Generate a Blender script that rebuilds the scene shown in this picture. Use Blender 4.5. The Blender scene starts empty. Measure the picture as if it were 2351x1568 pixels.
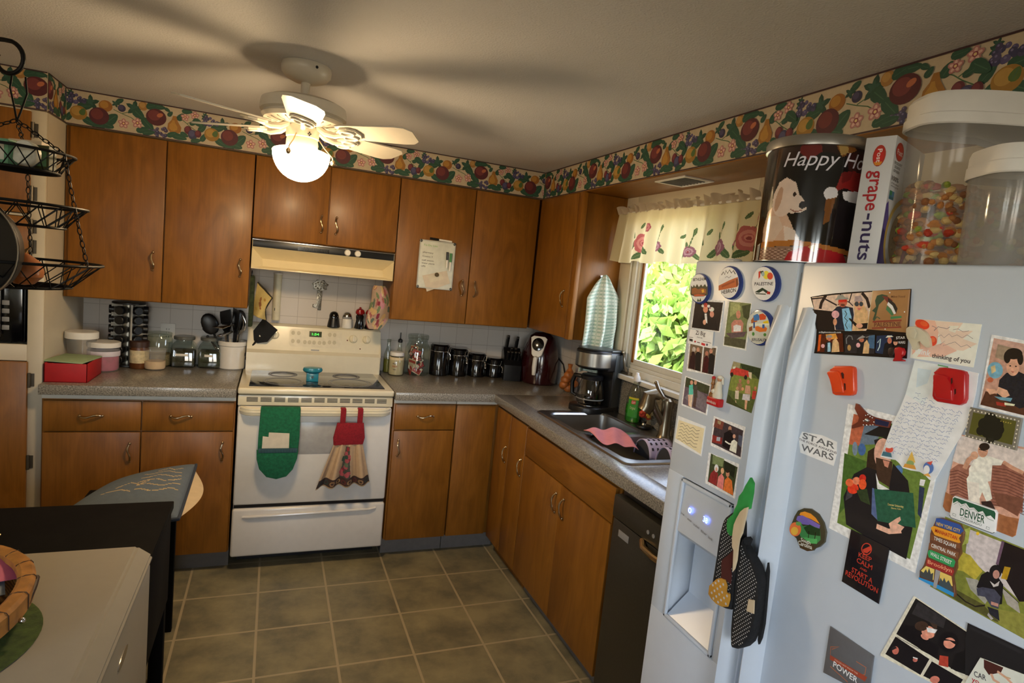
import bpy,bmesh,math,random
from mathutils import Vector,Matrix,geometry
sc=bpy.context.scene; COL=sc.collection; PI=math.pi
random.seed(7)
# ---------------------------------------------------------------- camera
yaw,pit,rol=.38836673,-.10573669,.10156729
cam=bpy.data.cameras.new('camera'); camo=bpy.data.objects.new('camera',cam); COL.objects.link(camo)
f_=Vector((math.sin(yaw)*math.cos(pit),math.cos(yaw)*math.cos(pit),math.sin(pit)))
r_=Vector((math.cos(yaw),-math.sin(yaw),0)); u_=r_.cross(f_)
r2=math.cos(rol)*r_+math.sin(rol)*u_; u2=-math.sin(rol)*r_+math.cos(rol)*u_
M=Matrix((r2,u2,-f_)).transposed().to_4x4(); M.translation=Vector((-1.80474516,-3.66106996,1.57981663))
camo.matrix_world=M; cam.sensor_width=36; cam.lens=36*1359.4188/2351; cam.clip_start=.03; cam.clip_end=200
sc.camera=camo
# ---------------------------------------------------------------- light and exposure
sc.view_settings.view_transform='Standard'; sc.view_settings.look='None'; sc.view_settings.gamma=1
sc.view_settings.use_curve_mapping=False; sc.view_settings.exposure=.4
world=bpy.data.worlds.new('World'); sc.world=world; world.use_nodes=True
WN=world.node_tree.nodes; WL=world.node_tree.links; bg=WN['Background']
sky=WN.new('ShaderNodeTexSky'); sky.sky_type='NISHITA'; sky.sun_disc=False; sky.sun_elevation=math.radians(52); sky.sun_rotation=math.radians(200)
hs=WN.new('ShaderNodeHueSaturation'); hs.inputs['Saturation'].default_value=.6
WL.new(sky.outputs[0],hs.inputs['Color']); WL.new(hs.outputs[0],bg.inputs['Color']); bg.inputs['Strength'].default_value=SKY=1.6
sun=bpy.data.lights.new('sun','SUN'); sun.energy=14; sun.angle=math.radians(1.5); sun.color=(1,.95,.86)
suno=bpy.data.objects.new('sun',sun); COL.objects.link(suno); suno.location=(-6,3,9)
suno.rotation_euler=Vector((.55,.25,-.8)).to_track_quat('-Z','Y').to_euler()
def portal(name,loc,rot,sx,sy):
    l=bpy.data.lights.new(name,'AREA'); l.shape='RECTANGLE'; l.size=sx; l.size_y=sy; l.cycles.is_portal=True
    o=bpy.data.objects.new(name,l); COL.objects.link(o); o.location=loc; o.rotation_euler=rot
portal('sink_window_portal',(.03,-1.39,1.56),(0,PI/2,0),.86,.84)
portal('side_window_portal',(-3.78,-4.5,1.67),(0,-PI/2,0),.85,1.55)
portal('rear_window_portal',(-2.05,-5.58,1.45),(PI/2,0,0),1.05,1.3)
sc.cycles.max_bounces=8; sc.cycles.diffuse_bounces=4; sc.cycles.glossy_bounces=4; sc.cycles.transmission_bounces=6; sc.cycles.transparent_max_bounces=12
sc.cycles.caustics_reflective=False; sc.cycles.caustics_refractive=False; sc.cycles.sample_clamp_indirect=6; sc.cycles.use_denoising=True
# ---------------------------------------------------------------- materials
def lin(h):
    if not isinstance(h,str): return tuple(h)
    c=[int(h[i:i+2],16)/255 for i in (0,2,4)]
    return tuple(x/12.92 if x<=.04045 else ((x+.055)/1.055)**2.4 for x in c)
MC={}
def pm(name,col,rough=.5,metal=0,var=.08,sc_=30,bump=0,bsc=200,coat=0,stretch=None,emit=0,ecol=None,spec=.5,alpha=1,sheen=0):
    if name in MC: return MC[name]
    m=bpy.data.materials.new(name); m.use_nodes=True; N=m.node_tree.nodes; L=m.node_tree.links; b=N['Principled BSDF']
    c=lin(col); tc=N.new('ShaderNodeTexCoord'); mp=N.new('ShaderNodeMapping'); L.new(tc.outputs['Object'],mp.inputs[0])
    if stretch: mp.inputs['Scale'].default_value=stretch
    n=N.new('ShaderNodeTexNoise'); n.inputs['Scale'].default_value=sc_; n.inputs['Detail'].default_value=4; L.new(mp.outputs[0],n.inputs[0])
    r=N.new('ShaderNodeValToRGB'); r.color_ramp.elements[0].position=.3; r.color_ramp.elements[1].position=.7
    r.color_ramp.elements[0].color=(*[x*(1-var) for x in c],1); r.color_ramp.elements[1].color=(*[min(1,x*(1+var)) for x in c],1)
    L.new(n.outputs[0],r.inputs[0]); L.new(r.outputs[0],b.inputs['Base Color'])
    b.inputs['Roughness'].default_value=rough; b.inputs['Metallic'].default_value=metal; b.inputs['Specular IOR Level'].default_value=spec
    if coat: b.inputs['Coat Weight'].default_value=coat; b.inputs['Coat Roughness'].default_value=.08
    if sheen: b.inputs['Sheen Weight'].default_value=sheen
    if emit: b.inputs['Emission Color'].default_value=(*lin(ecol or col),1); b.inputs['Emission Strength'].default_value=emit
    if alpha<1: b.inputs['Alpha'].default_value=alpha
    if bump:
        n2=N.new('ShaderNodeTexNoise'); n2.inputs['Scale'].default_value=bsc; n2.inputs['Detail'].default_value=3; L.new(tc.outputs['Object'],n2.inputs[0])
        bp=N.new('ShaderNodeBump'); bp.inputs['Strength'].default_value=bump; bp.inputs['Distance'].default_value=.004; L.new(n2.outputs[0],bp.inputs['Height']); L.new(bp.outputs[0],b.inputs['Normal'])
    MC[name]=m; return m
def nodes(name):
    m=bpy.data.materials.new(name); m.use_nodes=True; return m,m.node_tree.nodes,m.node_tree.links,m.node_tree.nodes['Principled BSDF']
def math_(N,L,op,a,b=None):
    n=N.new('ShaderNodeMath'); n.operation=op
    for i,v in enumerate((a,b)):
        if v is None: continue
        if isinstance(v,(int,float)): n.inputs[i].default_value=v
        else: L.new(v,n.inputs[i])
    return n.outputs[0]
def mixc(N,L,f,a,b):
    n=N.new('ShaderNodeMix'); n.data_type='RGBA'
    for s,v in ((0,f),(6,a),(7,b)):
        if isinstance(v,tuple): n.inputs[s].default_value=(*v[:3],1) if s else v
        elif isinstance(v,(int,float)): n.inputs[s].default_value=v
        else: L.new(v,n.inputs[s])
    return n.outputs[2]
def wood(name,base,dark,light,rough=.42,axis=2,coat=.08):
    m,N,L,b=nodes(name); tc=N.new('ShaderNodeTexCoord')
    mp=N.new('ShaderNodeMapping'); s=[10,10,10]; s[axis]=2.6; mp.inputs['Scale'].default_value=s; L.new(tc.outputs['Object'],mp.inputs[0])
    n=N.new('ShaderNodeTexNoise'); n.inputs['Scale'].default_value=1.3; n.inputs['Detail'].default_value=5; n.inputs['Distortion'].default_value=1.2; L.new(mp.outputs[0],n.inputs[0])
    mp2=N.new('ShaderNodeMapping'); s=[170,170,170]; s[axis]=5; mp2.inputs['Scale'].default_value=s; L.new(tc.outputs['Object'],mp2.inputs[0])
    g=N.new('ShaderNodeTexNoise'); g.inputs['Scale'].default_value=1; g.inputs['Detail'].default_value=3; L.new(mp2.outputs[0],g.inputs[0])
    r=N.new('ShaderNodeValToRGB'); r.color_ramp.elements[0].color=(*lin(dark),1); r.color_ramp.elements[1].color=(*lin(light),1); r.color_ramp.elements[0].position=.25; r.color_ramp.elements[1].position=.78
    e=r.color_ramp.elements.new(.5); e.color=(*lin(base),1); L.new(n.outputs[0],r.inputs[0])
    r3=N.new('ShaderNodeMapRange'); r3.inputs[1].default_value=.3; r3.inputs[2].default_value=.7; r3.inputs[3].default_value=.9; r3.inputs[4].default_value=1.06; L.new(g.outputs[0],r3.inputs[0])
    mx=N.new('ShaderNodeMix'); mx.data_type='RGBA'; mx.blend_type='MULTIPLY'; mx.inputs[0].default_value=1; L.new(r.outputs[0],mx.inputs[6]); L.new(r3.outputs[0],mx.inputs[7])
    L.new(mx.outputs[2],b.inputs['Base Color']); b.inputs['Roughness'].default_value=rough; b.inputs['Specular IOR Level'].default_value=.35 if coat else .12; b.inputs['Coat Weight'].default_value=coat; b.inputs['Coat Roughness'].default_value=.22
    return m
WOOD=wood('stained_maple','835317','724610','925e1e')
WOODH=wood('stained_maple_horizontal','835317','724610','925e1e',axis=1)
BLACKWOOD=wood('black_brown_wood','0a0909','070606','100f0e',rough=.75,coat=0)
ENAMEL=pm('white_enamel','dcd8cf',.22,var=.02,coat=.3)
ENAMEL2=pm('fridge_enamel','c6cfda',.3,var=.015,bump=.04,bsc=900)
BISQUE=pm('bisque_enamel','d8cfb4',.25,var=.02,coat=.3)
BLK=pm('black_plastic','0e0e10',.35,var=.2); BLKG=pm('black_gloss','08080a',.12,var=.1,coat=.5)
CHROME=pm('chrome','d0d0d0',.18,1,.04); STEEL=pm('brushed_steel','b4b2ae',.28,1,.06,stretch=(4,4,120)); BRASS=pm('pewter_pull','b09a78',.28,1,.15)
NICKEL=pm('satin_nickel','8c8270',.3,1,.06)
IRON=pm('black_iron','100f0e',.5,.6,.2); WPL=pm('white_plastic','dedad2',.4,var=.03); GREYP=pm('grey_plastic','8a8a8a',.45)
WALLP=pm('cream_paint','cdbf9f',.7,var=.03,bump=.05,bsc=120); FRAMEP=pm('cream_gloss_paint','c8bda6',.45,var=.05,sc_=6)
WHITEP=pm('white_trim_paint','d8d6cc',.4,var=.03); GAP=pm('dark_gap','1c130c',.8)
def glassm(name,tint=(1,1,1),rough=.02,fac=.12):
    m=bpy.data.materials.new(name); m.use_nodes=True; N=m.node_tree.nodes; L=m.node_tree.links; N.remove(N['Principled BSDF'])
    t=N.new('ShaderNodeBsdfTransparent'); g=N.new('ShaderNodeBsdfGlossy'); g.inputs['Roughness'].default_value=rough; fr=N.new('ShaderNodeLayerWeight'); fr.inputs[0].default_value=.5
    nz=N.new('ShaderNodeTexNoise'); nz.inputs['Scale'].default_value=6; rr=N.new('ShaderNodeValToRGB'); rr.color_ramp.elements[0].color=(*[x*.97 for x in tint],1); rr.color_ramp.elements[1].color=(*tint,1); L.new(nz.outputs[0],rr.inputs[0]); L.new(rr.outputs[0],t.inputs[0])
    a=math_(N,L,'POWER',fr.outputs['Facing'],3.5); a=math_(N,L,'MULTIPLY',a,.55); a=math_(N,L,'ADD',a,fac+.03); x=N.new('ShaderNodeMixShader'); L.new(a,x.inputs[0]); L.new(t.outputs[0],x.inputs[1]); L.new(g.outputs[0],x.inputs[2]); L.new(x.outputs[0],N['Material Output'].inputs[0]); return m
PANE=glassm('window_glass',(1,1,1),.0,0); GLASS=glassm('jar_glass',(.86,.9,.87),.03,.06); GREENGL=glassm('green_liquid',(.2,.62,.12),.1,.08); SMOKE=glassm('carafe_glass',(.5,.5,.5),.02,.1)
def frost(name,col,tr=.5,rough=.3):
    m=bpy.data.materials.new(name); m.use_nodes=True; N=m.node_tree.nodes; L=m.node_tree.links; b=N['Principled BSDF']
    nz=N.new('ShaderNodeTexNoise'); nz.inputs['Scale'].default_value=9; c=lin(col); rr=N.new('ShaderNodeValToRGB'); rr.color_ramp.elements[0].color=(*[x*.95 for x in c],1); rr.color_ramp.elements[1].color=(*c,1); L.new(nz.outputs[0],rr.inputs[0]); L.new(rr.outputs[0],b.inputs['Base Color']); b.inputs['Roughness'].default_value=rough
    t=N.new('ShaderNodeBsdfTransparent'); x=N.new('ShaderNodeMixShader'); x.inputs[0].default_value=tr; L.new(b.outputs[0],x.inputs[1]); L.new(t.outputs[0],x.inputs[2]); L.new(x.outputs[0],N['Material Output'].inputs[0]); return m
CLEARPL2=frost('cloudy_grey_plastic','a8a49c',.5,.1)
CLEARPL=frost('cloudy_clear_plastic','bab6ae',.74,.12)
def printm(name,rough=.35,coat=0,bump=0,mot=.06):
    m,N,L,b=nodes(name); a=N.new('ShaderNodeAttribute'); a.attribute_name='Col'
    nz=N.new('ShaderNodeTexNoise'); nz.inputs['Scale'].default_value=60 if mot<.1 else 150; nz.inputs['Detail'].default_value=6; mr=N.new('ShaderNodeMapRange'); mr.inputs[1].default_value=.3; mr.inputs[2].default_value=.7; mr.inputs[3].default_value=1-mot; mr.inputs[4].default_value=1+mot; tc=N.new('ShaderNodeTexCoord'); L.new(tc.outputs['Object'],nz.inputs[0]); L.new(nz.outputs[0],mr.inputs[0])
    mx=N.new('ShaderNodeMix'); mx.data_type='RGBA'; mx.blend_type='MULTIPLY'; mx.inputs[0].default_value=1; L.new(a.outputs['Color'],mx.inputs[6]); L.new(mr.outputs[0],mx.inputs[7]); L.new(mx.outputs[2],b.inputs['Base Color']); b.inputs['Roughness'].default_value=rough
    if coat: b.inputs['Coat Weight'].default_value=coat; b.inputs['Coat Roughness'].default_value=.05
    if bump:
        n2=N.new('ShaderNodeTexNoise'); n2.inputs['Scale'].default_value=500; L.new(tc.outputs['Object'],n2.inputs[0]); bb=N.new('ShaderNodeBump'); bb.inputs['Strength'].default_value=bump; bb.inputs['Distance'].default_value=.003; L.new(n2.outputs[0],bb.inputs['Height']); L.new(bb.outputs[0],b.inputs['Normal'])
    return m
PHOTOP=printm('photo_paper',.25,.25,0,.2)
PRINT=printm('printed_paper',.38); GLOSSP=printm('glossy_print',.2,.4); CLOTH=printm('printed_cloth',.9,0,.3); TINP=printm('printed_tin',.12,.8)
# ---------------------------------------------------------------- mesh building
class MB:
    def __init__(s): s.bm=bmesh.new(); s.mi=0; s.cl=s.bm.loops.layers.color.new('Col') if False else None; s.col=None; s.fc={}
    def fin(s,faces):
        for f in faces:
            f.material_index=s.mi
            if s.col is not None: s.paint(f,s.col)
        return s
    def paint(s,f,col):
        if s.cl is None: s.cl=s.bm.loops.layers.float_color.new('Col')
        for l in f.loops: l[s.cl]=(*col,1)
    def bev(s,fs,es,off,seg):
        own=set(fs)
        for f in s.bm.faces: f.tag=f not in own
        r=bmesh.ops.bevel(s.bm,geom=es,offset=off,segments=seg,affect='EDGES',profile=.5); nw=set(r['faces'])
        return [f for f in s.bm.faces if not f.tag or f in nw]
    def v(s,p): return s.bm.verts.new(p)
    def box(s,x0,x1,y0,y1,z0,z1,bev=0,M=None,seg=2):
        x0,x1=sorted((x0,x1)); y0,y1=sorted((y0,y1)); z0,z1=sorted((z0,z1))
        P=[(x,y,z) for z in (z0,z1) for y in (y0,y1) for x in (x0,x1)]
        vs=[s.v(M@Vector(p) if M else p) for p in P]
        fs=[s.bm.faces.new([vs[i] for i in q]) for q in ((0,2,3,1),(4,5,7,6),(0,1,5,4),(2,6,7,3),(0,4,6,2),(1,3,7,5))]
        if bev:
            es=list({e for f in fs for e in f.edges}); fs=s.bev(fs,es,bev,seg)
        return s.fin(set(fs))
    def lathe(s,prof,c=(0,0,0),seg=32,M=None,sx=1,sy=1):
        c=Vector(c); rings=[]
        for r,z in prof:
            if r<1e-6: rings.append([s.v((M@Vector((0,0,z)) if M else Vector((0,0,z)))+c)])
            else: rings.append([s.v((M@Vector((r*sx*math.cos(2*PI*i/seg),r*sy*math.sin(2*PI*i/seg),z)) if M else Vector((r*sx*math.cos(2*PI*i/seg),r*sy*math.sin(2*PI*i/seg),z)))+c) for i in range(seg)])
        fs=[]
        for a,b in zip(rings,rings[1:]):
            for i in range(seg):
                j=(i+1)%seg
                if len(a)==1 and len(b)==1: break
                if len(a)==1: q=(a[0],b[j],b[i])
                elif len(b)==1: q=(a[i],a[j],b[0])
                else: q=(a[i],a[j],b[j],b[i])
                fs.append(s.bm.faces.new(q))
        return s.fin(fs)
    def cyl(s,c,r,h,axis='z',r2=None,seg=24,bev=0):
        M={'z':None,'x':Matrix.Rotation(PI/2,3,'Y'),'y':Matrix.Rotation(-PI/2,3,'X')}[axis] if isinstance(axis,str) else axis
        r2=r if r2 is None else r2
        pr=[(0,0),(r-bev,0),(r,bev),(r2,h-bev),(r2-bev,h),(0,h)] if bev else [(0,0),(r,0),(r2,h),(0,h)]
        return s.lathe(pr,c,seg,M)
    def sph(s,c,rx,ry=None,rz=None,seg=20,M=None):
        ry=ry or rx; rz=rz or rx; n=max(6,seg//2)
        return s.lathe([(math.sin(PI*i/n),-math.cos(PI*i/n)*rz) if 0<i<n else (0,-rz if i==0 else rz) for i in range(n+1)],c,seg,M,rx,ry)
    def tube(s,pts,r,seg=8,closed=False):
        pts=[Vector(p) for p in pts]; n=len(pts); rings=[]; prev=None
        for i,p in enumerate(pts):
            if closed: t=pts[(i+1)%n]-pts[i-1]
            else: t=pts[min(i+1,n-1)]-pts[max(i-1,0)]
            t.normalize()
            if prev is None:
                a=Vector((0,0,1)) if abs(t.z)<.9 else Vector((1,0,0)); nx=t.cross(a).normalized()
            else:
                nx=prev-t*prev.dot(t); nx=nx.normalized() if nx.length>1e-6 else t.orthogonal().normalized()
            prev=nx; ny=t.cross(nx); rr=r[i] if isinstance(r,(list,tuple)) else r
            rings.append([s.v(p+rr*(math.cos(2*PI*k/seg)*nx+math.sin(2*PI*k/seg)*ny)) for k in range(seg)])
        fs=[]
        for i in range(n if closed else n-1):
            a=rings[i]; b=rings[(i+1)%n]
            for k in range(seg): fs.append(s.bm.faces.new((a[k],a[(k+1)%seg],b[(k+1)%seg],b[k])))
        if not closed:
            fs.append(s.bm.faces.new(rings[0][::-1])); fs.append(s.bm.faces.new(rings[-1]))
        return s.fin(fs)
    def prism(s,poly,t0,t1,fn,bev=0,seg=2):
        n=len(poly); a=[s.v(fn(x,y,t0)) for x,y in poly]; b=[s.v(fn(x,y,t1)) for x,y in poly]
        fs=[s.bm.faces.new(a[::-1]),s.bm.faces.new(b)]; top=fs[1]
        for i in range(n): fs.append(s.bm.faces.new((a[i],a[(i+1)%n],b[(i+1)%n],b[i])))
        if bev:
            fs=s.bev(fs,list(top.edges),bev,seg)
        return s.fin(set(fs))
    def poly(s,pts):
        return s.fin([s.bm.faces.new([s.v(p) for p in pts])])
    def sheet(s,fn,nu,nv,colf=None,closed=False):
        g=[[s.v(fn(i/nu,j/nv)) for i in range(nu if closed else nu+1)] for j in range(nv+1)]; fs=[]
        for j in range(nv):
            for i in range(nu):
                k=(i+1)%nu if closed else i+1
                f=s.bm.faces.new((g[j][i],g[j][k],g[j+1][k],g[j+1][i])); f.material_index=s.mi; fs.append(f)
                if colf: s.paint(f,colf((i+.5)/nu,(j+.5)/nv))
        if not colf: s.fin(fs)
        return s
W={}
def obj(name,mb,mats,parent=None,loc=None,local=False,solid=0,subs=0,sharp=35,off=0,recalc=True):
    if not isinstance(mats,(list,tuple)): mats=[mats]
    bm=mb.bm
    if recalc: bmesh.ops.recalc_face_normals(bm,faces=bm.faces)
    org=Vector((0,0,0))
    if not local:
        if parent is not None: org=W[parent.name].copy()
        elif loc is not None: org=Vector(loc)
        else:
            lo=Vector([min(v.co[i] for v in bm.verts) for i in range(3)]); hi=Vector([max(v.co[i] for v in bm.verts) for i in range(3)])
            org=Vector(((lo.x+hi.x)/2,(lo.y+hi.y)/2,lo.z))
        for v in bm.verts: v.co-=org
    me=bpy.data.meshes.new(name); bm.to_mesh(me); bm.free()
    for f in me.polygons: f.use_smooth=True
    me.set_sharp_from_angle(angle=math.radians(sharp))
    for m in mats: me.materials.append(m)
    o=bpy.data.objects.new(name,me); COL.objects.link(o)
    if parent is not None: o.parent=parent; W[o.name]=org
    else:
        o.location=org if not local else (loc or (0,0,0)); W[o.name]=org
    if solid:
        md=o.modifiers.new('thickness','SOLIDIFY'); md.thickness=solid; md.offset=off
    if subs:
        md=o.modifiers.new('smooth','SUBSURF'); md.levels=md.render_levels=subs
    return o
def tag(o,label,cat,group=None):
    o['label']=label; o['category']=cat
    if group: o['group']=group
    return o
def thing(name,label,cat,loc,group=None,rz=0):
    o=bpy.data.objects.new(name,None); COL.objects.link(o); o.location=loc; o.empty_display_size=.05; W[o.name]=Vector(loc)
    if rz: o.rotation_euler.z=rz
    return tag(o,label,cat,group)
def solo(name,mb,mats,label,cat,group=None,**k): return tag(obj(name,mb,mats,**k),label,cat,group)
def struct(name,mb,mats,**k):
    o=obj(name,mb,mats,**k); o['kind']='structure'; return o
def dup(root,loc,label,rz=None,group=None):
    r=root.copy(); COL.objects.link(r); r.location=loc; r['label']=label
    if rz is not None: r.rotation_euler.z=rz
    if group: r['group']=group
    for ch in list(root.children):
        c=ch.copy(); COL.objects.link(c); c.parent=r
        for g in list(ch.children):
            d=g.copy(); COL.objects.link(d); d.parent=c
    return r
# text as flat polygons
TC={}
def textpolys(t,bold=.0,shear=0):
    k=(t,bold,shear)
    if k in TC: return TC[k]
    cu=bpy.data.curves.new('t','FONT'); cu.body=t; cu.resolution_u=3; cu.offset=bold; cu.shear=shear; o=bpy.data.objects.new('t',cu); me=bpy.data.meshes.new_from_object(o)
    vs=[(v.co.x,v.co.y) for v in me.vertices]; fs=[tuple(p.vertices) for p in me.polygons]
    bpy.data.objects.remove(o); bpy.data.curves.remove(cu); bpy.data.meshes.remove(me)
    if not vs: vs=[(0,0),(1,0),(1,1)]; fs=[]
    x0=min(v[0] for v in vs); x1=max(v[0] for v in vs)
    TC[k]=([(v[0]-x0,v[1]) for v in vs],fs,x1-x0); return TC[k]
def add_text(mb,t,a,b,h,fn,col,bold=.01,shear=0):
    """text on a baseline a->b in plane coordinates, cap height h; fn maps plane coordinates to space"""
    vs,fs,w=textpolys(t,bold,shear); a=Vector(a); b=Vector(b); U=(b-a); Ln=U.length; U.normalize(); V=Vector((-U.y,U.x))
    if V.y<0: V=-V
    sx=Ln/w; sy=h/.73
    bv=[mb.v(fn(*(a+U*x*sx+V*y*sy))) for x,y in vs]
    for f in fs:
        try: fa=mb.bm.faces.new([bv[i] for i in f])
        except ValueError: continue
        fa.material_index=mb.mi; mb.paint(fa,lin(col))
def strip(pts,w):
    pts=[Vector(p) for p in pts]; n=len(pts); Lf=[];Rt=[]
    for i in range(n):
        t=pts[min(i+1,n-1)]-pts[max(i-1,0)]
        t=t.normalized() if t.length>0 else Vector((1,0)); nn=Vector((-t.y,t.x))*w/2; Lf.append(pts[i]+nn); Rt.append(pts[i]-nn)
    return [[Lf[i],Lf[i+1],Rt[i+1],Rt[i]] for i in range(n-1)]
def ellp(cx,cy,rx,ry,rot=0,n=18):
    c,s=math.cos(math.radians(rot)),math.sin(math.radians(rot))
    return [(cx+rx*math.cos(2*PI*i/n)*c-ry*math.sin(2*PI*i/n)*s,cy+rx*math.cos(2*PI*i/n)*s+ry*math.sin(2*PI*i/n)*c) for i in range(n)]
def flat(mb,poly,fn,col):
    """a concave polygon laid flat, as triangles"""
    ps=[Vector((p[0],p[1],0)) for p in poly]
    vs=[mb.v(fn(p[0],p[1])) for p in poly]
    for t in geometry.tessellate_polygon([ps]):
        try: f=mb.bm.faces.new([vs[i] for i in t])
        except ValueError: continue
        f.material_index=mb.mi; mb.paint(f,lin(col))
def orient(mb,N):
    N=Vector(N)
    for f in mb.bm.faces:
        f.normal_update()
# ================================================================ ROOM
ZC=2.225; ZS=2.068; SD=.336; CT=.931; XP=-2.712; YP=-.574; XL=-3.6; YB=-5.4
def floor_mat():
    m,N,L,b=nodes('stone_look_tile'); tc=N.new('ShaderNodeTexCoord'); mp=N.new('ShaderNodeMapping'); mp.vector_type='POINT'
    mp.inputs['Location'].default_value=(1.1905+.3048*10-.0035,.5242+.3048*20-.0035,0); L.new(tc.outputs['Object'],mp.inputs[0])
    br=N.new('ShaderNodeTexBrick'); br.offset=0; br.squash=1; br.inputs['Scale'].default_value=1; br.inputs['Brick Width'].default_value=.3048; br.inputs['Row Height'].default_value=.3048; br.inputs['Mortar Size'].default_value=.0055; br.inputs['Mortar Smooth'].default_value=.15; br.inputs['Bias'].default_value=0
    br.inputs['Color1'].default_value=(*lin('7f745c'),1); br.inputs['Color2'].default_value=(*lin('766b55'),1); br.inputs['Mortar'].default_value=(*lin('a8997a'),1); L.new(mp.outputs[0],br.inputs[0])
    n=N.new('ShaderNodeTexNoise'); n.inputs['Scale'].default_value=5.5; n.inputs['Detail'].default_value=7; n.inputs['Roughness'].default_value=.62; L.new(tc.outputs['Object'],n.inputs[0])
    r=N.new('ShaderNodeValToRGB'); r.color_ramp.elements[0].position=.36; r.color_ramp.elements[1].position=.64; r.color_ramp.elements[0].color=(*lin('605e4b'),1); r.color_ramp.elements[1].color=(*lin('9c926e'),1); L.new(n.outputs[0],r.inputs[0])
    t=mixc(N,L,.72,br.outputs[0],r.outputs[0]); c=mixc(N,L,br.outputs['Fac'],t,br.inputs['Mortar'].default_value[:3])
    L.new(c,b.inputs['Base Color']); b.inputs['Roughness'].default_value=.45
    bp=N.new('ShaderNodeBump'); bp.inputs['Strength'].default_value=.4; bp.inputs['Distance'].default_value=.003; bp.invert=True; L.new(br.outputs['Fac'],bp.inputs['Height']); L.new(bp.outputs[0],b.inputs['Normal']); return m
def walltile_mat():
    m,N,L,b=nodes('white_wall_tile'); tc=N.new('ShaderNodeTexCoord'); sx=N.new('ShaderNodeSeparateXYZ'); L.new(tc.outputs['Object'],sx.inputs[0]); cx=N.new('ShaderNodeCombineXYZ')
    a=math_(N,L,'ADD',sx.outputs[0],sx.outputs[1]); a=math_(N,L,'ADD',a,20.03); z=math_(N,L,'ADD',sx.outputs[2],10.0); L.new(a,cx.inputs[0]); L.new(z,cx.inputs[1])
    br=N.new('ShaderNodeTexBrick'); br.offset=0; br.inputs['Scale'].default_value=1; br.inputs['Brick Width'].default_value=.108; br.inputs['Row Height'].default_value=.108; br.inputs['Mortar Size'].default_value=.0016; br.inputs['Mortar Smooth'].default_value=.3
    br.inputs['Color1'].default_value=(*lin('cbc4bd'),1); br.inputs['Color2'].default_value=(*lin('c6bfb8'),1); br.inputs['Mortar'].default_value=(*lin('a8a098'),1); L.new(cx.outputs[0],br.inputs[0]); L.new(br.outputs[0],b.inputs['Base Color']); b.inputs['Roughness'].default_value=.4
    bp=N.new('ShaderNodeBump'); bp.inputs['Strength'].default_value=.2; bp.inputs['Distance'].default_value=.002; bp.invert=True; L.new(br.outputs['Fac'],bp.inputs['Height']); L.new(bp.outputs[0],b.inputs['Normal']); return m
def ceil_mat():
    return pm('textured_ceiling_paint','d6d6d8',.85,var=.03,sc_=3,bump=.55,bsc=170)
FLOOR=floor_mat(); TILE=walltile_mat(); CEIL=ceil_mat()
b=MB().box(XL-.2,.2,YB-.2,.2,-.12,0); struct('floor',b,FLOOR,loc=(0,0,0))
b=MB().box(XL-.2,.2,YB-.2,.2,ZC,ZC+.12); struct('ceiling',b,CEIL,loc=(0,0,0))
b=MB().box(XL-.2,.2,0,.2,0,ZC); struct('wall_back',b,TILE,loc=(0,0,0))
# window wall with the sink window's opening
RW=-.06; WY0,WY1,WZ0,WZ1=-.972,-1.812,1.142,2.0
b=MB(); b.box(RW,RW+.05,WY0,.0,0,ZC); b.box(RW,RW+.05,YB,WY1,0,ZC); b.box(RW,RW+.05,WY1,WY0,0,WZ0); b.box(RW,RW+.05,WY1,WY0,WZ1,ZC); struct('wall_right',b,WALLP,loc=(0,0,0))
b=MB().box(RW-.010,RW,-.868,0,CT,1.30); o=struct('wall_splash',b,TILE,loc=(0,0,0))
LY0,LY1,LZ0,LZ1=-5.3,-3.7,1.25,2.10; RW=-.06
b=MB(); b.box(XL-.2,XL,LY1,0,0,ZC); b.box(XL-.2,XL,YB,LY0,0,ZC); b.box(XL-.2,XL,LY0,LY1,0,LZ0); b.box(XL-.2,XL,LY0,LY1,LZ1,ZC); struct('wall_left',b,WALLP,loc=(0,0,0))
RX0,RX1=-2.6,-1.5
b=MB(); b.box(XL,RX0,YB-.2,YB,0,ZC); b.box(RX1,0,YB-.2,YB,0,ZC); b.box(RX0,RX1,YB-.2,YB,0,.75); b.box(RX0,RX1,YB-.2,YB,2.06,ZC); struct('wall_front',b,WALLP,loc=(0,0,0))
# soffits above the cabinets
b=MB().box(XP,-SD,-SD,0,ZS+.002,ZC); b.box(-SD,RW,-5.0,0,ZS+.002,ZC); b.mi=1; b.box(-SD+.001,RW,-4.99,-.001,ZS-.004,ZS+.002); b.mi=0
b.box(XL,XP,YP,0,ZS+.002,ZC); struct('wall_soffit',b,[WALLP,WOODH],loc=(0,0,0))
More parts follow.
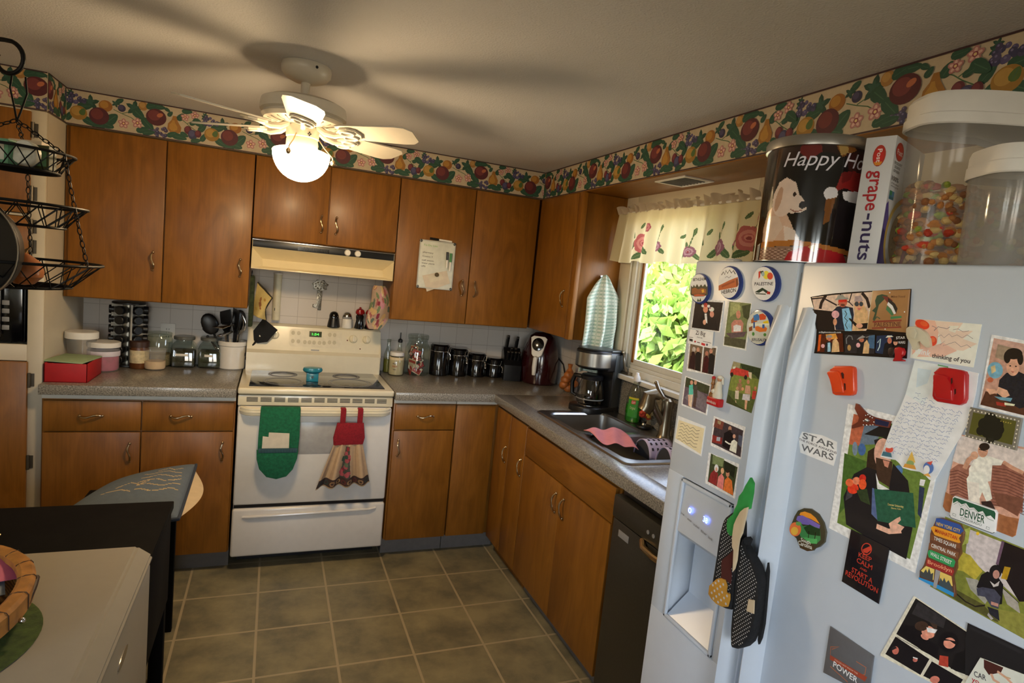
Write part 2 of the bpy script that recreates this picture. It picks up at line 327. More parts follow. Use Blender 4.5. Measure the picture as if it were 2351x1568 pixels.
# windows
def window(name,axis,pos,a0,a1,z0,z1,sgn,deep=.09,mull=True):
    """frame and sash in an opening; axis 'x': the wall is at x=pos, sgn points outdoors"""
    F=lambda a,z,t:(pos+sgn*t,a,z) if axis=='x' else (a,pos+sgn*t,z)
    def bx(b,p0,p1,q0,q1,t0,t1,bev=.003):
        A=F(p0,q0,t0);B=F(p1,q1,t1); b.box(A[0],B[0],A[1],B[1],A[2],B[2],bev)
    b=MB(); w=.035; kd=deep/.12
    for (p0,p1,q0,q1) in ((a0,a0+w,z0,z1),(a1-w,a1,z0,z1),(a0+w,a1-w,z0,z0+w),(a0+w,a1-w,z1-w,z1)): bx(b,p0,p1,q0,q1,-.004,deep)
    for (p0,p1,q0,q1) in ((a0+w,a0+w+.018,z0+w,z1-w),(a1-w-.018,a1-w,z0+w,z1-w),(a0+w+.018,a1-w-.018,z0+w,z0+w+.018)): bx(b,p0,p1,q0,q1,.018*kd,deep)
    m=(a0+a1)/2 if axis!='x' or sgn<0 else a0+(a1-a0)*.2
    if mull: bx(b,m-.03,m+.03,z0+w,z1-w,.02*kd,deep)
    o=struct(name,b,WHITEP)
    cs=MB()
    for (p0,p1,q0,q1) in ((a0-.105,a0,z0-.03,z1+.1),(a1,a1+.105,z0-.03,z1+.1),(a0,a1,z1,z1+.1)): bx(cs,p0,p1,q0,q1,-.018,.0)
    obj('casing',cs,FRAMEP,o)
    s=MB(); bx(s,a0-.12,a1+.12,z0-.025,z0,-.05,.03,.006); obj('sill',s,WHITEP,o)
    for (p,q) in (((a0+w+.018,m-.03),(m+.03,a1-w-.018)) if mull else ((a0+w+.018,a1-w-.018),)):
        sa=MB(); sw=.03
        for (p0,p1,q0,q1) in ((p,p+sw,z0+w+.018,z1-w),(q-sw,q,z0+w+.018,z1-w),(p+sw,q-sw,z0+w+.018,z0+w+.018+sw),(p+sw,q-sw,z1-w-sw,z1-w)): bx(sa,p0,p1,q0,q1,.045*kd,.08*kd)
        so=obj('sash',sa,WHITEP,o)
        ws=MB()
        for (p0,p1) in ((p+.008,p+.026),(q-.026,q-.008)): bx(ws,p0,p1,z0+w+.03,z1-w-.01,.045*kd-.0045,.045*kd-.0005,.001)
        obj('wood_strip',ws,WOOD,so)
        g=MB(); bx(g,p+sw,q-sw,z0+w+.018+sw,z1-w-sw,.06*kd,.06*kd+.004,0); obj('pane',g,PANE,so)
    return o
WIN=window('window_1','x',RW,WY1,WY0,WZ0,WZ1,1,.05)
b=MB(); b.box(RW-.03,RW+.0,-1.09,-1.02,1.142,1.158,.003); b.tube([(RW-.02,-1.055,1.155),(RW-.03,-1.05,1.18),(RW-.035,-1.04,1.22),(RW-.03,-1.03,1.245),(RW-.03,-1.022,1.25)],.006,8); b.sph((RW-.03,-1.018,1.253),.009)
obj('crank_handle',b,NICKEL,WIN)
window('window_2','x',XL,LY0,LY1,LZ0,LZ1,-1)
window('window_3','y',YB,RX0,RX1,.75,2.06,-1)
# sunken vent in the soffit underside
b=MB(); 
for (x0,x1,y0,y1) in ((-.29,-.275,-1.62,-1.41),(-.155,-.14,-1.62,-1.41),(-.275,-.155,-1.62,-1.605),(-.275,-.155,-1.425,-1.41)): b.box(x0,x1,y0,y1,ZS-.010,ZS-.004,.001)
vt=solo('ceiling_vent',b,WPL,'white framed vent grille set in the wooden soffit underside above the sink','vent')
b=MB()
for i in range(9): 
    y=-1.60+i*.0215; b.box(-.275,-.155,y,y+.004,ZS-.009,ZS-.004)
b.mi=1; b.box(-.275,-.155,-1.605,-1.425,ZS-.0045,ZS-.004); obj('grille',b,[GREYP,GAP],vt)
# ---------------------------------------------------------------- wallpaper border
UN=[]
def L5(u,v,r,c='24483a',rot=0):   # grape-like leaf of five lobes
    p=[]
    for i in range(20):
        a=2*PI*i/20; k=.72+.28*math.cos(5*a); p.append((u+r*k*math.cos(a+rot),v+r*k*math.sin(a+rot)))
    UN.append((c,p)); UN.append(('31584a',[(u+(x-u)*.55-r*.1,v+(y-v)*.55+r*.1) for x,y in p]))
def LF(u,v,l,w,rot,c='28503e'):
    c_,s_=math.cos(rot),math.sin(rot); p=[]
    for t in range(13):
        a=t/12*2*PI; x=l*1.15*math.cos(a); y=w*1.3*math.sin(a)*(1-.3*math.cos(a)); p.append((u+x*c_-y*s_,v+x*s_+y*c_))
    UN.append((c,p)); UN.append(('42684e',strip([(u-l*.8*c_,v-l*.8*s_),(u+l*.8*c_,v+l*.8*s_)],w*.16)[0]))
def FR(u,v,rx,ry,c,h,rot=0):
    UN.append((c,ellp(u,v,rx,ry,rot,22))); UN.append((h,ellp(u-rx*.2,v+ry*.2,rx*.62,ry*.62,rot,18)))
def GR(u,v,n,spread,c='4a4668'):
    rr=random.Random(int(u))
    for i in range(n):
        a=u+rr.uniform(-1,1)*spread; bb=v+rr.uniform(-1,1)*spread*.55; r=rr.uniform(7,9.5); UN.append((rr.choice([c,'3b3a5c','57507a','443a5a']),ellp(a,bb,r,r,0,10))); UN.append(('746f98',ellp(a-2,bb+2.4,r*.35,r*.35,0,6)))
def FL(u,v,r):
    for i in range(5):
        a=2*PI*i/5+.3; UN.append(('b07a78',ellp(u+r*.55*math.cos(a),v+r*.55*math.sin(a),r*.5,r*.4,math.degrees(a),10)))
    for i in range(5):
        a=2*PI*i/5+.3; UN.append(('d9b4a8',ellp(u+r*.5*math.cos(a),v+r*.5*math.sin(a),r*.33,r*.2,math.degrees(a),8)))
    UN.append(('8a3f4a',ellp(u,v,r*.36,r*.36,0,10))); UN.append(('e0c88c',ellp(u,v,r*.2,r*.2,0,8)))
def VN(pts,w=3): 
    for q in strip(pts,w): UN.append(('4a6a48',q))
VN([(180,95),(215,82),(250,72),(285,50)]); VN([(215,84),(240,95),(266,110)]); VN([(440,110),(468,95),(490,78),(520,60)]); VN([(480,88),(500,100),(511,120)]); VN([(455,130),(470,118)])
L5(12,128,16); L5(92,108,36,rot=.4); L5(15,140,14); LF(70,88,26,13,.2); LF(5,78,22,10,.9)
GR(40,116,20,34)
LF(88,24,26,12,-.5); LF(12,36,20,9,1.1); FR(47,55,33,31,'9c7430','b48e46'); LF(62,62,14,9,1.2,'4f6a34')
LF(128,10,26,11,.2); LF(172,50,30,17,.8); LF(158,22,24,13,-.3)
FR(149,104,27,25,'9a6428','b28238'); FR(125,55,39,38,'52202a','70302f')
L5(188,122,18); LF(205,138,14,8,.6); FR(212,106,16,16,'332f4c','4a4566'); L5(262,116,37,rot=.2); LF(280,92,26,15,-.7)
LF(300,26,26,11,.3); FL(221,40,22); FL(276,52,23)
FR(297,132,19,20,'a47840','b89052'); LF(350,142,34,12,-.05); LF(330,138,20,10,.4)
LF(318,54,30,14,-.8); GR(358,28,18,36,'4d4560'); LF(322,18,24,10,.2); FR(351,92,42,38,'521e26','743436'); UN.append(('b56a48',ellp(366,104,14,9,30,12)))
LF(408,118,13,7,.9); LF(396,134,12,6,-.5); LF(452,112,18,10,1.0)
p=[(426+x,70+y) for x,y in ((-6,42),(8,42),(14,20),(30,-6),(28,-28),(8,-40),(-12,-38),(-28,-22),(-26,4),(-12,22))]; UN.append(('9c6c2e',p)); UN.append(('b48638',[(426+(x-426)*.6-4,70+(y-70)*.6-3) for x,y in p]))
LF(448,20,30,11,-.15); LF(418,26,20,9,.5); FL(470,115,18); FL(511,130,19); LF(478,142,20,9,.1); LF(528,98,24,12,-.6); LF(505,92,14,7,.4)
FR(485,58,16,19,'5c222c','74343c'); FR(505,40,20,23,'39395a','504f74'); FR(528,48,14,17,'5c202e','74323c'); LF(520,14,20,9,.3); LF(470,34,16,8,-.4)
def clip(poly,a,lo):
    out=[];n=len(poly)
    for i in range(n):
        p,q=poly[i],poly[(i+1)%n]; ip=(p[0]>=a) if lo else (p[0]<=a); iq=(q[0]>=a) if lo else (q[0]<=a)
        if ip: out.append(p)
        if ip!=iq:
            t=(a-p[0])/(q[0]-p[0]); out.append((a,p[1]+t*(q[1]-p[1])))
    return out
BH=ZC-.001-ZS
def border(name,o,U,N,length,phase=0):
    o=Vector(o);U=Vector(U);N=Vector(N); b=MB(); k=BH*1000/155
    def fn(u,v,t=0): return o+U*u/1000+Vector((0,0,1))*v*k/1000+N*t
    Lm=length*1000; b.col=lin('bfb096'); b.prism([(0,0),(Lm,0),(Lm,155),(0,155)],0,.0006,lambda x,y,t:fn(x,y,t)); b.col=None
    u0=-phase
    while u0<Lm:
        for i,(c,p) in enumerate(UN):
            q=[(x+u0,y) for x,y in p]
            if max(x for x,y in q)<=0 or min(x for x,y in q)>=Lm: continue
            if min(x for x,y in q)<0: q=clip(q,0,True)
            if q and max(x for x,y in q)>Lm: q=clip(q,Lm,False)
            q=[(x,min(152,max(3,y))) for x,y in q]
            if len(q)>=3: flat(b,q,lambda x,y,i=i:fn(x,y,.0008+i*.000012),c)
        u0+=540
    for v0,v1 in ((0,4.5),(150,155)): flat(b,[(0,v0),(Lm,v0),(Lm,v1),(0,v1)],lambda x,y:fn(x,y,.004),'3a1f26')
    r=struct(name,b,printm_border,loc=tuple(o),recalc=False); r['label']='fruit and leaf wallpaper border under the ceiling'; return r
printm_border=printm('wallpaper_border',.55)
border('trim_1',(XP,-SD,ZS),(1,0,0),(0,-1,0),-SD-XP,0)
border('trim_2',(-SD,-SD,ZS),(0,-1,0),(-1,0,0),4.2,300)
border('trim_3',(XP,YP,ZS),(0,1,0),(1,0,0),YP*-1-SD,330)
border('trim_4',(XL,YP,ZS),(1,0,0),(0,-1,0),XP-XL,40)
# ---------------------------------------------------------------- outdoors
GRASS=pm('yard_ground','b8a888',.9,var=.3,sc_=1.2); b=MB()
b.sheet(lambda u,v:(.3+u*40,-12+v*44,.12+.02*math.sin(u*30)*math.sin(v*40)+.6*max(0,u*40-9)/20),40,44); o=struct('ground_yard',b,GRASS)
LEAFC=[('6f9a34',0),('8fb548',1),('557f2a',2)]
def leafm(n,c):
    m=bpy.data.materials.new(n); m.use_nodes=True; N=m.node_tree.nodes; L=m.node_tree.links; b=N['Principled BSDF']
    oi=N.new('ShaderNodeTexNoise'); oi.inputs['Scale'].default_value=1.5; tc=N.new('ShaderNodeTexCoord'); L.new(tc.outputs['Object'],oi.inputs[0]); r=N.new('ShaderNodeValToRGB'); x=lin(c); r.color_ramp.elements[0].position=.35; r.color_ramp.elements[1].position=.65
    r.color_ramp.elements[0].color=(*[a*.55 for a in x],1); r.color_ramp.elements[1].color=(*[min(1,a*1.35) for a in x],1); L.new(oi.outputs[0],r.inputs[0]); L.new(r.outputs[0],b.inputs['Base Color']); b.inputs['Roughness'].default_value=.6
    t=N.new('ShaderNodeBsdfTranslucent'); L.new(r.outputs[0],t.inputs[0]); ms=N.new('ShaderNodeMixShader'); ms.inputs[0].default_value=.45; L.new(b.outputs[0],ms.inputs[1]); L.new(t.outputs[0],ms.inputs[2]); L.new(ms.outputs[0],N['Material Output'].inputs[0]); return m
LM=[leafm('leaf_%s'%n,c) for n,c in (('mid','a2bc5c'),('bright','b4c870'),('deep','86a648'))]; BARK=pm('bark','6a5844',.9,var=.3)
def tree(x,y,h,r,n,mi,label,cat,trunk=True,zb=.1):
    rr=random.Random(int(x*100+y)); t=thing('tree' if trunk else 'shrub',label,cat,(x,y,zb),'trees and shrubs in the yard')
    b=MB()
    for i in range(n):
        a=rr.uniform(0,2*PI); q=rr.random()**.4*r; z=zb+rr.uniform(.1 if not trunk else .28,1)*h; k=math.sin(PI*min(1,max(.05,(z-zb)/h)))**.5
        c=Vector((x+q*k*math.cos(a),y+q*k*math.sin(a),z)); s=rr.uniform(.05,.11); N=Vector((rr.uniform(-1,1),rr.uniform(-1,1),rr.uniform(-.2,1))).normalized(); A=N.orthogonal().normalized(); Bv=N.cross(A)
        b.poly([c+A*s*1.5,c+Bv*s*.7,c-A*s*1.5,c-Bv*s*.7])
    obj('foliage',b,LM[mi],t,recalc=False)
    b=MB(); b.tube([(x,y,zb-.1),(x+.05,y+.04,zb+h*.4),(x,y,zb+h*.85)],[.09,.06,.02] if trunk else [.03,.025,.01],8); obj('trunk' if trunk else 'stem',b,BARK,t)
dirv=lambda d,s:(-1.8+.59*d+.81*s,-3.66+.81*d-.59*s)
for i,(d,s,h,r,n,mi,l,c,tk) in enumerate([(8.3,.05,1.5,.75,2000,2,'low shrub closest to the house in the window view','shrub',False),(10.2,1.1,2.4,.9,2200,0,'yellow-green bush on the fridge side of the window view','shrub',False),(10.3,-1.1,2.4,.9,2200,2,'green bush on the cabinet side of the window view','shrub',False),(12.4,.1,3.2,1.05,2600,1,'tall pale bush in the middle of the window view','shrub',False),
    (9.2,-3.2,2.6,1.0,2000,0,'round bush far along the yard on the cabinet side','shrub',False),(9.0,3.4,2.4,1.0,2000,2,'round bush far along the yard on the fridge side','shrub',False),(13.2,-4.6,4.5,1.5,2600,1,'pale tree at the yard edge on the cabinet side','tree',True),(13,4.9,4.5,1.5,2600,1,'pale tree at the yard edge on the fridge side','tree',True),(15.5,-2.2,5.5,1.6,3000,2,'tall green tree behind the bushes on the cabinet side','tree',True),(15.2,2.4,5.5,1.6,3000,0,'tall tree behind the bushes on the fridge side','tree',True),(19,.3,7,2.2,3400,0,'broad tree farthest from the house','tree',True)]):
    x,y=dirv(d,s); tree(x,y,h,r,n,mi,l,c,tk,zb=.15+.6*max(0,x-9)/20)
# ================================================================ CABINETS
def pull(vert,p,N,name='handle',parent=None,Ln=.085):
    """twisted wavy pull; p centre on the face, N outward normal"""
    p=Vector(p);N=Vector(N); U=Vector((0,0,1)) if vert else Vector((0,0,1)).cross(N); S=U.cross(N)
    b=MB(); pts=[];rs=[]
    for i in range(25):
        t=i/24; s=(t-.5)*Ln
        d=.004+.018*math.sin(PI*min(1,max(0,t)))**.6; w=.0055*math.sin(2*PI*t)
        pts.append(p+U*s+N*d+S*w); rs.append(.0028+.0022*abs(math.sin(2*PI*t)))
    b.tube(pts,rs,8)
    for s in (-.5,.5):
        b.sph(p+U*s*Ln+N*.003,.0065,.0065,.0065,10)
    return obj(name,b,BRASS,parent)
def face(parent,name,axis,pos,a0,a1,z0,z1,th=.018,hand=None,vert=True,mat=None):
    b=MB()
    if axis=='y': b.box(a0,a1,pos,pos+th,z0,z1,.003)
    else: b.box(pos,pos+th,a0,a1,z0,z1,.003)
    o=obj(name,b,mat or WOOD,parent)
    if hand:
        N=(0,-1,0) if axis=='y' else (-1,0,0)
        p=(hand[0],pos,hand[1]) if axis=='y' else (pos,hand[0],hand[1])
        pull(vert,p,N,'handle',o)
    return o
def cab(name,label,x0,x1,y0,y1,z0,z1,mat=None,kick=None):
    t=thing(name,label,'cabinet',((x0+x1)/2,(y0+y1)/2,0 if kick else z0)); b=MB(); b.box(x0,x1,y0,y1,z0,z1,.001)
    obj('body',b,mat or WOOD,t)
    if kick:
        b=MB(); b.box(*kick,0,z0); obj('toe_kick',b,KICK,t)
    return t
KICK=pm('toe_kick_vinyl','6e6a64',.6)
G=.0025
# upper cabinets on the back wall (faces at y=-.354)
FY=-.354; UZ=1.288
t=cab('wall_cabinet','tall two-door stained wood wall cabinet between pantry and range hood',-2.708,-1.928,-SD,-.002,UZ,ZS-.006)
face(t,'door','y',FY,-2.69,-2.309-G,UZ+.004,ZS-.01,hand=(-2.351,1.488)); face(t,'door','y',FY,-2.309+G,-1.926,UZ+.004,ZS-.01,hand=(-1.969,1.493))
t=cab('wall_cabinet','short two-door stained wood wall cabinet above the range hood',-1.922,-1.197,-SD,-.002,1.652,ZS-.006)
face(t,'door','y',FY,-1.92,-1.560-G,1.656,ZS-.01,hand=(-1.593,1.760)); face(t,'door','y',FY,-1.560+G,-1.198,1.656,ZS-.01,hand=(-1.518,1.760))
t=cab('wall_cabinet','tall two-door stained wood wall cabinet with the whiteboard on its door',-1.193,-.358,-SD,-.002,UZ-.004,ZS-.006)
face(t,'door','y',FY,-1.192,-.760-G,UZ,ZS-.01,hand=(-.798,1.495)); face(t,'door','y',FY,-.760+G,-.362,UZ,ZS-.01,hand=(-.723,1.495))
t=cab('wall_cabinet','single-door stained wood wall cabinet beside the sink window',-SD,RW-.002,-.867,-.002,UZ,ZS-.006)
face(t,'door','x',FY,-.835,-.362,UZ+.004,ZS-.01,hand=(-.785,1.50)); 
b=MB(); b.box(-.352,-.325,-.885,-.838,UZ,ZS-.008,.002); obj('end_stile',b,WOOD,t)
# base cabinets
BY=-.605; BZ=.104
t=cab('base_cabinet','stained wood base cabinet with two drawers and two doors between pantry and stove',-2.708,-1.945,BY+.018,-.002,BZ,.884,kick=(-2.708,-1.945,-.53,-.02))
b=MB(); b.box(-2.708,-1.945,BY+.012,BY+.022,.862,.886,.001); obj('white_rail',b,WHITEP,t)
for a0,a1,hx,dx in ((-2.70,-2.332-G,-2.524,-2.374),(-2.332+G,-1.95,-2.172,-1.993)):
    face(t,'drawer','y',BY,a0,a1,.719,.856,hand=(hx,.789),vert=False); face(t,'door','y',BY,a0,a1,BZ+.002,.713,hand=(dx,.619))
t=cab('base_cabinet','stained wood base cabinet with one drawer and one door, stove to corner',-1.184,-.842,BY+.018,-.002,BZ,.884,kick=(-1.184,-.842,-.53,-.02))
face(t,'drawer','y',BY,-1.176,-.846,.722,.860,hand=(-1.012,.797),vert=False); face(t,'door','y',BY,-1.176,-.846,BZ+.002,.716,hand=(-1.148,.624))
b=MB(); b.box(-1.184,-.842,BY+.012,BY+.022,.864,.886,.001); obj('white_rail',b,WHITEP,t)
t=cab('base_cabinet','stained wood corner base cabinet with folding doors and no drawer',-.838,RW-.012,BY+.018,-.002,BZ,.884,kick=(-.838,-.53,-.53,-.02))
b=t.children[0]; 
face(t,'panel','y',BY,-.838,-.611,BZ+.002,.860)
face(t,'door','x',BY,-.828,-.626,BZ+.002,.860,hand=(-.803,.64)); face(t,'door','x',BY,-1.04,-.831,BZ+.002,.860,hand=(-1.015,.64))
bb=MB(); bb.box(BY+.018,RW-.002,-1.04,-.60,BZ,.884,.001); bb.box(-.53,-.4,-1.04,-.60,0,BZ); obj('return_body',bb,WOOD,t)
bb=MB(); bb.box(-.838,-.60,BY+.012,BY+.022,.864,.886,.001); bb.box(BY+.012,BY+.022,-1.04,-.60,.864,.886,.001); obj('white_rail',bb,WHITEP,t)
t=thing('base_cabinet','stained wood sink base cabinet with two doors under a false front','cabinet',(-.3,-1.46,0))
b=MB(); b.box(BY+.018,BY+.036,-1.892,-1.044,BZ,.884,.001); b.box(BY+.036,RW-.002,-1.892,-1.876,BZ,.884); b.box(BY+.036,RW-.002,-1.06,-1.044,BZ,.884); b.box(BY+.036,RW-.002,-1.876,-1.06,BZ,BZ+.016); obj('body',b,WOOD,t)
b=MB(); b.box(-.53,-.4,-1.892,-1.044,0,BZ); obj('toe_kick',b,KICK,t)
face(t,'false_front','x',BY,-1.876,-1.046,.719,.855,mat=WOODH); face(t,'door','x',BY,-1.459-G,-1.046,BZ+.002,.713,hand=(-1.426,.622)); face(t,'door','x',BY,-1.868,-1.459+G,BZ+.002,.713,hand=(-1.50,.622))
b=MB(); b.box(BY+.012,BY+.022,-1.892,-1.044,.862,.886,.001); obj('white_rail',b,WHITEP,t)
# pantry
t=thing('pantry_cabinet','tall cream painted pantry cabinet with brown doors and a microwave niche','cabinet',(-3.15,-.29,0))
b=MB(); x0=XL+.002; S=-2.768
b.box(S,XP,YP,YP+.02,0,ZS-.002,.002); 
for z0,z1 in ((1.462,1.48),(1.632,1.642),(1.425,1.469),(1.02,1.09),(.0,.12),(2.055,ZS-.002)): b.box(x0,S,YP,YP+.02,z0,z1,.001)
b.box(XP-.018,XP,YP+.02,-.002,0,ZS-.002); b.box(x0,XP-.018,-.02,-.002,0,ZS-.002); b.box(x0,XP-.018,YP+.02,-.02,1.075,1.09); b.box(x0,XP-.018,YP+.02,-.02,1.43,1.445); b.box(x0,x0+.018,YP+.02,-.02,0,ZS-.002)
obj('body',b,FRAMEP,t)
HINGE=pm('dark_hinge','5a5348',.4,.6)
def pdoor(z0,z1,hz):
    for (a0,a1) in ((-3.16,-2.762),(-3.585,-3.165)):
        d=face(t,'door','y',YP-.018,a0,a1,z0,z1)
        if a1>-3:
            for z in hz:
                b=MB(); b.cyl((a1+.006,YP-.012,z-.032),.006,.064,seg=10); b.box(a1+.004,a1+.022,YP-.004,YP-.001,z-.028,z+.028); obj('hinge',b,HINGE,d)
pdoor(1.644,2.058,(1.984,1.727)); pdoor(1.471,1.63,(1.592,1.508)); pdoor(.12,1.018,(.938,.574))
# microwave in the pantry niche
t=thing('microwave','black microwave oven with a steel handle in the pantry niche','microwave',(-3.1,-.36,1.091))
b=MB(); b.box(-3.4,-2.782,-.55,-.15,1.096,1.415,.006); 
for x in (-3.35,-2.83):
    for y in (-.52,-.2): b.cyl((x,y,1.0905),.012,.007,seg=10)
obj('body',b,BLK,t); b=MB(); b.box(-3.4,-2.96,-.572,-.551,1.10,1.412,.004); d=obj('door',b,BLKG,t); b=MB(); b.box(-3.36,-3.02,-.5735,-.5715,1.15,1.37,.001); obj('window',b,SMOKE,d)
b=MB(); b.box(-2.955,-2.785,-.572,-.551,1.10,1.412,.004); p=obj('control_panel',b,BLKG,t)
b=MB()
for i in range(4):
    for j in range(3): b.box(-2.935+j*.04,-2.91+j*.04,-.5735,-.5715,1.15+i*.035,1.17+i*.035,.002)
obj('keypad',b,GREYP,p)
b=MB(); b.box(-2.872,-2.852,-.60,-.588,1.12,1.40,.005); b.box(-2.868,-2.856,-.59,-.571,1.13,1.145); b.box(-2.868,-2.856,-.59,-.571,1.375,1.39); obj('handle',b,STEEL,t)
# ---------------------------------------------------------------- countertops
def counter_mat():
    m,N,L,b=nodes('speckled_laminate'); tc=N.new('ShaderNodeTexCoord'); n=N.new('ShaderNodeTexNoise'); n.inputs['Scale'].default_value=170; n.inputs['Detail'].default_value=5; n.inputs['Roughness'].default_value=.75; L.new(tc.outputs['Object'],n.inputs[0])
    r=N.new('ShaderNodeValToRGB'); r.color_ramp.elements[0].position=.4; r.color_ramp.elements[1].position=.62; r.color_ramp.elements[0].color=(*lin('55524c'),1); r.color_ramp.elements[1].color=(*lin('a8a296'),1); e=r.color_ramp.elements.new(.5); e.color=(*lin('827d73'),1); L.new(n.outputs[0],r.inputs[0]); L.new(r.outputs[0],b.inputs['Base Color']); b.inputs['Roughness'].default_value=.3; b.inputs['Coat Weight'].default_value=.3; b.inputs['Coat Roughness'].default_value=.15; return m
CTM=counter_mat(); F=-.636
b=MB(); b.box(-2.71,-1.944,F,-.001,CT-.044,CT,.003); solo('countertop',b,CTM,'short grey speckled countertop between pantry and stove','countertop')
SX0,SX1,SY0,SY1=-.535,-.115,-1.825,-1.03; RB_=RW-.0125
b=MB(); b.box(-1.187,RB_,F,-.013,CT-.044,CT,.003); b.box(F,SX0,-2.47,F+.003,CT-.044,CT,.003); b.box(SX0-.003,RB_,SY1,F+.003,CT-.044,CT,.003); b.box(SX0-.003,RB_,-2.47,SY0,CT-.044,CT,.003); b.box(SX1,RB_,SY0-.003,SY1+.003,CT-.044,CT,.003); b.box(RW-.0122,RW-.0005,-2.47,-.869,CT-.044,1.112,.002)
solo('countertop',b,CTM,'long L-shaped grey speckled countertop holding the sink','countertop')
# ---------------------------------------------------------------- sink
t=thing('kitchen_sink','double bowl stainless steel sink set in the counter under the window','sink',(-.3,-1.43,CT))
def rrect(x0,x1,y0,y1,r,n=5):
    p=[]
    for cx,cy,a0 in ((x1-r,y1-r,0),(x0+r,y1-r,90),(x0+r,y0+r,180),(x1-r,y0+r,270)):
        for i in range(n+1):
            a=math.radians(a0+90*i/n); p.append((cx+r*math.cos(a),cy+r*math.sin(a)))
    return p
b=MB(); z=CT+.004
out=rrect(-.556,-.09,-1.848,-1.008,.03)
def loopface(b,loops,zs):
    R=[[b.v((x,y,zz)) for x,y in l] for l,zz in zip(loops,zs)]; fs=[]
    for A,B in zip(R,R[1:]):
        n=len(A)
        for i in range(n): fs.append(b.bm.faces.new((A[i],A[(i+1)%n],B[(i+1)%n],B[i])))
    b.fin(fs); return R
R=loopface(b,[out,rrect(-.55,-.096,-1.842,-1.014,.028),rrect(-.54,-.105,-1.832,-1.024,.025)],[CT+.001,CT+.006,CT+.004])
# deck made of strips round the two bowls
bx0,bx1=-.515,-.175; A0,A1=-1.415,-1.055; B0,B1=-1.80,-1.455
for q in ((-.54,-.105,-1.832,B0-.0),(-.54,-.105,B1,A0),(-.54,-.105,A1,-1.024),(-.54,bx0,B0,B1),(-.54,bx0,A0,A1),(bx1,-.105,B0,B1),(bx1,-.105,A0,A1)):
    b.box(q[0],q[1],q[2],q[3],CT+.002,CT+.004)
obj('rim',b,STEEL,t)
for y0,y1 in ((A0,A1),(B0,B1)):
    b=MB(); R=loopface(b,[rrect(bx0-.002,bx1+.002,y0-.002,y1+.002,.055),rrect(bx0+.006,bx1-.006,y0+.006,y1-.006,.05),rrect(bx0+.015,bx1-.015,y0+.015,y1-.015,.05),rrect(bx0+.05,bx1-.05,y0+.05,y1-.05,.04)],[CT+.0045,CT-.004,CT-.15,CT-.172])
    b.fin([b.bm.faces.new(R[-1])]); 
    for cx,cy,sx_,sy_ in ((bx0,y0,1,1),(bx1,y0,-1,1),(bx0,y1,1,-1),(bx1,y1,-1,-1)):
        pts=[(cx,cy)]; r=.057
        for i in range(6):
            a=PI/2*i/5; pts.append((cx+sx_*(r-r*math.cos(a)),cy+sy_*(r-r*math.sin(a))))
        b.poly([(x,y,CT+.0042) for x,y in pts])
    o=obj('bowl',b,STEEL,t,recalc=True); 
    b=MB(); cy=(y0+y1)/2; b.lathe([(.0,0),(.02,0),(.022,.004),(.04,.004),(.042,.001)],(-.33,cy,CT-.171),20); obj('strainer',b,CHROME,o)
# faucet
t=thing('faucet','satin nickel pull-out kitchen faucet behind the sink bowls','faucet',(-.135,-1.50,CT+.004)); fc=Vector((-.135,-1.50,CT+.004))
b=MB(); b.lathe([(0,0),(.034,0),(.032,.006),(.027,.016),(.025,.13),(.027,.15),(.024,.17),(.012,.18),(0,.181)],fc,24); obj('body',b,NICKEL,t)
b=MB(); p0=fc+Vector((-.005,.005,.05)); p1=Vector((-.222,-1.492,1.105)); b.tube([p0,p0.lerp(p1,.5),p1],[.016,.017,.02],14); obj('spout',b,NICKEL,t)
b=MB(); d=Vector((-.35,.1,-.62)).normalized(); q=p1+Vector((.012,0,.012)); b.tube([q+Vector((.03,-.005,.0)),q+Vector((.005,0,.014)),q+Vector((-.02,.004,.008)),q+d*.05,q+d*.075],[.012,.025,.031,.034,.032],16); obj('spray_head',b,NICKEL,t)
b=MB(); b.tube([fc+Vector((0,0,.165)),fc+Vector((.003,.04,.172)),fc+Vector((.008,.085,.20)),fc+Vector((.012,.115,.226))],[.014,.011,.009,.010],10); b.sph(fc+Vector((.012,.117,.228)),.011,seg=12); obj('lever',b,NICKEL,t)
# ================================================================ STOVE
SX,SE=-1.938,-1.193; SF=-.617
t=thing('stove','white freestanding electric range with glass cooktop','stove',((SX+SE)/2,-.34,0))
b=MB(); b.box(SX+.004,SE-.004,SF+.03,-.02,.07,.905,.004); obj('body',b,ENAMEL,t)
b=MB()
b.box(SX+.03,SE-.03,-.50,-.05,.012,.07)
for x in (SX+.08,SE-.08):
    for y in (-.46,-.08): b.cyl((x,y,0),.018,.075,seg=12)
obj('foot',b,BLK,t)
b=MB(); b.box(SX,SE,SF-.008,-.10,.903,.934,.008,seg=3); obj('cooktop_frame',b,BISQUE,t)
b=MB(); b.box(-1.892,-1.236,-.58,-.15,.933,.9365,.0015); ck=obj('glass_cooktop',b,pm('cooktop_glass','202226',.1,var=.35,sc_=500,coat=.6),t)
RING=pm('burner_ring','6c6c70',.3)
for x,y,r in ((-1.735,-.45,.095),(-1.40,-.45,.115),(-1.735,-.25,.075),(-1.40,-.26,.075)):
    b=MB()
    for k in (1,.88): b.lathe([(r*k,.0),(r*k,.0006),(r*k-.004,.0006),(r*k-.004,0)],(x,y,.9366),40)
    obj('burner_ring',b,RING,ck)
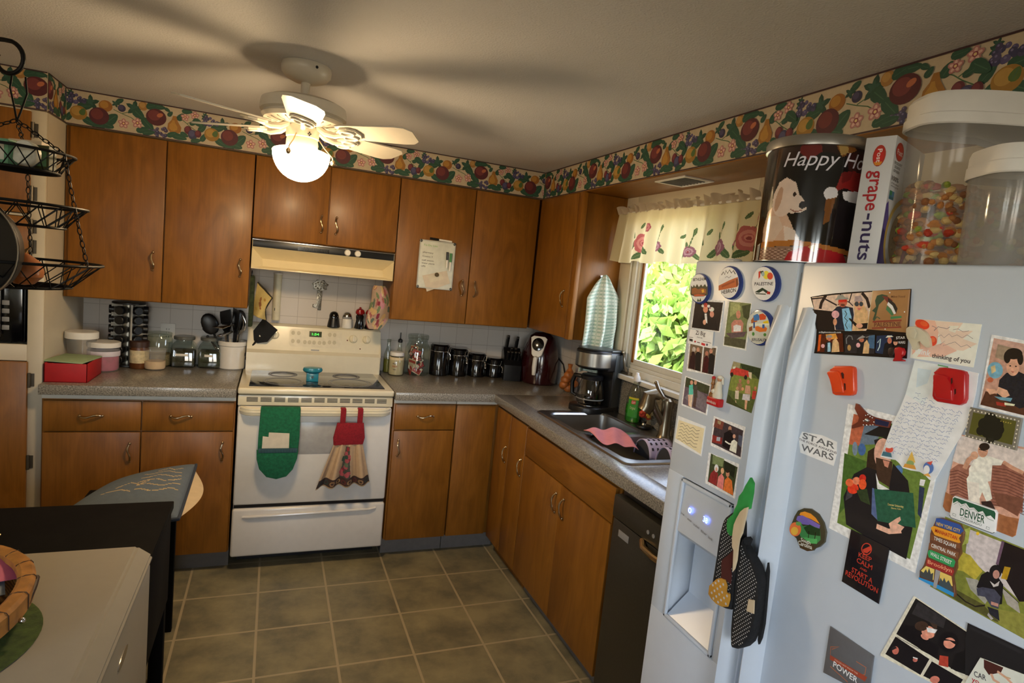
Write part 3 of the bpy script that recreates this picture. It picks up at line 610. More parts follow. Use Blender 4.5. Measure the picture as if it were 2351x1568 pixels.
# backguard
b=MB(); pr=[(-.02,.93),(-.16,.93),(-.155,1.035),(-.125,1.05),(-.088,1.18),(-.072,1.19),(-.02,1.19)]
b.prism(pr,SX+.012,SE-.002,lambda y,z,x:(x,y,z),.012,3); bgd=obj('backguard',b,BISQUE,t)
def bgp(u,v,o=.0): # a point on the sloping control face, u along x, v up it 0..1
    y=-.125+.037*v; z=1.05+.13*v; return Vector((u,y-.962*o,z+.274*o))
b=MB(); b.prism([(-1.70,.18),(-1.43,.18),(-1.42,.3),(-1.42,.8),(-1.43,.92),(-1.70,.92),(-1.71,.8),(-1.71,.3)],0,.0015,lambda u,v,o:bgp(u,v,o)); cp=obj('control_panel',b,pm('panel_print','cfc6ac',.35),t)
b=MB(); b.prism([(-1.603,.62),(-1.535,.62),(-1.535,.86),(-1.603,.86)],0,.0025,lambda u,v,o:bgp(u,v,o)); obj('display',b,pm('display_dark','0a2a0c',.2),cp)
b=MB(); add_text(b,'1:54',(-1.588,.69),(-1.55,.69),.1,lambda u,v:bgp(u,v,.003),'3cff50',.01); obj('display_digits',b,pm('green_led','40ff50',.4,emit=1.2),cp)
b=MB()
for u,v in [(-1.69,.75),(-1.66,.75),(-1.69,.4),(-1.66,.4),(-1.625,.38),(-1.60,.38),(-1.575,.38),(-1.545,.38),(-1.52,.38),(-1.49,.75),(-1.463,.75),(-1.49,.42),(-1.463,.42)]:
    b.prism([(u+.010*math.cos(a),v+.09*math.sin(a)) for a in [2*PI*i/12 for i in range(12)]],0,.003,lambda p,q,o:bgp(p,q,o))
obj('button',b,pm('panel_button','b4aa8e',.4),cp)
for u in (-1.862,-1.787,-1.357,-1.28):
    b=MB(); Mk=Matrix.Rotation(math.radians(74),3,'X'); c=bgp(u,.62,.0)
    b.lathe([(0,0),(.024,0),(.022,.012),(.017,.016),(0,.017)],c,20,Mk); b.box(-.005,.005,-.019,.019,.012,.026,.003,M=Matrix.Translation(c)@Mk.to_4x4()); obj('knob',b,BISQUE,bgd)
for u,v in ((-1.822,.35),(-1.39,.55),(-1.315,.2)): b=MB(); b.prism([(u+.004*math.cos(a),v+.03*math.sin(a)) for a in [2*PI*i/8 for i in range(8)]],0,.001,lambda p,q,o:bgp(p,q,o)); obj('indicator_light',b,pm('indicator','5a1410',.3),bgd)
b=MB(); b.prism([(-1.59,.03),(-1.545,.03),(-1.545,.08),(-1.59,.08)],0,.001,lambda p,q,o:bgp(p,q,o)); obj('badge',b,GREYP,bgd)
# vent strip, door, drawer
b=MB(); b.box(SX+.002,SE-.002,SF+.006,SF+.04,.846,.898,.004); vs=obj('vent_panel',b,BISQUE,t)
b=MB()
for k in range(11):
    x=SX+.04+k*.062
    for z in (.866,.872,.878,.884): b.box(x,x+.05,SF+.0045,SF+.008,z,z+.0028)
obj('vent_slot',b,GAP,vs)
b=MB(); b.box(SX+.004,SE-.004,SF+.002,SF+.045,.345,.842,.010,seg=3); dr=obj('oven_door',b,ENAMEL,t)
b=MB(); b.box(-1.70,-1.42,SF+.0005,SF+.004,.60,.765,.0012); obj('oven_window',b,pm('frosted_window','a8a6a2',.25),dr)
b=MB(); pts=[]; 
for i in range(31):
    u=i/30; x=SX+.02+u*(SE-SX-.04); pts.append((x,SF-.040*min(1,math.sin(PI*u)*6)**.5+.006,.823))
for dz,r in ((0,.012),(.012,.010),(-.010,.009)): b.tube([(p[0],p[1],p[2]+dz) for p in pts],r,10)
obj('handle',b,BISQUE,dr)
b=MB(); b.box(SX+.002,SE-.002,SF+.002,SF+.05,.078,.325,.012,seg=3); dw=obj('storage_drawer',b,ENAMEL,t)
b=MB(); b.tube([(SX+.05,SF+.003,.284),(SX+.08,SF-.006,.287),(SE-.08,SF-.006,.297),(SE-.05,SF+.003,.30)],.007,10); obj('drawer_lip',b,ENAMEL,dw)
b=MB(); b.box(SX+.008,SE-.008,SF+.02,SF+.05,.326,.344); obj('gap_seal',b,GAP,t)
# ---------------------------------------------------------------- range hood
t=thing('range_hood','cream range hood with a black control strip under the short cabinet','range hood',(-1.56,-.2,1.495)); HX0,HX1=-1.919,-1.20
b=MB(); pr=[(-.012,1.645),(-.012,1.52),(-.30,1.497),(-.30,1.51),(-.335,1.535),(-.35,1.603),(-.36,1.606),(-.36,1.645)]
b.box(HX0,HX1,-.30,-.012,1.50,1.648,.003); b.box(HX0,HX1,-.358,-.29,1.604,1.648,.003)
b.prism([(HX0,1.604),(HX1,1.604),(HX1-.012,1.50),(HX0+.012,1.50)],-.30,-.29,lambda x,z,y:(x,y,z))
# sloping recess under the strip
A=[(HX0,-.356,1.604),(HX1,-.356,1.604),(HX1,-.356,1.502),(HX0,-.356,1.502)]; I=[(HX0+.05,-.30,1.55),(HX1-.05,-.30,1.55),(HX1-.045,-.318,1.512),(HX0+.055,-.318,1.512)]
for q in ((A[0],A[1],I[1],I[0]),(A[1],A[2],I[2],I[1]),(A[3],A[0],I[0],I[3]),(I[0],I[1],I[2],I[3]),(A[2],A[3],I[3],I[2])): b.poly(q)
b.box(HX0,HX1,-.356,-.30,1.497,1.503,.001)
obj('hood_shell',b,pm('hood_cream','d8c8a0',.22,var=.02,coat=.4),t)
b=MB(); b.box(HX0+.003,HX1-.003,-.3605,-.3575,1.608,1.643,.001); cs=obj('control_strip',b,BLK,t)
b=MB(); b.box(HX0,HX1,-.3606,-.3575,1.643,1.648,.0005); obj('edge_trim',b,CHROME,cs)
b=MB()
for i in range(26): b.box(-1.70+i*.006,-1.697+i*.006,-.362,-.3595,1.612,1.632)
obj('vent_slat',b,BLKG,cs)
for x in (-1.451,-1.398): b=MB(); b.cyl((x,-.3605,1.626),.017,.014,axis=Matrix.Rotation(PI/2,3,'X'),r2=.015,seg=20,bev=.002); obj('knob',b,WPL,cs)
# ---------------------------------------------------------------- dishwasher
t=thing('dishwasher','dark stainless dishwasher between sink cabinet and fridge','dishwasher',(-.3,-2.19,0))
DW=pm('dark_stainless','47443c',.36,.6,.08,stretch=(60,4,4))
b=MB(); b.box(-.595,-.078,-2.462,-1.912,.11,.872,.003); obj('body',b,BLK,t)
b=MB(); b.box(-.625,-.597,-2.465,-1.91,.11,.765,.006); d=obj('door',b,DW,t); b=MB(); b.box(-.632,-.597,-2.465,-1.91,.77,.852,.006); cp=obj('control_panel',b,DW,t)
b=MB(); b.box(-.6265,-.6245,-2.02,-1.955,.712,.737,.001); obj('badge',b,GREYP,d)
b=MB(); b.tube([(-.628,-2.10,.762),(-.645,-2.13,.752),(-.647,-2.19,.75),(-.645,-2.25,.752),(-.628,-2.28,.762)],.011,10); obj('handle',b,BRASS,d)
b=MB(); b.cyl((-.634,-2.13,.805),.007,.004,'x',seg=12); b.cyl((-.634,-2.16,.805),.007,.004,'x',seg=12); obj('button',b,GREYP,cp)
b=MB(); b.box(-.56,-.54,-2.462,-1.912,0,.11); obj('toe_kick',b,BLK,t)
# ================================================================ CEILING FAN
FX,FYc=-1.742,-1.42
t=thing('ceiling_fan','white six-blade ceiling fan with a lit bowl lamp','ceiling fan',(FX,FYc,1.84))
FANW=pm('fan_white','dcd6c8',.3,var=.02,coat=.2); c=(FX,FYc,0)
b=MB(); b.lathe([(0,2.224),(.080,2.224),(.082,2.215),(.080,2.197),(.068,2.182),(.045,2.172),(.022,2.168),(0,2.168)],c,36); cn=obj('canopy',b,FANW,t)
b=MB(); 
for a in (.3,2.2,-1.2): b.sph((FX+.081*math.cos(a),FYc+.081*math.sin(a),2.207),.005,seg=8)
obj('screw',b,BLK,cn)
b=MB(); b.lathe([(0,2.17),(.015,2.17),(.015,2.128),(.022,2.125),(.024,2.112),(.02,2.108),(0,2.108)],c,20); b.tube([(FX-.03,FYc-.01,2.12),(FX+.03,FYc+.01,2.12)],.003,6); obj('downrod',b,FANW,t)
b=MB(); b.lathe([(0,2.112),(.05,2.111),(.115,2.106),(.137,2.096),(.141,2.08),(.141,2.06),(.130,2.055),(.130,2.05),(.136,2.046),(.128,2.034),(.10,2.026),(.06,2.024),(0,2.024)],c,48); mo=obj('motor_housing',b,FANW,t)
b=MB(); 
for i in range(24):
    a=2*PI*i/24; b.tube([(FX+.085*math.cos(a),FYc+.085*math.sin(a),2.0255),(FX+.118*math.cos(a),FYc+.118*math.sin(a),2.031)],.0025,6)
obj('vent_slot',b,pm('fan_slot','8a8478',.5),mo)
BZ_=2.012
for k in range(6):
    a=math.radians(-32+60*k); R=Matrix.Rotation(a,4,'Z'); T=Matrix.Translation((FX,FYc,BZ_))@R@Matrix.Rotation(math.radians(-12),4,'X')
    out=[(.135,-.042),(.16,-.05),(.35,-.062),(.385,-.058),(.408,-.035),(.408,.035),(.385,.058),(.35,.062),(.16,.05),(.135,.042)]
    b=MB(); b.prism(out,0,.006,lambda x,y,z:T@Vector((x,y,z)),.0015,1); bl=obj('blade',b,FANW,t)
    b=MB(); T2=Matrix.Translation((FX,FYc,BZ_))@R
    b.tube([T2@Vector(p) for p in ((.055,0,.012),(.085,0,-.006),(.12,0,-.012),(.16,0,-.006))],[.010,.011,.010,.008],8)
    b.prism([(.13,-.012),(.15,-.036),(.18,-.042),(.205,-.030),(.215,0),(.205,.030),(.18,.042),(.15,.036),(.13,.012)],-.008,0,lambda x,y,z:T@Vector((x,y,z)),.002,1)
    for s in (-1,1): b.tube([T@Vector((.172+.024*math.cos(q),s*.017+.016*math.sin(q),-.010)) for q in [2*PI*i/14 for i in range(14)]],.0045,6,True)
    obj('blade_bracket',b,FANW,bl)
b=MB(); b.lathe([(0,2.026),(.05,2.026),(.054,2.015),(.054,1.985),(.050,1.982),(.052,1.976),(.053,1.952),(.0,1.952)],c,32); lk=obj('light_kit',b,FANW,t)
b=MB(); 
for dx,dz in ((0,.005),(0,-.005),(.004,0),(-.004,0)): b.box(FX+.02+dx-.002,FX+.02+dx+.002,FYc-.0525,FYc-.048,1.994+dz-.002,1.994+dz+.002)
obj('emblem',b,BLK,lk)
BULB=pm('lit_glass','fff0d8',.4,emit=105,ecol=(1,.71,.39)); 
b=MB(); n=14; pr=[(.094*math.cos(PI/2*i/n),1.932-.094*math.sin(PI/2*i/n)) for i in range(n+1)]; pr[-1]=(0,1.838)
b.lathe(pr,c,48); obj('glass_bowl',b,BULB,t)
b=MB(); b.lathe([(.052,1.955),(.056,1.948),(.080,1.944),(.092,1.939),(.0955,1.934),(.0948,1.931)],c,48); obj('bowl_collar',b,pm('lit_glass_rim','fff0d8',.4,emit=12,ecol=(1,.71,.39)),lk)
for a in (.15,2.25,4.3):
    b=MB(); x,y=math.cos(a),math.sin(a); b.tube([(FX+.055*x,FYc+.055*y,1.99),(FX+.075*x,FYc+.075*y,1.965),(FX+.105*x,FYc+.105*y,1.938),(FX+.108*x,FYc+.108*y,1.922)],.0022,6); b.sph((FX+.108*x,FYc+.108*y,1.92),.009,.009,.011,10); obj('bowl_hanger',b,BRASS,lk)
# ================================================================ ON THE BACK COUNTER
def pip(x,y,poly):
    c=False; n=len(poly); j=n-1
    for i in range(n):
        a,b_=poly[i],poly[j]
        if (a[1]>y)!=(b_[1]>y) and x<(b_[0]-a[0])*(y-a[1])/(b_[1]-a[1])+a[0]: c=not c
        j=i
    return c
class Raster:
    def __init__(s,base): s.base=lin(base); s.S=[]
    def P(s,c,pts):
        if isinstance(pts,str):
            a=[float(t) for t in pts.split()]; pts=list(zip(a[::2],a[1::2]))
        xs=[p[0] for p in pts]; ys=[p[1] for p in pts]; s.S.append((lin(c),min(xs),max(xs),min(ys),max(ys),pts)); return s
    def E(s,c,cx,cy,rx,ry,rot=0): return s.P(c,ellp(cx,cy,rx,ry,rot,20))
    def L(s,c,w,pts):
        if isinstance(pts,str):
            a=[float(t) for t in pts.split()]; pts=list(zip(a[::2],a[1::2]))
        for q in strip(pts,w): s.P(c,[(p.x,p.y) for p in q])
        return s
    def __call__(s,x,y):
        for c,x0,x1,y0,y1,p in reversed(s.S):
            if x0<=x<=x1 and y0<=y<=y1 and pip(x,y,p): return c
        return s.base
Z=CT+.0005
t=thing('storage_box','red lidless cardboard box on the counter beside the pantry','box',(-2.63,-.46,Z))
RED=pm('red_card','a80d14',.6,var=.06)
b=MB(); x0,x1,y0,y1=-2.705,-2.548,-.583,-.352
for q in ((x0,x1,y0,y0+.004),(x0,x1,y1-.004,y1),(x0,x0+.004,y0,y1),(x1-.004,x1,y0,y1)): b.box(*q,Z,Z+.084,.001)
b.box(x0,x1,y0,y1,Z,Z+.003); obj('shell',b,RED,t)
b=MB(); b.box(x0+.006,x1-.006,y0+.006,y1-.006,Z+.0035,Z+.07,.002); solo('paper_stack',b,pm('dark_papers','2a2420',.7),'dark papers filling the red box','papers')
b=MB(); b.box(-.075,.075,-.10,.10,0,.006,.001,M=Matrix.Translation((-2.628,-.47,Z+.085))@Matrix.Rotation(-.15,4,'Z')@Matrix.Rotation(.02,4,'Y')); solo('notepad',b,pm('pale_green_paper','94a880',.7),'pale green notepad lying on top of the red box','notepad')
def jar(name,label,cat,x,y,r,h,body,lid,lidh=.02,lidr=None,fill=None,fillh=.5,group=None,prof=None,z=Z,seg=32):
    t=thing(name,label,cat,(x,y,z),group); b=MB()
    pr=prof or [(0,0),(r*.92,0),(r,.008),(r,h-lidh-.012),(r*.9,h-lidh),(r*.88,h-lidh+.004)]
    b.lathe(pr,(x,y,z),seg); obj('body',b,body,t)
    if fill:
        b=MB(); b.lathe([(0,.004),(r*.88,.004),(r*.95,.012),(r*.95,h*fillh),(0,h*fillh)],(x,y,z),seg); obj('contents',b,fill,t)
    if lid:
        lr=lidr or r*.95; b=MB(); b.lathe([(lr,h-lidh-.002),(lr,h-.003),(lr-.004,h),(0,h)],(x,y,z),seg); obj('lid',b,lid,t)
    return t
DRY=pm('dry_ingredients','8a7a60',.9,var=.4,sc_=120); PINKT=pm('pink_mix','b8486c',.6,var=.2); OAT=pm('pale_powder','c8ae8a',.9,var=.1)
t=jar('plastic_cup','tall cloudy tub with a white lid behind the red box','tub',-2.645,-.285,.06,.19,CLEARPL,WPL,.03,.068,OAT,.3,prof=[(0,0),(.048,0),(.05,.005),(.062,.168),(.062,.178)])
t=jar('drink_mix_tub','clear tub of pink drink mix with a white lid','tub',-2.56,-.262,.066,.142,CLEARPL,WPL,.022,.071,PINKT,.55)
b=MB(); b.lathe([(.0685,.075),(.0688,.076),(.0688,.098),(.0685,.099)],(-2.56,-.262,Z),32); obj('label_band',b,pm('pale_label','cfc6cc',.5),t)
# carousel spice rack
t=thing('spice_rack','tall black revolving spice rack of glass jars under the wall cabinet','spice rack',(-2.49,-.105,Z))
b=MB(); b.cyl((-2.49,-.105,Z),.075,.012,seg=32,bev=.002); b.cyl((-2.49,-.105,Z+.32),.075,.01,seg=32,bev=.002); obj('base',b,BLK,t)
b=MB(); 
for a in (.0,PI/2): b.box(-.076,.076,-.004,.004,.012,.32,M=Matrix.Translation((-2.49,-.105,Z))@Matrix.Rotation(a+.35,4,'Z'))
b.cyl((-2.49,-.105,Z+.012),.03,.308,seg=16); obj('column',b,pm('rack_steel','a8a49a',.35,.7),t)
CAP=BLK
for k in range(6):
    a=2*PI*k/6+.2
    for j in range(6):
        d=Vector((math.cos(a),math.sin(a),0)); c0=Vector((-2.49,-.105,Z+.04+j*.05))+d*.022; rot=d.to_track_quat('Z','Y').to_matrix()
        b=MB(); b.lathe([(0,0),(.02,0),(.02,.042),(.017,.046)],c0,14,rot); jr=obj('spice_jar',b,SMOKE,t)
        b=MB(); b.lathe([(.0215,.043),(.0215,.062),(.019,.064),(0,.064)],c0,14,rot); obj('cap',b,CAP,jr)
t=jar('spread_jar','brown-lidded jar with a cream label beside the spice rack','jar',-2.425,-.175,.043,.142,pm('brown_spread','5a3418',.3),pm('brown_lid','3a2214',.45),.028,.045)
b=MB(); b.lathe([(.0433,.03),(.0436,.031),(.0436,.094),(.0433,.095)],(-2.425,-.175,Z),32); obj('label_band',b,pm('cream_label','c8b890',.5,var=.2,sc_=60),t)
jar('glass_jar','big round glass jar with a glass lid behind the plastic cup','jar',-2.352,-.075,.061,.178,GLASS,GLASS,.02,.058,pm('pale_grain','9a8a6a',.9,var=.3,sc_=150),.35)
jar('plastic_cup','small clear cup of tan powder standing ahead of the big glass jar','cup',-2.352,-.19,.05,.108,CLEARPL,CLEARPL,.012,.051,OAT,.4,prof=[(0,0),(.036,0),(.038,.004),(.049,.096),(.05,.10)])
def sqjar(x,y,label,fill,lw):
    t=thing('glass_jar',label,'jar',(x,y,Z),'square glass jars on the back counter'); b=MB(); w=.058
    R=[]
    for (ww,zz,rr) in ((w-.006,0,.01),(w,.006,.012),(w,.105,.014),(w-.008,.125,.02),(.042,.138,.04),(.042,.146,.04)):
        R.append((rrect(x-ww,x+ww,y-ww,y+ww,min(rr,ww*.98),4),Z+zz))
    loopface(b,[r[0] for r in R],[r[1] for r in R]); b.fin([b.bm.faces.new([b.v((px,py,Z)) for px,py in R[0][0]])]); obj('body',b,GLASS,t)
    b=MB(); b.box(x-w+.004,x+w-.004,y-w+.004,y+w-.004,Z+.004,Z+.088,.01); obj('contents',b,fill,t)
    b=MB(); b.lathe([(0,.146),(.05,.146),(.052,.15),(.052,.16),(.049,.164),(0,.164)],(x,y,Z),28); obj('lid',b,pm('jar_lid','6a6c66',.25,.3),t)
    b=MB(); b.box(x-lw,x+lw-.008,y-w-.0012,y-w+.001,Z+.062,Z+.075,.0005); obj('paper_label',b,pm('white_label','d8d2c4',.5),t)
HERB=pm('dark_herbs','33311f',.95,var=.6,sc_=180); HERB2=pm('green_herbs','333a24',.95,var=.6,sc_=140)
sqjar(-2.235,-.075,'square glass jar of dark tea with a wide label, beside the big round jar',HERB,.034); sqjar(-2.108,-.072,'square glass jar of green herbs with a short label, beside the utensil crock',HERB2,.024)
# utensil crock
t=thing('utensil_crock','white stoneware utensil crock beside the stove','crock',(-2.0,-.085,Z)); b=MB()
b.lathe([(0,0),(.062,0),(.066,.005),(.068,.125),(.073,.13),(.074,.15),(.070,.153),(.066,.15),(.062,.12),(.06,.01),(0,.01)],(-2.0,-.085,Z),36); obj('body',b,ENAMEL,t)
UG='utensils in the white crock'
def utensil(name,label,dx,dy,tilt,az,kind,Ln=.28,mat=None):
    Mx=Matrix.Translation((-2.0+dx,-.085+dy,Z+.012))@Matrix.Rotation(az,4,'Z')@Matrix.Rotation(tilt,4,'Y'); b=MB(); m=mat or BLK
    b.tube([Mx@Vector((0,0,0)),Mx@Vector((0,0,Ln*.5)),Mx@Vector((0,0,Ln*.72))],[.005,.0055,.006],8)
    h=lambda x,z,y:Mx@Vector((x,y,z))
    e=Ln*.7
    if kind=='turner': b.prism([(-.012,e-.01),(.012,e-.01),(.048,e+.03),(.05,e+.12),(-.05,e+.12),(-.048,e+.03)],-.002,.002,h,.0008,1)
    elif kind=='spoon': b.sph(Mx@Vector((0,0,e+.05)),.042,.012,.06,16,Mx.to_3x3())
    elif kind=='ladle': b.lathe([(0,-.03),(.028,-.02),(.042,.005),(.045,.012),(.041,.012),(.026,-.014),(0,-.023)],Mx@Vector((.03,0,e+.03)),18,Mx.to_3x3()@Matrix.Rotation(1.2,3,'Y'))
    elif kind=='whisk':
        for i in range(6):
            a=PI*i/6; b.tube([Mx@Vector((.033*math.sin(PI*s)*math.cos(a),.033*math.sin(PI*s)*math.sin(a),e+.12*s if s<1 else e+.12)) for s in [k/8 for k in range(9)]],.0016,5)
    elif kind=='masher': b.box(-.045,.045,-.012,.012,e,e+.012,.003,M=Mx); b.box(-.05,.05,-.035,.035,e+.05,e+.056,.003,M=Mx)
    return solo(name,b,m,label,'utensil',UG)
utensil('spatula','black slotted turner leaning furthest towards the stove',.02,.0,.62,-.35,'turner',.27); utensil('ladle','black ladle leaning over the stove edge',.03,.01,.75,.1,'ladle',.25)
utensil('serving_spoon','black serving spoon upright in the crock',0,.01,.12,.6,'spoon',.29); utensil('spatula','black turner upright at the back of the crock',.0,.02,.1,-1.2,'turner',.28); utensil('serving_spoon','black spoon leaning towards the herb jars',-.02,0,-.4,.1,'spoon',.28)
utensil('ladle','black ladle hooked out towards the herb jars',-.02,.01,-.62,-.2,'ladle',.27); utensil('whisk','thin steel whisk among the black utensils',.01,-.02,.2,-1.0,'whisk',.26,CHROME); utensil('masher','steel-handled masher among the black utensils',-.01,-.02,-.22,.9,'masher',.26,CHROME); utensil('spatula','black turner tipped forward in the crock',-.005,-.01,.25,2.2,'turner',.27)
# wall outlet
t=thing('wall_outlet','white double wall outlet on the tiles above the glass jars','outlet',(-2.326,-.003,1.065)); b=MB(); b.box(-2.362,-2.29,-.007,-.001,1.045,1.15,.002); obj('plate',b,WPL,t)
for z in (1.078,1.118):
    b=MB(); b.cyl((-2.326,-.0065,z),.014,.002,axis=Matrix.Rotation(PI/2,3,'X'),seg=16); s=obj('socket',b,WPL,t); b=MB(); b.box(-2.333,-2.331,-.0095,-.008,z-.004,z+.005); b.box(-2.321,-2.319,-.0095,-.008,z-.004,z+.005); obj('slot',b,BLK,s)
# ---- behind / above the stove
b=MB(); b.cyl((-1.787,-.026,1.206),.022,.265,seg=24,bev=.004); b.box(-1.805,-1.769,-.02,-.001,1.215,1.46,.002); tb=solo('wall_tube',b,pm('tube_cream','cfc8ae',.35),'cream upright tube fixture on the tile wall behind the stove','wall fixture')
b=MB(); b.box(-1.797,-1.793,-.0490,-.0465,1.262,1.278,.0008); obj('switch',b,BLK,tb)
b=MB(); b.lathe([(.0225,.262),(.025,.263),(.025,.27),(0,.27)],(-1.787,-.026,1.206),24); obj('cap',b,WPL,tb)
# key shaped ornament
PWT=pm('pewter','8a867c',.3,.9,.3,sc_=90,bump=.4,bsc=150); t=thing('wall_ornament','pewter key-shaped ornament hanging on the tile wall above the stove','ornament',(-1.555,-.004,1.285)); b=MB()
h=lambda x,z,y:Vector((-1.555+x,-.003-y,z))
pts=[]
for i in range(40):
    a=2*PI*i/40; r=.038+.007*math.sin(7*a); pts.append((r*1.05*math.cos(a),1.425+r*.8*math.sin(a)))
b.prism(pts,0,.012,h,.004); obj('head',b,PWT,t)
b=MB(); b.prism([(-.014,1.40),(.014,1.40),(.012,1.28),(-.006,1.28),(-.006,1.296),(-.036,1.296),(-.036,1.312),(-.012,1.314)],0,.009,h,.003); obj('shaft',b,PWT,t)
b=MB()
for i in range(9): a=2*PI*i/9; b.sph(h(.026*math.cos(a),1.425+.02*math.sin(a),.013),.005,seg=8)
obj('stud',b,CHROME,t)
# shakers and pepper mills on the backguard
SG='shakers and mills on top of the stove'; SZ=1.1895
def lathed(name,label,cat,parts,x,y,z,group=None):
    t=thing(name,label,cat,(x,y,z),group)
    for n,pr,m in parts: b=MB(); b.lathe(pr,(x,y,z),24); obj(n,b,m,t)
    return t
lathed('salt_shaker','black dome-topped shaker on the stove top ledge','shaker',[('body',[(0,0),(.034,0),(.036,.004),(.031,.035),(.027,.052)],BLK),('cap',[(.027,.052),(.027,.07),(.021,.085),(.011,.092),(0,.094)],BLKG)],-1.47,-.058,SZ,SG)
lathed('salt_shaker','white dome-topped shaker with a grey cap on the stove top ledge','shaker',[('body',[(0,0),(.029,0),(.031,.004),(.028,.052),(.026,.055)],WPL),('band',[(.0262,.055),(.0272,.056),(.0272,.066),(.026,.067)],GREYP),('cap',[(.026,.067),(.025,.075),(.019,.088),(.010,.094),(0,.095)],CHROME)],-1.395,-.057,SZ,SG)
for x,l in ((-1.322,'red-topped dark pepper mill standing next to the white shaker'),(-1.262,'red-topped dark pepper mill standing against the floral potholder')):
    lathed('pepper_mill',l,'pepper mill',[('body',[(0,0),(.027,0),(.029,.004),(.026,.02),(.020,.05),(.023,.07),(.023,.078),(.018,.084)],BLKG),('top',[(.018,.084),(.026,.090),(.0275,.1),(.022,.114),(.010,.121),(.006,.122),(.007,.128),(0,.131)],pm('red_lacquer','8c1418',.15,coat=.6))],x,-.056,SZ,SG)
# teal clip / spoon rest on the cooktop
t=thing('timer','teal kitchen timer shaped like a small stand on the cooktop','timer',(-1.593,-.44,.937)); TEAL=pm('teal_plastic','1f7688',.3,coat=.3)
b=MB(); h=lambda x,z,y:Vector((-1.593+x,-.43-y,.937+z)); b.prism([(-.03,0),(.03,0),(.03,.042),(.024,.05),(-.024,.05),(-.03,.042)],-.012,.02,h,.005); obj('base',b,TEAL,t)
b=MB(); b.lathe([(0,0),(.03,.0),(.048,.012),(.05,.02),(.046,.03),(.0,.034)],(-1.593,-.432,.980),28,None,1,.7); obj('top',b,TEAL,t)
b=MB(); b.cyl((-1.593,-.4495,.962),.006,.002,axis=Matrix.Rotation(PI/2,3,'X'),seg=12); obj('hole',b,BLK,t)
# potholders hanging beside the hood
def pillow(outline,th,fn,bev): 
    b=MB(); b.prism(outline,0,th,fn,bev,3); return b
hl=lambda y,z,x:Vector((-1.925+x,y,z))
b=MB(); b.prism([(-.30,1.445),(-.27,1.46),(-.235,1.44),(-.215,1.33),(-.205,1.245),(-.235,1.20),(-.29,1.19),(-.315,1.26),(-.32,1.37)],.004,.026,hl,.009,3); t=solo('oven_mitt',b,pm('dark_green_quilt','2a331a',.95,var=.5,sc_=60,bump=.5,bsc=120),'dark green quilted mitt hanging at the cabinet side over the stove','oven mitt')
b=MB(); b.tube([(-1.915,-.27+.012*math.cos(a),1.463+.02*math.sin(a)) for a in [2*PI*i/14 for i in range(14)]],.003,6,True); obj('loop',b,BLK,t)
ph=Raster('c0a868').E('8a5a34',.55,.5,.12,.09).E('9c6a3a',.5,.36,.07,.1).E('b89a4a',.3,.75,.1,.06).E('8c4a34',.62,.62,.06,.04).E('a8803c',.75,.25,.08,.05)
def phs(u,v):
    A,B,C_,D_=Vector((-1.887,-.20,1.422)),Vector((-1.812,-.215,1.346)),Vector((-1.838,-.205,1.222)),Vector((-1.905,-.20,1.25))
    p=(A*(1-u)+B*u)*(1-v)+(D_*(1-u)+C_*u)*v; return p+Vector((-.018*math.sin(PI*v)*u,.03*math.sin(u*4+v*3)*v-.02,.0))
b=MB(); b.sheet(phs,30,30,lambda u,v:ph(u,v)); t=solo('pot_holder',b,CLOTH,'cream square pot holder with a brown motif hanging beside the green mitt','pot holder',solid=.008,off=0)
b=MB(); b.tube([phs(0,0),phs(.5,0)+Vector((0,-.004,.004)),phs(1,0),phs(1,.5),phs(1,1)],.005,6); obj('binding',b,pm('dark_binding','2a241a',.9),t)
fl=Raster('a8907c')
rr=random.Random(3)
for i in range(60): fl.E(rr.choice(['b8808a','8c3a44','6a7a58','c8b090','9c5c58','7a2a3c','c0a070','5c6a5c']),rr.random(),rr.random(),rr.uniform(.05,.12),rr.uniform(.04,.08),rr.uniform(0,180))
def fls(u,v):
    a=(u-.5)*2; w=(.118-.018*math.sin(v*PI*1.6))*math.sin(PI*min(.97,max(.03,v*.94+.03)))**.35
    return Vector((-1.258+.012*math.sin(v*4)+w*.5*a,-.285-.03*(1-a*a)*math.sin(PI*min(1,v+.1)),1.462-v*.245))
b=MB(); b.sheet(fls,40,60,lambda u,v:fl(u,v)); t=solo('oven_mitt',b,CLOTH,'floral oven mitt hanging at the cabinet side behind the pepper mills','oven mitt',solid=.012)
b=MB(); b.tube([fls(0,k/20) for k in range(21)],.005,6); obj('binding',b,pm('maroon_binding','6a1f2c',.9),t)
# towels on the oven handle
t=thing('hanging_mitt','green towelling double mitt with a pocket hanging on the oven handle','oven mitt',(-1.735,-.66,.50)); GRN=pm('green_terry','12603e',.95,var=.25,sc_=90,bump=.6,bsc=300)
hf=lambda x,z,y:Vector((x,-.662-y,z)); out=[(-1.832,.845),(-1.652,.845),(-1.650,.70),(-1.655,.60),(-1.672,.545),(-1.70,.512),(-1.745,.50),(-1.79,.512),(-1.822,.55),(-1.835,.60),(-1.836,.70)]
b=MB(); b.prism(out,0,.012,hf,.004,2); b.box(-1.832,-1.652,-.672,-.640,.838,.852,.005); obj('body',b,GRN,t)
b=MB(); b.prism([(-1.840,.645),(-1.652,.638),(-1.655,.60),(-1.672,.545),(-1.70,.510),(-1.745,.498),(-1.79,.510),(-1.824,.55),(-1.838,.60)],.012,.024,hf,.005,2); pk=obj('pocket',b,GRN,t)
b=MB()
for i in range(14): b.mi=i%4; x=-1.832+i*.0125; b.box(x,x+.0125,-.688,-.684,.632,.654,.001)
obj('pocket_trim',b,[pm('trim_red','7c2a2c',.9),pm('trim_teal','2c4a50',.9),pm('trim_gold','8c6a40',.9),pm('trim_violet','4a3a5c',.9)],pk)
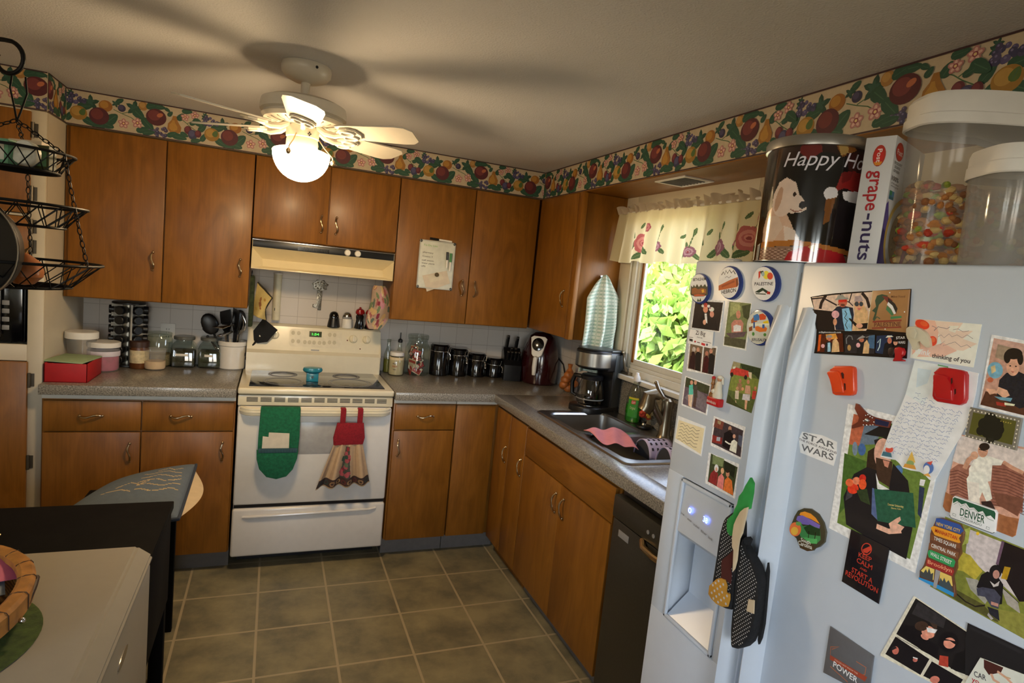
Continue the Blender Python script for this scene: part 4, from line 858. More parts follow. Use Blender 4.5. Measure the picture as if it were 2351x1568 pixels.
b=MB(); b.prism([(-1.792,.622),(-1.695,.628),(-1.697,.725),(-1.79,.73)],.0125,.0145,hf); 
p=solo('paper_slips',b,pm('note_paper','cfc4ac',.6),'folded white paper slips tucked in the green mitt pocket','paper'); b=MB(); b.prism([(-1.818,.625),(-1.735,.622),(-1.738,.700),(-1.816,.712)],.0146,.0158,hf); b.prism([(-1.7405,.625),(-1.7375,.625),(-1.7395,.71),(-1.7425,.71)],.0158,.0163,hf); obj('slip',b,pm('note_paper',' ',.6),p)
t=thing('hanging_towel','dress-shaped towel with a red bodice and floral skirt on the oven handle','towel',(-1.42,-.66,.42)); RC=pm('red_crochet','8a1420',.95,var=.2,sc_=120,bump=.8,bsc=350)
b=MB(); b.prism([(-1.475,.775),(-1.345,.775),(-1.335,.70),(-1.342,.665),(-1.486,.66),(-1.49,.70)],0,.012,hf,.004,2)
for x in (-1.462,-1.378): b.box(x,x+.026,-.672,-.664,.77,.845,.002); b.box(x,x+.026,-.672,-.640,.842,.850,.003)
obj('bodice',b,RC,t)
sk=Raster('b89a76')
for k in range(6): sk.P('a88a6a',[(.05+k*.17,0),(.09+k*.17,0),(.08+k*.17,.8),(.03+k*.17,.8)])
sk.P('3c2a24','0 .80 1 .80 1 1 0 1')
rr=random.Random(5)
for i in range(9): sk.E(rr.choice(['8a6a48','5c2a24','2f3a34','9c7a50']),.06+i*.11,.90,.045,.055).E('3a2622',.06+i*.11,.9,.022,.028)
sk.P('a8906c','0 .97 1 .97 1 1 0 1').P('40423a','.44 .05 .56 .05 .62 .80 .40 .80')
for i in range(16): sk.E(rr.choice(['8c2c34','a04a50','2c4438','7a2430','5c6a50']),.5+rr.uniform(-.08,.08),.1+.65*rr.random(),.045,.05)
def skf(u,v):
    w=.072+.062*v; x=-1.414+(u-.5)*2*w-.012*v; fold=(.004+.014*v)*math.cos(u*PI*7)
    return Vector((x,-.668-fold-.006*v,.664-v*(.222+.004*math.cos(u*PI*7+.5)-.012*u)))
b=MB(); b.sheet(skf,110,80,lambda u,v:sk(u,v)); obj('skirt',b,CLOTH,t,solid=.003)
# ================================================================ RIGHT PART OF THE BACK COUNTER
OILB=[(0,0),(.024,0),(.026,.004),(.026,.11),(.012,.155),(.011,.19),(.013,.192)]
for x,y,l,g in ((-1.135,-.05,'clear glass bottle closest to the stove','n'),(-1.068,-.055,'clear glass oil bottle with a black pourer spout','p')):
    t=thing('glass_bottle',l,'bottle',(x,y,Z),'oil bottles beside the stove'); b=MB(); b.lathe(OILB,(x,y,Z),20); obj('body',b,GLASS,t)
    b=MB(); b.lathe([(.011,.188),(.014,.19),(.014,.205),(.008,.21),(.004,.213),(.003,.25),(0,.25)] if g=='p' else [(.011,.188),(.013,.19),(.013,.205),(0,.206)],(x,y,Z),14); obj('pourer' if g=='p' else 'stopper',b,BLK if g=='p' else GLASS,t)
    if g=='p': b=MB(); b.lathe([(0,.004),(.0245,.004),(.0245,.06),(0,.06)],(x,y,Z),20); obj('contents',b,pm('pale_oil','c8c0a0',.2),t)
    else: b=MB(); b.lathe([(0,.004),(.0245,.004),(.0245,.085),(0,.085)],(x,y,Z),20); obj('contents',b,pm('green_oil','6a6a2c',.2),t)
t=jar('cream_jar','squat jar of cream powder with a white lid and red lettering','jar',-1.095,-.125,.046,.14,GLASS,WPL,.02,.042,pm('cream_powder','d6c39c',.7,var=.04),.78,prof=[(0,0),(.044,0),(.047,.006),(.047,.085),(.036,.115),(.036,.122)])
b=MB(); ff=lambda u,v:Vector((-1.095+.0478*math.sin(u),-.125-.0478*math.cos(u),Z+v))
for i,(tx,w) in enumerate((('malted',.5),('VANILLA',.6),('mix',.3))): add_text(b,tx,(-w*.55-.4,.07-i*.018),(w*.55-.4,.07-i*.018),.011,ff,['5a4a3c','b0542c','5a4a3c'][i])
obj('label_print',b,PRINT,t,recalc=False)
t=thing('glass_jar','big glass jar full of red and white packets','jar',(-.963,-.085,Z)); x,y=-.963,-.085; b=MB(); b.lathe([(0,0),(.068,0),(.074,.006),(.076,.02),(.076,.165),(.068,.185),(.058,.20),(.058,.215),(.062,.218),(.062,.222),(.058,.222)],(x,y,Z),36); obj('body',b,GLASS,t)
b=MB(); b.lathe([(0,.223),(.060,.223),(.064,.228),(.064,.243),(.06,.248),(0,.25)],(x,y,Z),36); obj('lid',b,GLASS,t)
rr=random.Random(11)
PKC=[pm('packet_cream','d0bfa0',.5),pm('packet_red','a8302c',.45),pm('packet_white','d8d4cc',.45),pm('packet_dark','2a2422',.5)]
for i in range(26):
    a=rr.uniform(0,2*PI) if i>12 else rr.uniform(-2.6,-.4); r=rr.uniform(.015,.040); Mx=Matrix.Translation((x+r*math.cos(a),y+r*math.sin(a),Z+.03+(i%13)*.0105))@Matrix.Rotation(a+PI/2,4,'Z')@Matrix.Rotation(rr.uniform(-.6,.6),4,'Y')@Matrix.Rotation(rr.uniform(-.3,.3),4,'X')
    k=i%4; b=MB(); b.box(-.03,.03,-.003,.003,-.023,.023,.001,M=Mx); b.mi=1; b.box(-.026,.026,-.0036,.0036,rr.choice([-.018,.002]),rr.choice([.010,.018]),0,M=Mx)
    solo('snack_packet',b,[PKC[k],PKC[(k+1)%3]],'small %s packet in the big glass jar'%['cream','red','white','dark'][k],'packet','packets in the big glass jar')
CG='black lidded canisters in a row'
for x,r,h,l in ((-.818,.06,.198,'tallest black clamp-lid canister, next to the packet jar'),(-.693,.057,.178,'second tallest black clamp-lid canister in the row'),(-.567,.057,.152,'second smallest black clamp-lid canister in the row'),(-.445,.055,.127,'smallest black clamp-lid canister, next to the knife block')):
    y=-.075; t=thing('canister',l,'canister',(x,y,Z),CG); b=MB(); b.lathe([(0,0),(r-.004,0),(r,.005),(r,h-.045),(r-.003,h-.04)],(x,y,Z),36); obj('body',b,BLKG,t)
    b=MB(); b.lathe([(r-.002,h-.04),(r+.001,h-.038),(r+.001,h-.012),(r-.008,h-.002),(0,h)],(x,y,Z),36); obj('lid',b,BLKG,t)
    b=MB(); q=-.75 if x<-.75 else -1.0; cx,cy=x+(r+.004)*math.cos(q),y+(r+.004)*math.sin(q); S_=Vector((-math.sin(q),math.cos(q),0)); o=Vector((cx,cy,Z)); D=Vector((math.cos(q),math.sin(q),0))
    b.tube([o+S_*.016+Vector((0,0,h-.05)),o+S_*.012+D*.006+Vector((0,0,h-.015)),o-S_*.012+D*.006+Vector((0,0,h-.015)),o-S_*.016+Vector((0,0,h-.05))],.0022,6); b.tube([o+Vector((0,0,h-.05)),o+D*.012+Vector((0,0,h-.065)),o+D*.01+Vector((0,0,h-.085))],.004,8); b.sph(o+D*.012+Vector((0,0,h-.088)),.008,seg=10)
    b.lathe([(r+.001,h-.047),(r+.0022,h-.046),(r+.0022,h-.042),(r+.001,h-.041)],(x,y,Z),36); obj('clamp',b,CHROME,t)
# knife block
t=thing('knife_block','black knife block of black-handled knives in the corner','knife block',(-.35,-.14,Z)); Mx=Matrix.Translation((-.352,-.135,Z))@Matrix.Rotation(-.22,4,'Z')
b=MB(); b.prism([(-.085,0),(.085,0),(.085,.17),(.03,.20),(-.03,.145),(-.085,.10)],-.055,.055,lambda y,z,x:Mx@Vector((x,y,z)),.004); obj('block',b,BLK,t)
for i,(dx,dy,dz,L_) in enumerate([(-.032,.05,.185,.10),(-.032,.075,.175,.09),(.03,.05,.185,.095),(.03,.078,.172,.085),(-.035,-.045,.13,.06),(-.012,-.045,.13,.06),(.012,-.045,.13,.06),(.035,-.045,.13,.06),(-.012,-.02,.15,.06),(.012,-.02,.15,.06)]):
    b=MB(); d=Vector((0,-.45,.9)).normalized(); p=Vector((dx,dy,dz)); b.tube([Mx@(p-d*.02),Mx@(p+d*L_*.5),Mx@(p+d*L_)],[.008,.0095,.009],8); hd=obj('knife_handle',b,BLK,t)
    b=MB(); b.cyl(Mx@(p+d*(L_-.001)),.0092,.006,axis=(Mx.to_3x3()@d.to_track_quat('Z','Y').to_matrix()),seg=12,bev=.001); obj('cap',b,STEEL,hd)
# air fryer
t=thing('air_fryer','dark red air fryer with a white handle in the corner','air fryer',(-.195,-.235,Z)); c=(-.195,-.235,Z); RB=pm('burgundy_plastic','2c070a',.18,coat=.5)
b=MB(); b.lathe([(0,0),(.112,0),(.120,.008),(.128,.10),(.124,.17),(.108,.25),(.085,.30),(.05,.322),(0,.328)],c,48,None,.92,1); obj('body',b,RB,t)
d=Vector((-.60,-.80,0)); S_=Vector((.80,-.60,0)); cc=Vector((-.195,-.235,Z)); fz=lambda s,z,o:cc+S_*s+d*o+Vector((0,0,z))
b=MB(); tl=lambda s,v,o:cc+S_*s+d*(.118-.034*v+o*.8)+Vector((0,0,.185+.118*v+o*.3))
b.prism([(-.033,.05),(-.022,-.05),(0,-.10),(.022,-.05),(.033,.05),(.052,.9),(.035,1.0),(-.035,1.0),(-.052,.9)],0,.016,tl,.004); pn=obj('control_panel',b,WPL,t)
b=MB(); b.prism([(.038*math.cos(a),.56+.34*math.sin(a)) for a in [2*PI*i/24 for i in range(24)]],.016,.024,tl,.003); obj('dial',b,BLKG,pn)
b=MB(); b.tube([fz(0,.175,.115),fz(0,.172,.15),fz(0,.12,.158),fz(0,.07,.152)],[.014,.015,.015,.012],12); obj('handle',b,WPL,t)
b=MB(); b.tube([(-.095,-.27,Z+.18),(-.08,-.34,Z+.14),(-.08,-.39,Z+.06),(-.082,-.41,Z+.006),(-.09,-.46,Z+.006)],.004,8); obj('cord',b,BLK,t)
# orange mesh bag of snacks
b=MB(); rr=random.Random(9)
for i in range(9): b.sph((-.135+rr.uniform(-.028,.028),-.54+rr.uniform(-.025,.025),Z+.03+i*.010),.03,.03,.026,12)
t=solo('produce_bag',b,pm('orange_bag','a8622a',.45,var=.4,sc_=25,coat=.2),'orange bag of snacks between the air fryer and coffee maker','bag'); b=MB(); b.lathe([(.028,0),(.010,.03),(.016,.055),(.0,.05)],(-.135,-.54,Z+.12),12); obj('twisted_neck',b,pm('orange_bag','',.45),t)
# coffee maker
t=thing('coffee_maker','black and steel drip coffee maker at the sink corner','coffee maker',(-.2,-.945,Z)); Mx=Matrix.Translation((-.198,-.958,Z))@Matrix.Rotation(-1.2,4,'Z')@Matrix.Scale(.98,4)   # local -y faces the viewer's side
bx=lambda b,*a,bev=.01: b.box(*a,bev,Mx,3)
b=MB(); b.prism([(.098*math.cos(a),-.055+.09*math.sin(a)) for a in [PI+PI*k/14 for k in range(15)]]+[(.098,.10),(-.098,.10)],0,.03,lambda x,y,z:Mx@Vector((x,y,z)),.006); obj('base',b,BLK,t)
b=MB(); bx(b,-.095,.095,.03,.10,.0,.325); bx(b,-.095,.095,-.03,.10,.22,.325); b.lathe([(0,.225),(.08,.225),(.095,.235),(.095,.318),(.088,.325),(0,.326)],Mx@Vector((0,-.035,0)),36); bd=obj('body',b,BLK,t)
b=MB(); b.lathe([(.0955,.24),(.0965,.241),(.0965,.308),(.0955,.309)],Mx@Vector((0,-.035,0)),48); obj('steel_band',b,STEEL,bd)
b=MB(); b.box(.0952,.0962,.03,.10,.02,.31,.0,Mx); obj('side_panel',b,pm('dark_grey_plastic','3c3f3e',.35),bd)
b=MB(); b.lathe([(.07,.326),(.09,.327),(.092,.333),(.06,.338),(0,.339)],Mx@Vector((0,-.03,0)),36); b.box(-.09,.09,0,.098,.325,.336,.004,Mx); obj('lid',b,pm('dark_grey_plastic','',.35),t)
b=MB(); b.lathe([(0,.001),(.062,.001),(.062,.004),(0,.004)],Mx@Vector((0,-.035,.03)),32); obj('warming_plate',b,CHROME,t)
o=Mx@Vector((0,-.035,.035)); b=MB(); b.lathe([(0,0),(.058,0),(.07,.01),(.074,.045),(.068,.09),(.055,.125),(.052,.14)],o,40); cf=obj('carafe',b,SMOKE,t)
b=MB(); b.lathe([(.053,.13),(.058,.132),(.06,.15),(.05,.158),(0,.16)],o,32); b.tube([o+Mx.to_3x3()@Vector((-.055,-.01,.14)),o+Mx.to_3x3()@Vector((-.10,-.02,.14)),o+Mx.to_3x3()@Vector((-.115,-.022,.10)),o+Mx.to_3x3()@Vector((-.11,-.02,.04)),o+Mx.to_3x3()@Vector((-.085,-.015,.03))],[.012,.013,.012,.011,.008],10); obj('carafe_handle',b,BLK,cf)
b=MB(); b.lathe([(.0715,.028),(.0735,.029),(.0735,.033),(.0715,.034)],o,40); obj('coffee_line',b,GREYP,cf)
# dish soap
t=thing('soap_bottle','clear bottle of green dish soap with a red mark behind the sink','soap bottle',(-.125,-1.225,CT+.0045)); c=(-.125,-1.225,CT+.0045)
b=MB(); b.lathe([(0,0),(.036,0),(.04,.006),(.042,.06),(.039,.12),(.026,.165),(.014,.19),(.013,.205)],c,30,None,.8,1.2); obj('body',b,GLASS,t)
b=MB(); b.lathe([(0,.003),(.034,.003),(.038,.008),(.040,.06),(.039,.09),(0,.09)],c,30,None,.79,1.18); obj('soap',b,pm('green_soap','2f9a1c',.12,coat=.5),t)
b=MB(); b.lathe([(.0155,.203),(.017,.205),(.016,.225),(.009,.236),(.007,.246),(0,.247)],c,20); obj('cap',b,WPL,t)
b=MB(); lf=lambda u,v:Vector((c[0]+.0415*.82*math.cos(u),c[1]+.0415*1.21*math.sin(u),c[2]+v))
def wrap(b,poly,col,k): flat(b,poly,lambda u,v:lf(u,v)+Vector((-.4,-.6,0))*k*.0006,col)
for i in range(10):
    u0=PI+.05+i*.13; wrap(b,[(u0,.03),(u0+.13,.03),(u0+.13,.125),(u0,.125)],'3f9a3a',1)
for i in range(10):
    u0=PI+.05+i*.13; wrap(b,[(u0,.118),(u0+.13,.118),(u0+.13,.128),(u0,.128)],'c8c030',2)
for i in range(4): u0=PI+.45+i*.13; wrap(b,[(u0,.094),(u0+.13,.098),(u0+.13,.116),(u0,.112)],'d83c30',2)
add_text(b,'Gain',(PI+.50,.098),(PI+.92,.101),.014,lambda u,v:lf(u,v)+Vector((-.4,-.6,0))*.0022,'f0e0e0'); add_text(b,'Original',(PI+.32,.07),(PI+1.0,.07),.014,lambda u,v:lf(u,v)+Vector((-.4,-.6,0))*.002,'d0e0a8')
obj('label',b,PRINT,t,recalc=False)
# scrubbing pad in a little dish
t=thing('scrub_brush','orange and yellow scrubber with a clear knob by the faucet','scrubber',(-.13,-1.335,CT+.0045)); b=MB(); b.lathe([(0,0),(.036,0),(.04,.005),(.038,.012),(.02,.014),(0,.014)],(-.13,-1.335,CT+.0045),24); obj('dish',b,BLK,t)
b=MB(); b.lathe([(0,.014),(.012,.014),(.009,.022),(.013,.032),(0,.034)],(-.13,-1.335,CT+.0045),16); obj('knob',b,CHROME,t)
b=MB(); rr=random.Random(2)
for i in range(26): a=rr.uniform(0,2*PI); r=rr.uniform(0,.022); b.mi=rr.choice([0,0,1,2]); b.sph((-.13+r*math.cos(a),-1.335+r*math.sin(a),CT+.05+rr.uniform(0,.035)),rr.uniform(.008,.012),seg=8)
obj('scrubber',b,[pm('mesh_orange','c4482a',.6),pm('mesh_yellow','c8a03c',.6),pm('mesh_red','a83424',.6)],t)
# lilac perforated sink caddies hooked over the bowl edge, and a pink cloth
t=thing('sink_caddy','lilac double sponge caddy with square holes hooked over the sink edge','sponge caddy',(-.22,-1.6,CT+.01)); LIL=pm('lilac_plastic','cfc4e4',.35)
def cady(y0,y1,x0,x1):
    b=MB(); R_=(y1-y0)/2; 
    def fs(u,v): a=PI*(.0+u); return Vector((x0+(x1-x0)*v,(y0+y1)/2+R_*math.cos(a)*1.0,CT-.055+.075*math.sin(a)+.0))
    b.sheet(fs,18,8); return b,fs
for y0,y1,x0,x1 in ((-1.64,-1.52,-.30,-.17),(-1.755,-1.647,-.275,-.155)):
    b,fs=cady(y0,y1,x0,x1); o=obj('cup',b,LIL,t,solid=.003)
    b=MB(); b.sheet(lambda u,v:Vector((x0+.004,(y0+y1)/2+(y1-y0)/2*.95*math.cos(PI*u)*v,CT-.055+.070*math.sin(PI*u)*v)),14,2); obj('inside',b,pm('dark_sponge','3a3c40',.8),o)
    b=MB()
    for u in (.2,.32,.44,.56,.68,.8):
        for v in (.15,.35,.55,.75):
            p=fs(u,v); a=PI*u; nrm=Vector((0,math.cos(a),math.sin(a))).normalized(); q=nrm.to_track_quat('Z','X').to_matrix().to_4x4(); b.box(-.006,.006,-.0045,.0045,0,.0025,M=Matrix.Translation(p)@q)
    obj('hole',b,pm('hole_dark','2a2833',.8),o)
def clf(u,v):
    A,B,D_,E_=Vector((-.495,-1.405)),Vector((-.30,-1.40)),Vector((-.52,-1.615)),Vector((-.385,-1.675))
    p=(A*(1-u)+B*u)*(1-v)+(D_*(1-u)+E_*u)*v; zz=CT+.012+.012*math.sin(u*6+v*2.5)**2+.006*math.sin(v*6)-.014*max(0,u-.7)*max(0,v-.6)*8
    return Vector((p.x,p.y,zz))
b=MB(); b.sheet(clf,24,24); solo('dish_cloth',b,pm('pink_cloth','e08c90',.9,var=.05,bump=.4,bsc=300),'pink cloth draped across the sink between the two bowls','dish cloth',solid=.002)
# towel on the side of the window cabinet
t=thing('kitchen_towel','green and white checked towel hanging on the cabinet side by the window','towel',(-.17,-.89,1.13)); tw=Raster('ccd2c6')
for i in range(26): tw.P('9fb4a4',[(0,i/26),(1,i/26),(1,i/26+.016),(0,i/26+.016)])
for i in range(16): tw.P('b4c2b6',[(i/16,0),(i/16+.014,0),(i/16+.014,1),(i/16,1)])
tw.P('7c9ab0','0 .875 1 .875 1 .895 0 .895').P('3f7c50','0 .925 1 .925 1 .94 0 .94').P('3f8c5c','.86 .3 .885 .3 .885 1 .86 1')
def twf(u,v):
    w=.022+.076*min(1,v/.22)**.75+.02*v; s=(u-.5)*2; x=-.183+.008*v+s*w
    d=.018+(.016+.05*min(1,v*1.8))*(.5+.5*math.cos(s*PI*2.7+.9+1.2*v))+.018*math.sin(PI*min(1,v*1.3))
    z=1.628-v*(.50-.15*max(0,s+.1)*min(1,v))+.02*(1-s*s)*(1-v)
    return Vector((x,-.887-d*(1-.5*abs(s)),z))
b=MB(); b.sheet(twf,110,110,lambda u,v:tw(u,v)); obj('cloth',b,CLOTH,t,solid=.003)
b=MB(); b.tube([(-.185,-.8675,1.63),(-.185,-.90,1.625),(-.185,-.905,1.645)],.004,8); b.cyl((-.185,-.8695,1.632),.012,.003,axis=Matrix.Rotation(PI/2,3,'X'),seg=14); solo('wall_hook',b,CHROME,'small metal hook on the cabinet side carrying the checked towel','hook')
# valance
t=thing('window_valance','cream ruffled valance with rose clusters over the sink window','curtain',(-.128,-1.4,1.73)); va=Raster('d8cca6')
def rose(u,z,s,c1='b0605c',c2='c88478'):
    for a in range(6): va.E(c1,u+s*.5*math.cos(a*1.047),z+s*.5*math.sin(a*1.047),s*.5,s*.5)
    for a in range(5): va.E(c2,u+s*.42*math.cos(a*1.257+.5),z+s*.42*math.sin(a*1.257+.5),s*.36,s*.22,math.degrees(a*1.257+.5)+90)
    va.E(c1,u,z,s*.42,s*.36); va.E(c2,u,z+s*.04,s*.30,s*.24); va.E('8c4444',u,z,s*.18,s*.14)
def leaf(u,z,s,r): va.E('4f6440',u,z,s,s*.42,r); va.L('6c7a54',.003,[(u-s*.8*math.cos(math.radians(r)),z-s*.8*math.sin(math.radians(r))),(u+s*.8*math.cos(math.radians(r)),z+s*.8*math.sin(math.radians(r)))])
for u0,z0 in ((.25,.09),(.947,.101)):
    leaf(u0-.052,z0-.01,.028,60); leaf(u0+.05,z0-.03,.028,-40); leaf(u0-.02,z0-.062,.032,35); leaf(u0-.06,z0+.04,.02,120); rose(u0,z0,.05); rose(u0+.05,z0+.075,.022,'a0555c','bc7c78'); va.L('5a6a48',.004,[(u0+.015,z0+.04),(u0+.045,z0+.06)]); leaf(u0-.01,z0+.085,.018,50); rose(u0-.075,z0-.022,.018,'a0606c','b88084')
for u0,z0 in ((.403,.072),(.792,.07),(.62,.05)):
    k=.036 if u0>.7 else .024
    leaf(u0-k,z0-.02,k*.8,50); leaf(u0+k,z0-.02,k*.8,130); leaf(u0-.01,z0+k*1.2,k*.6,110); rose(u0,z0,k,'8c5c68','b08a90'); va.L('5a6a48',.004,[(u0,z0+k*.7),(u0+.01,z0+.08)]); leaf(u0+.012,z0+.085,.016,80)
leaf(.70,.09,.02,-50); leaf(.73,.13,.016,60); leaf(.55,.12,.018,20); leaf(.87,.06,.022,-40)
VL=1.015; VZ0,VZ1=1.728,1.972
def vaf(u,v):
    U=u*VL; y=-.893-U; amp=.005+.014*v; w=math.cos(U*62)+.35*math.cos(U*41+1); x=-.128-.012*v-amp*w-.010*math.sin(U*6); z=VZ1-v*(VZ1-VZ0)-.012*v*abs(math.sin(U*14)); return Vector((x,y,z))
b=MB(); b.sheet(vaf,420,90,lambda u,v:va(u*VL,(1-v)*.244)); 
m,N,L,bs=nodes('valance_cloth'); a=N.new('ShaderNodeAttribute'); a.attribute_name='Col'; L.new(a.outputs['Color'],bs.inputs['Base Color']); bs.inputs['Roughness'].default_value=.95; tr=N.new('ShaderNodeBsdfTranslucent'); L.new(a.outputs['Color'],tr.inputs[0]); ms=N.new('ShaderNodeMixShader'); ms.inputs[0].default_value=.38; L.new(bs.outputs[0],ms.inputs[1]); L.new(tr.outputs[0],ms.inputs[2]); L.new(ms.outputs[0],N['Material Output'].inputs[0]); VM=m
obj('cloth',b,VM,t)
b=MB(); cr=lin('c8b8a0'); b.sheet(lambda u,v:Vector((-.130-.020*math.cos(u*VL*120)*(v*.9+.25)-.006*math.sin(u*VL*37),-.888-u*(VL+.01),VZ1-.004+v*.036+.010*math.sin(u*VL*95)*v)),420,6,lambda u,v:cr); obj('ruffled_heading',b,VM,t)
b=MB(); b.tube([(-.062,-.892,1.975),(-.115,-.893,1.975),(-.122,-.90,1.975),(-.122,-1.905,1.975),(-.115,-1.912,1.975),(-.062,-1.913,1.975)],.006,8); obj('rod',b,WPL,t)
# whiteboard on the cabinet door
t=thing('whiteboard','small magnetic whiteboard with handwritten list on the cabinet door','whiteboard',(-.963,-.358,1.478)); WBY=-.3565
hb=lambda x,z,o=0:Vector((x+.006*(z-1.61)/.26*0,WBY-o,z))
b=MB(); b.box(-1.064,-.863,WBY-.007,WBY,1.478,1.742,.003); obj('panel',b,pm('whiteboard_white','cfd0c4',.3),t)
b=MB(); 
for q in ((-1.067,-1.061,1.478,1.742),(-.866,-.860,1.478,1.742),(-1.067,-.860,1.738,1.745),(-1.067,-.860,1.475,1.481)): b.box(q[0],q[1],WBY-.009,WBY,q[2],q[3],.001)
obj('frame',b,pm('grey_frame','b4b4ac',.35),t)
for x,z in ((-1.06,1.738),(-.867,1.738),(-1.06,1.482),(-.867,1.482)): b=MB(); b.sph((x,WBY-.006,z),.009,.006,.009,10); obj('corner',b,pm('corner_grey','5a5a58',.3,.5),t)
b=MB(); hw=lambda x,z:hb(x,z,.0074)
for tx,x0,x1,z,h,c in (('To Do List',-1.045,-.965,1.712,.010,'7cb05c'),('pharmacy',-1.045,-.985,1.672,.009,'4a443c'),('Costco !!',-1.046,-.988,1.65,.009,'4a443c'),('call mom',-1.048,-.98,1.628,.009,'4a443c'),('water plants',-1.048,-.974,1.612,.008,'4a443c'),('UPS',-1.05,-1.025,1.594,.009,'4a443c')): add_text(b,tx,(x0,z),(x1,z-.001),h,hw,c)
obj('lettering',b,PRINT,t,recalc=False)
def marker(name,label,p,q,capm,bodym,cl=.4):
    p=Vector(p);q=Vector(q); t=thing(name,label,'marker',p.lerp(q,.5),'markers on the whiteboard'); b=MB(); b.tube([p,p.lerp(q,cl)],.0068,10); obj('cap',b,capm,t); b=MB(); b.tube([p.lerp(q,cl),q],.0055,10); obj('barrel',b,bodym,t)
PG=pm('pen_green','2f7c3c',.4)
marker('marker','black marker lying along the top edge of the whiteboard',(-1.012,WBY-.008,1.755),(-.885,WBY-.008,1.750),BLK,WPL); marker('marker','black-capped marker standing upright on the whiteboard',(-.906,WBY-.0145,1.69),(-.903,WBY-.0145,1.60),BLK,WPL,.5); marker('marker','green-capped marker standing upright on the whiteboard',(-.884,WBY-.0145,1.685),(-.884,WBY-.0145,1.585),PG,WPL,.5)
b=MB(); ppr=lambda x,z,o:Vector((x,WBY-.0075-o,z)); b.prism([(-1.038,1.545),(-.90,1.585),(-.875,1.515),(-1.005,1.457)],0,.0008,ppr); t=solo('paper_note',b,pm('pinkish_note','cbbca6',.6),'pinkish folded note held on the whiteboard by a magnet','note')
b=MB(); b.prism([(-1.01,1.545),(-.93,1.568),(-.915,1.535),(-.99,1.51)],.0008,.0014,ppr); obj('fold',b,pm('note_paper','',.6),t)
b=MB(); b.cyl((-.957,WBY-.009,1.557),.012,.010,axis=Matrix.Rotation(PI/2,3,'X'),seg=18,bev=.003); solo('round_magnet',b,pm('bronze_magnet','6a5c44',.3,.6),'small bronze round magnet pinning the note on the whiteboard','magnet')
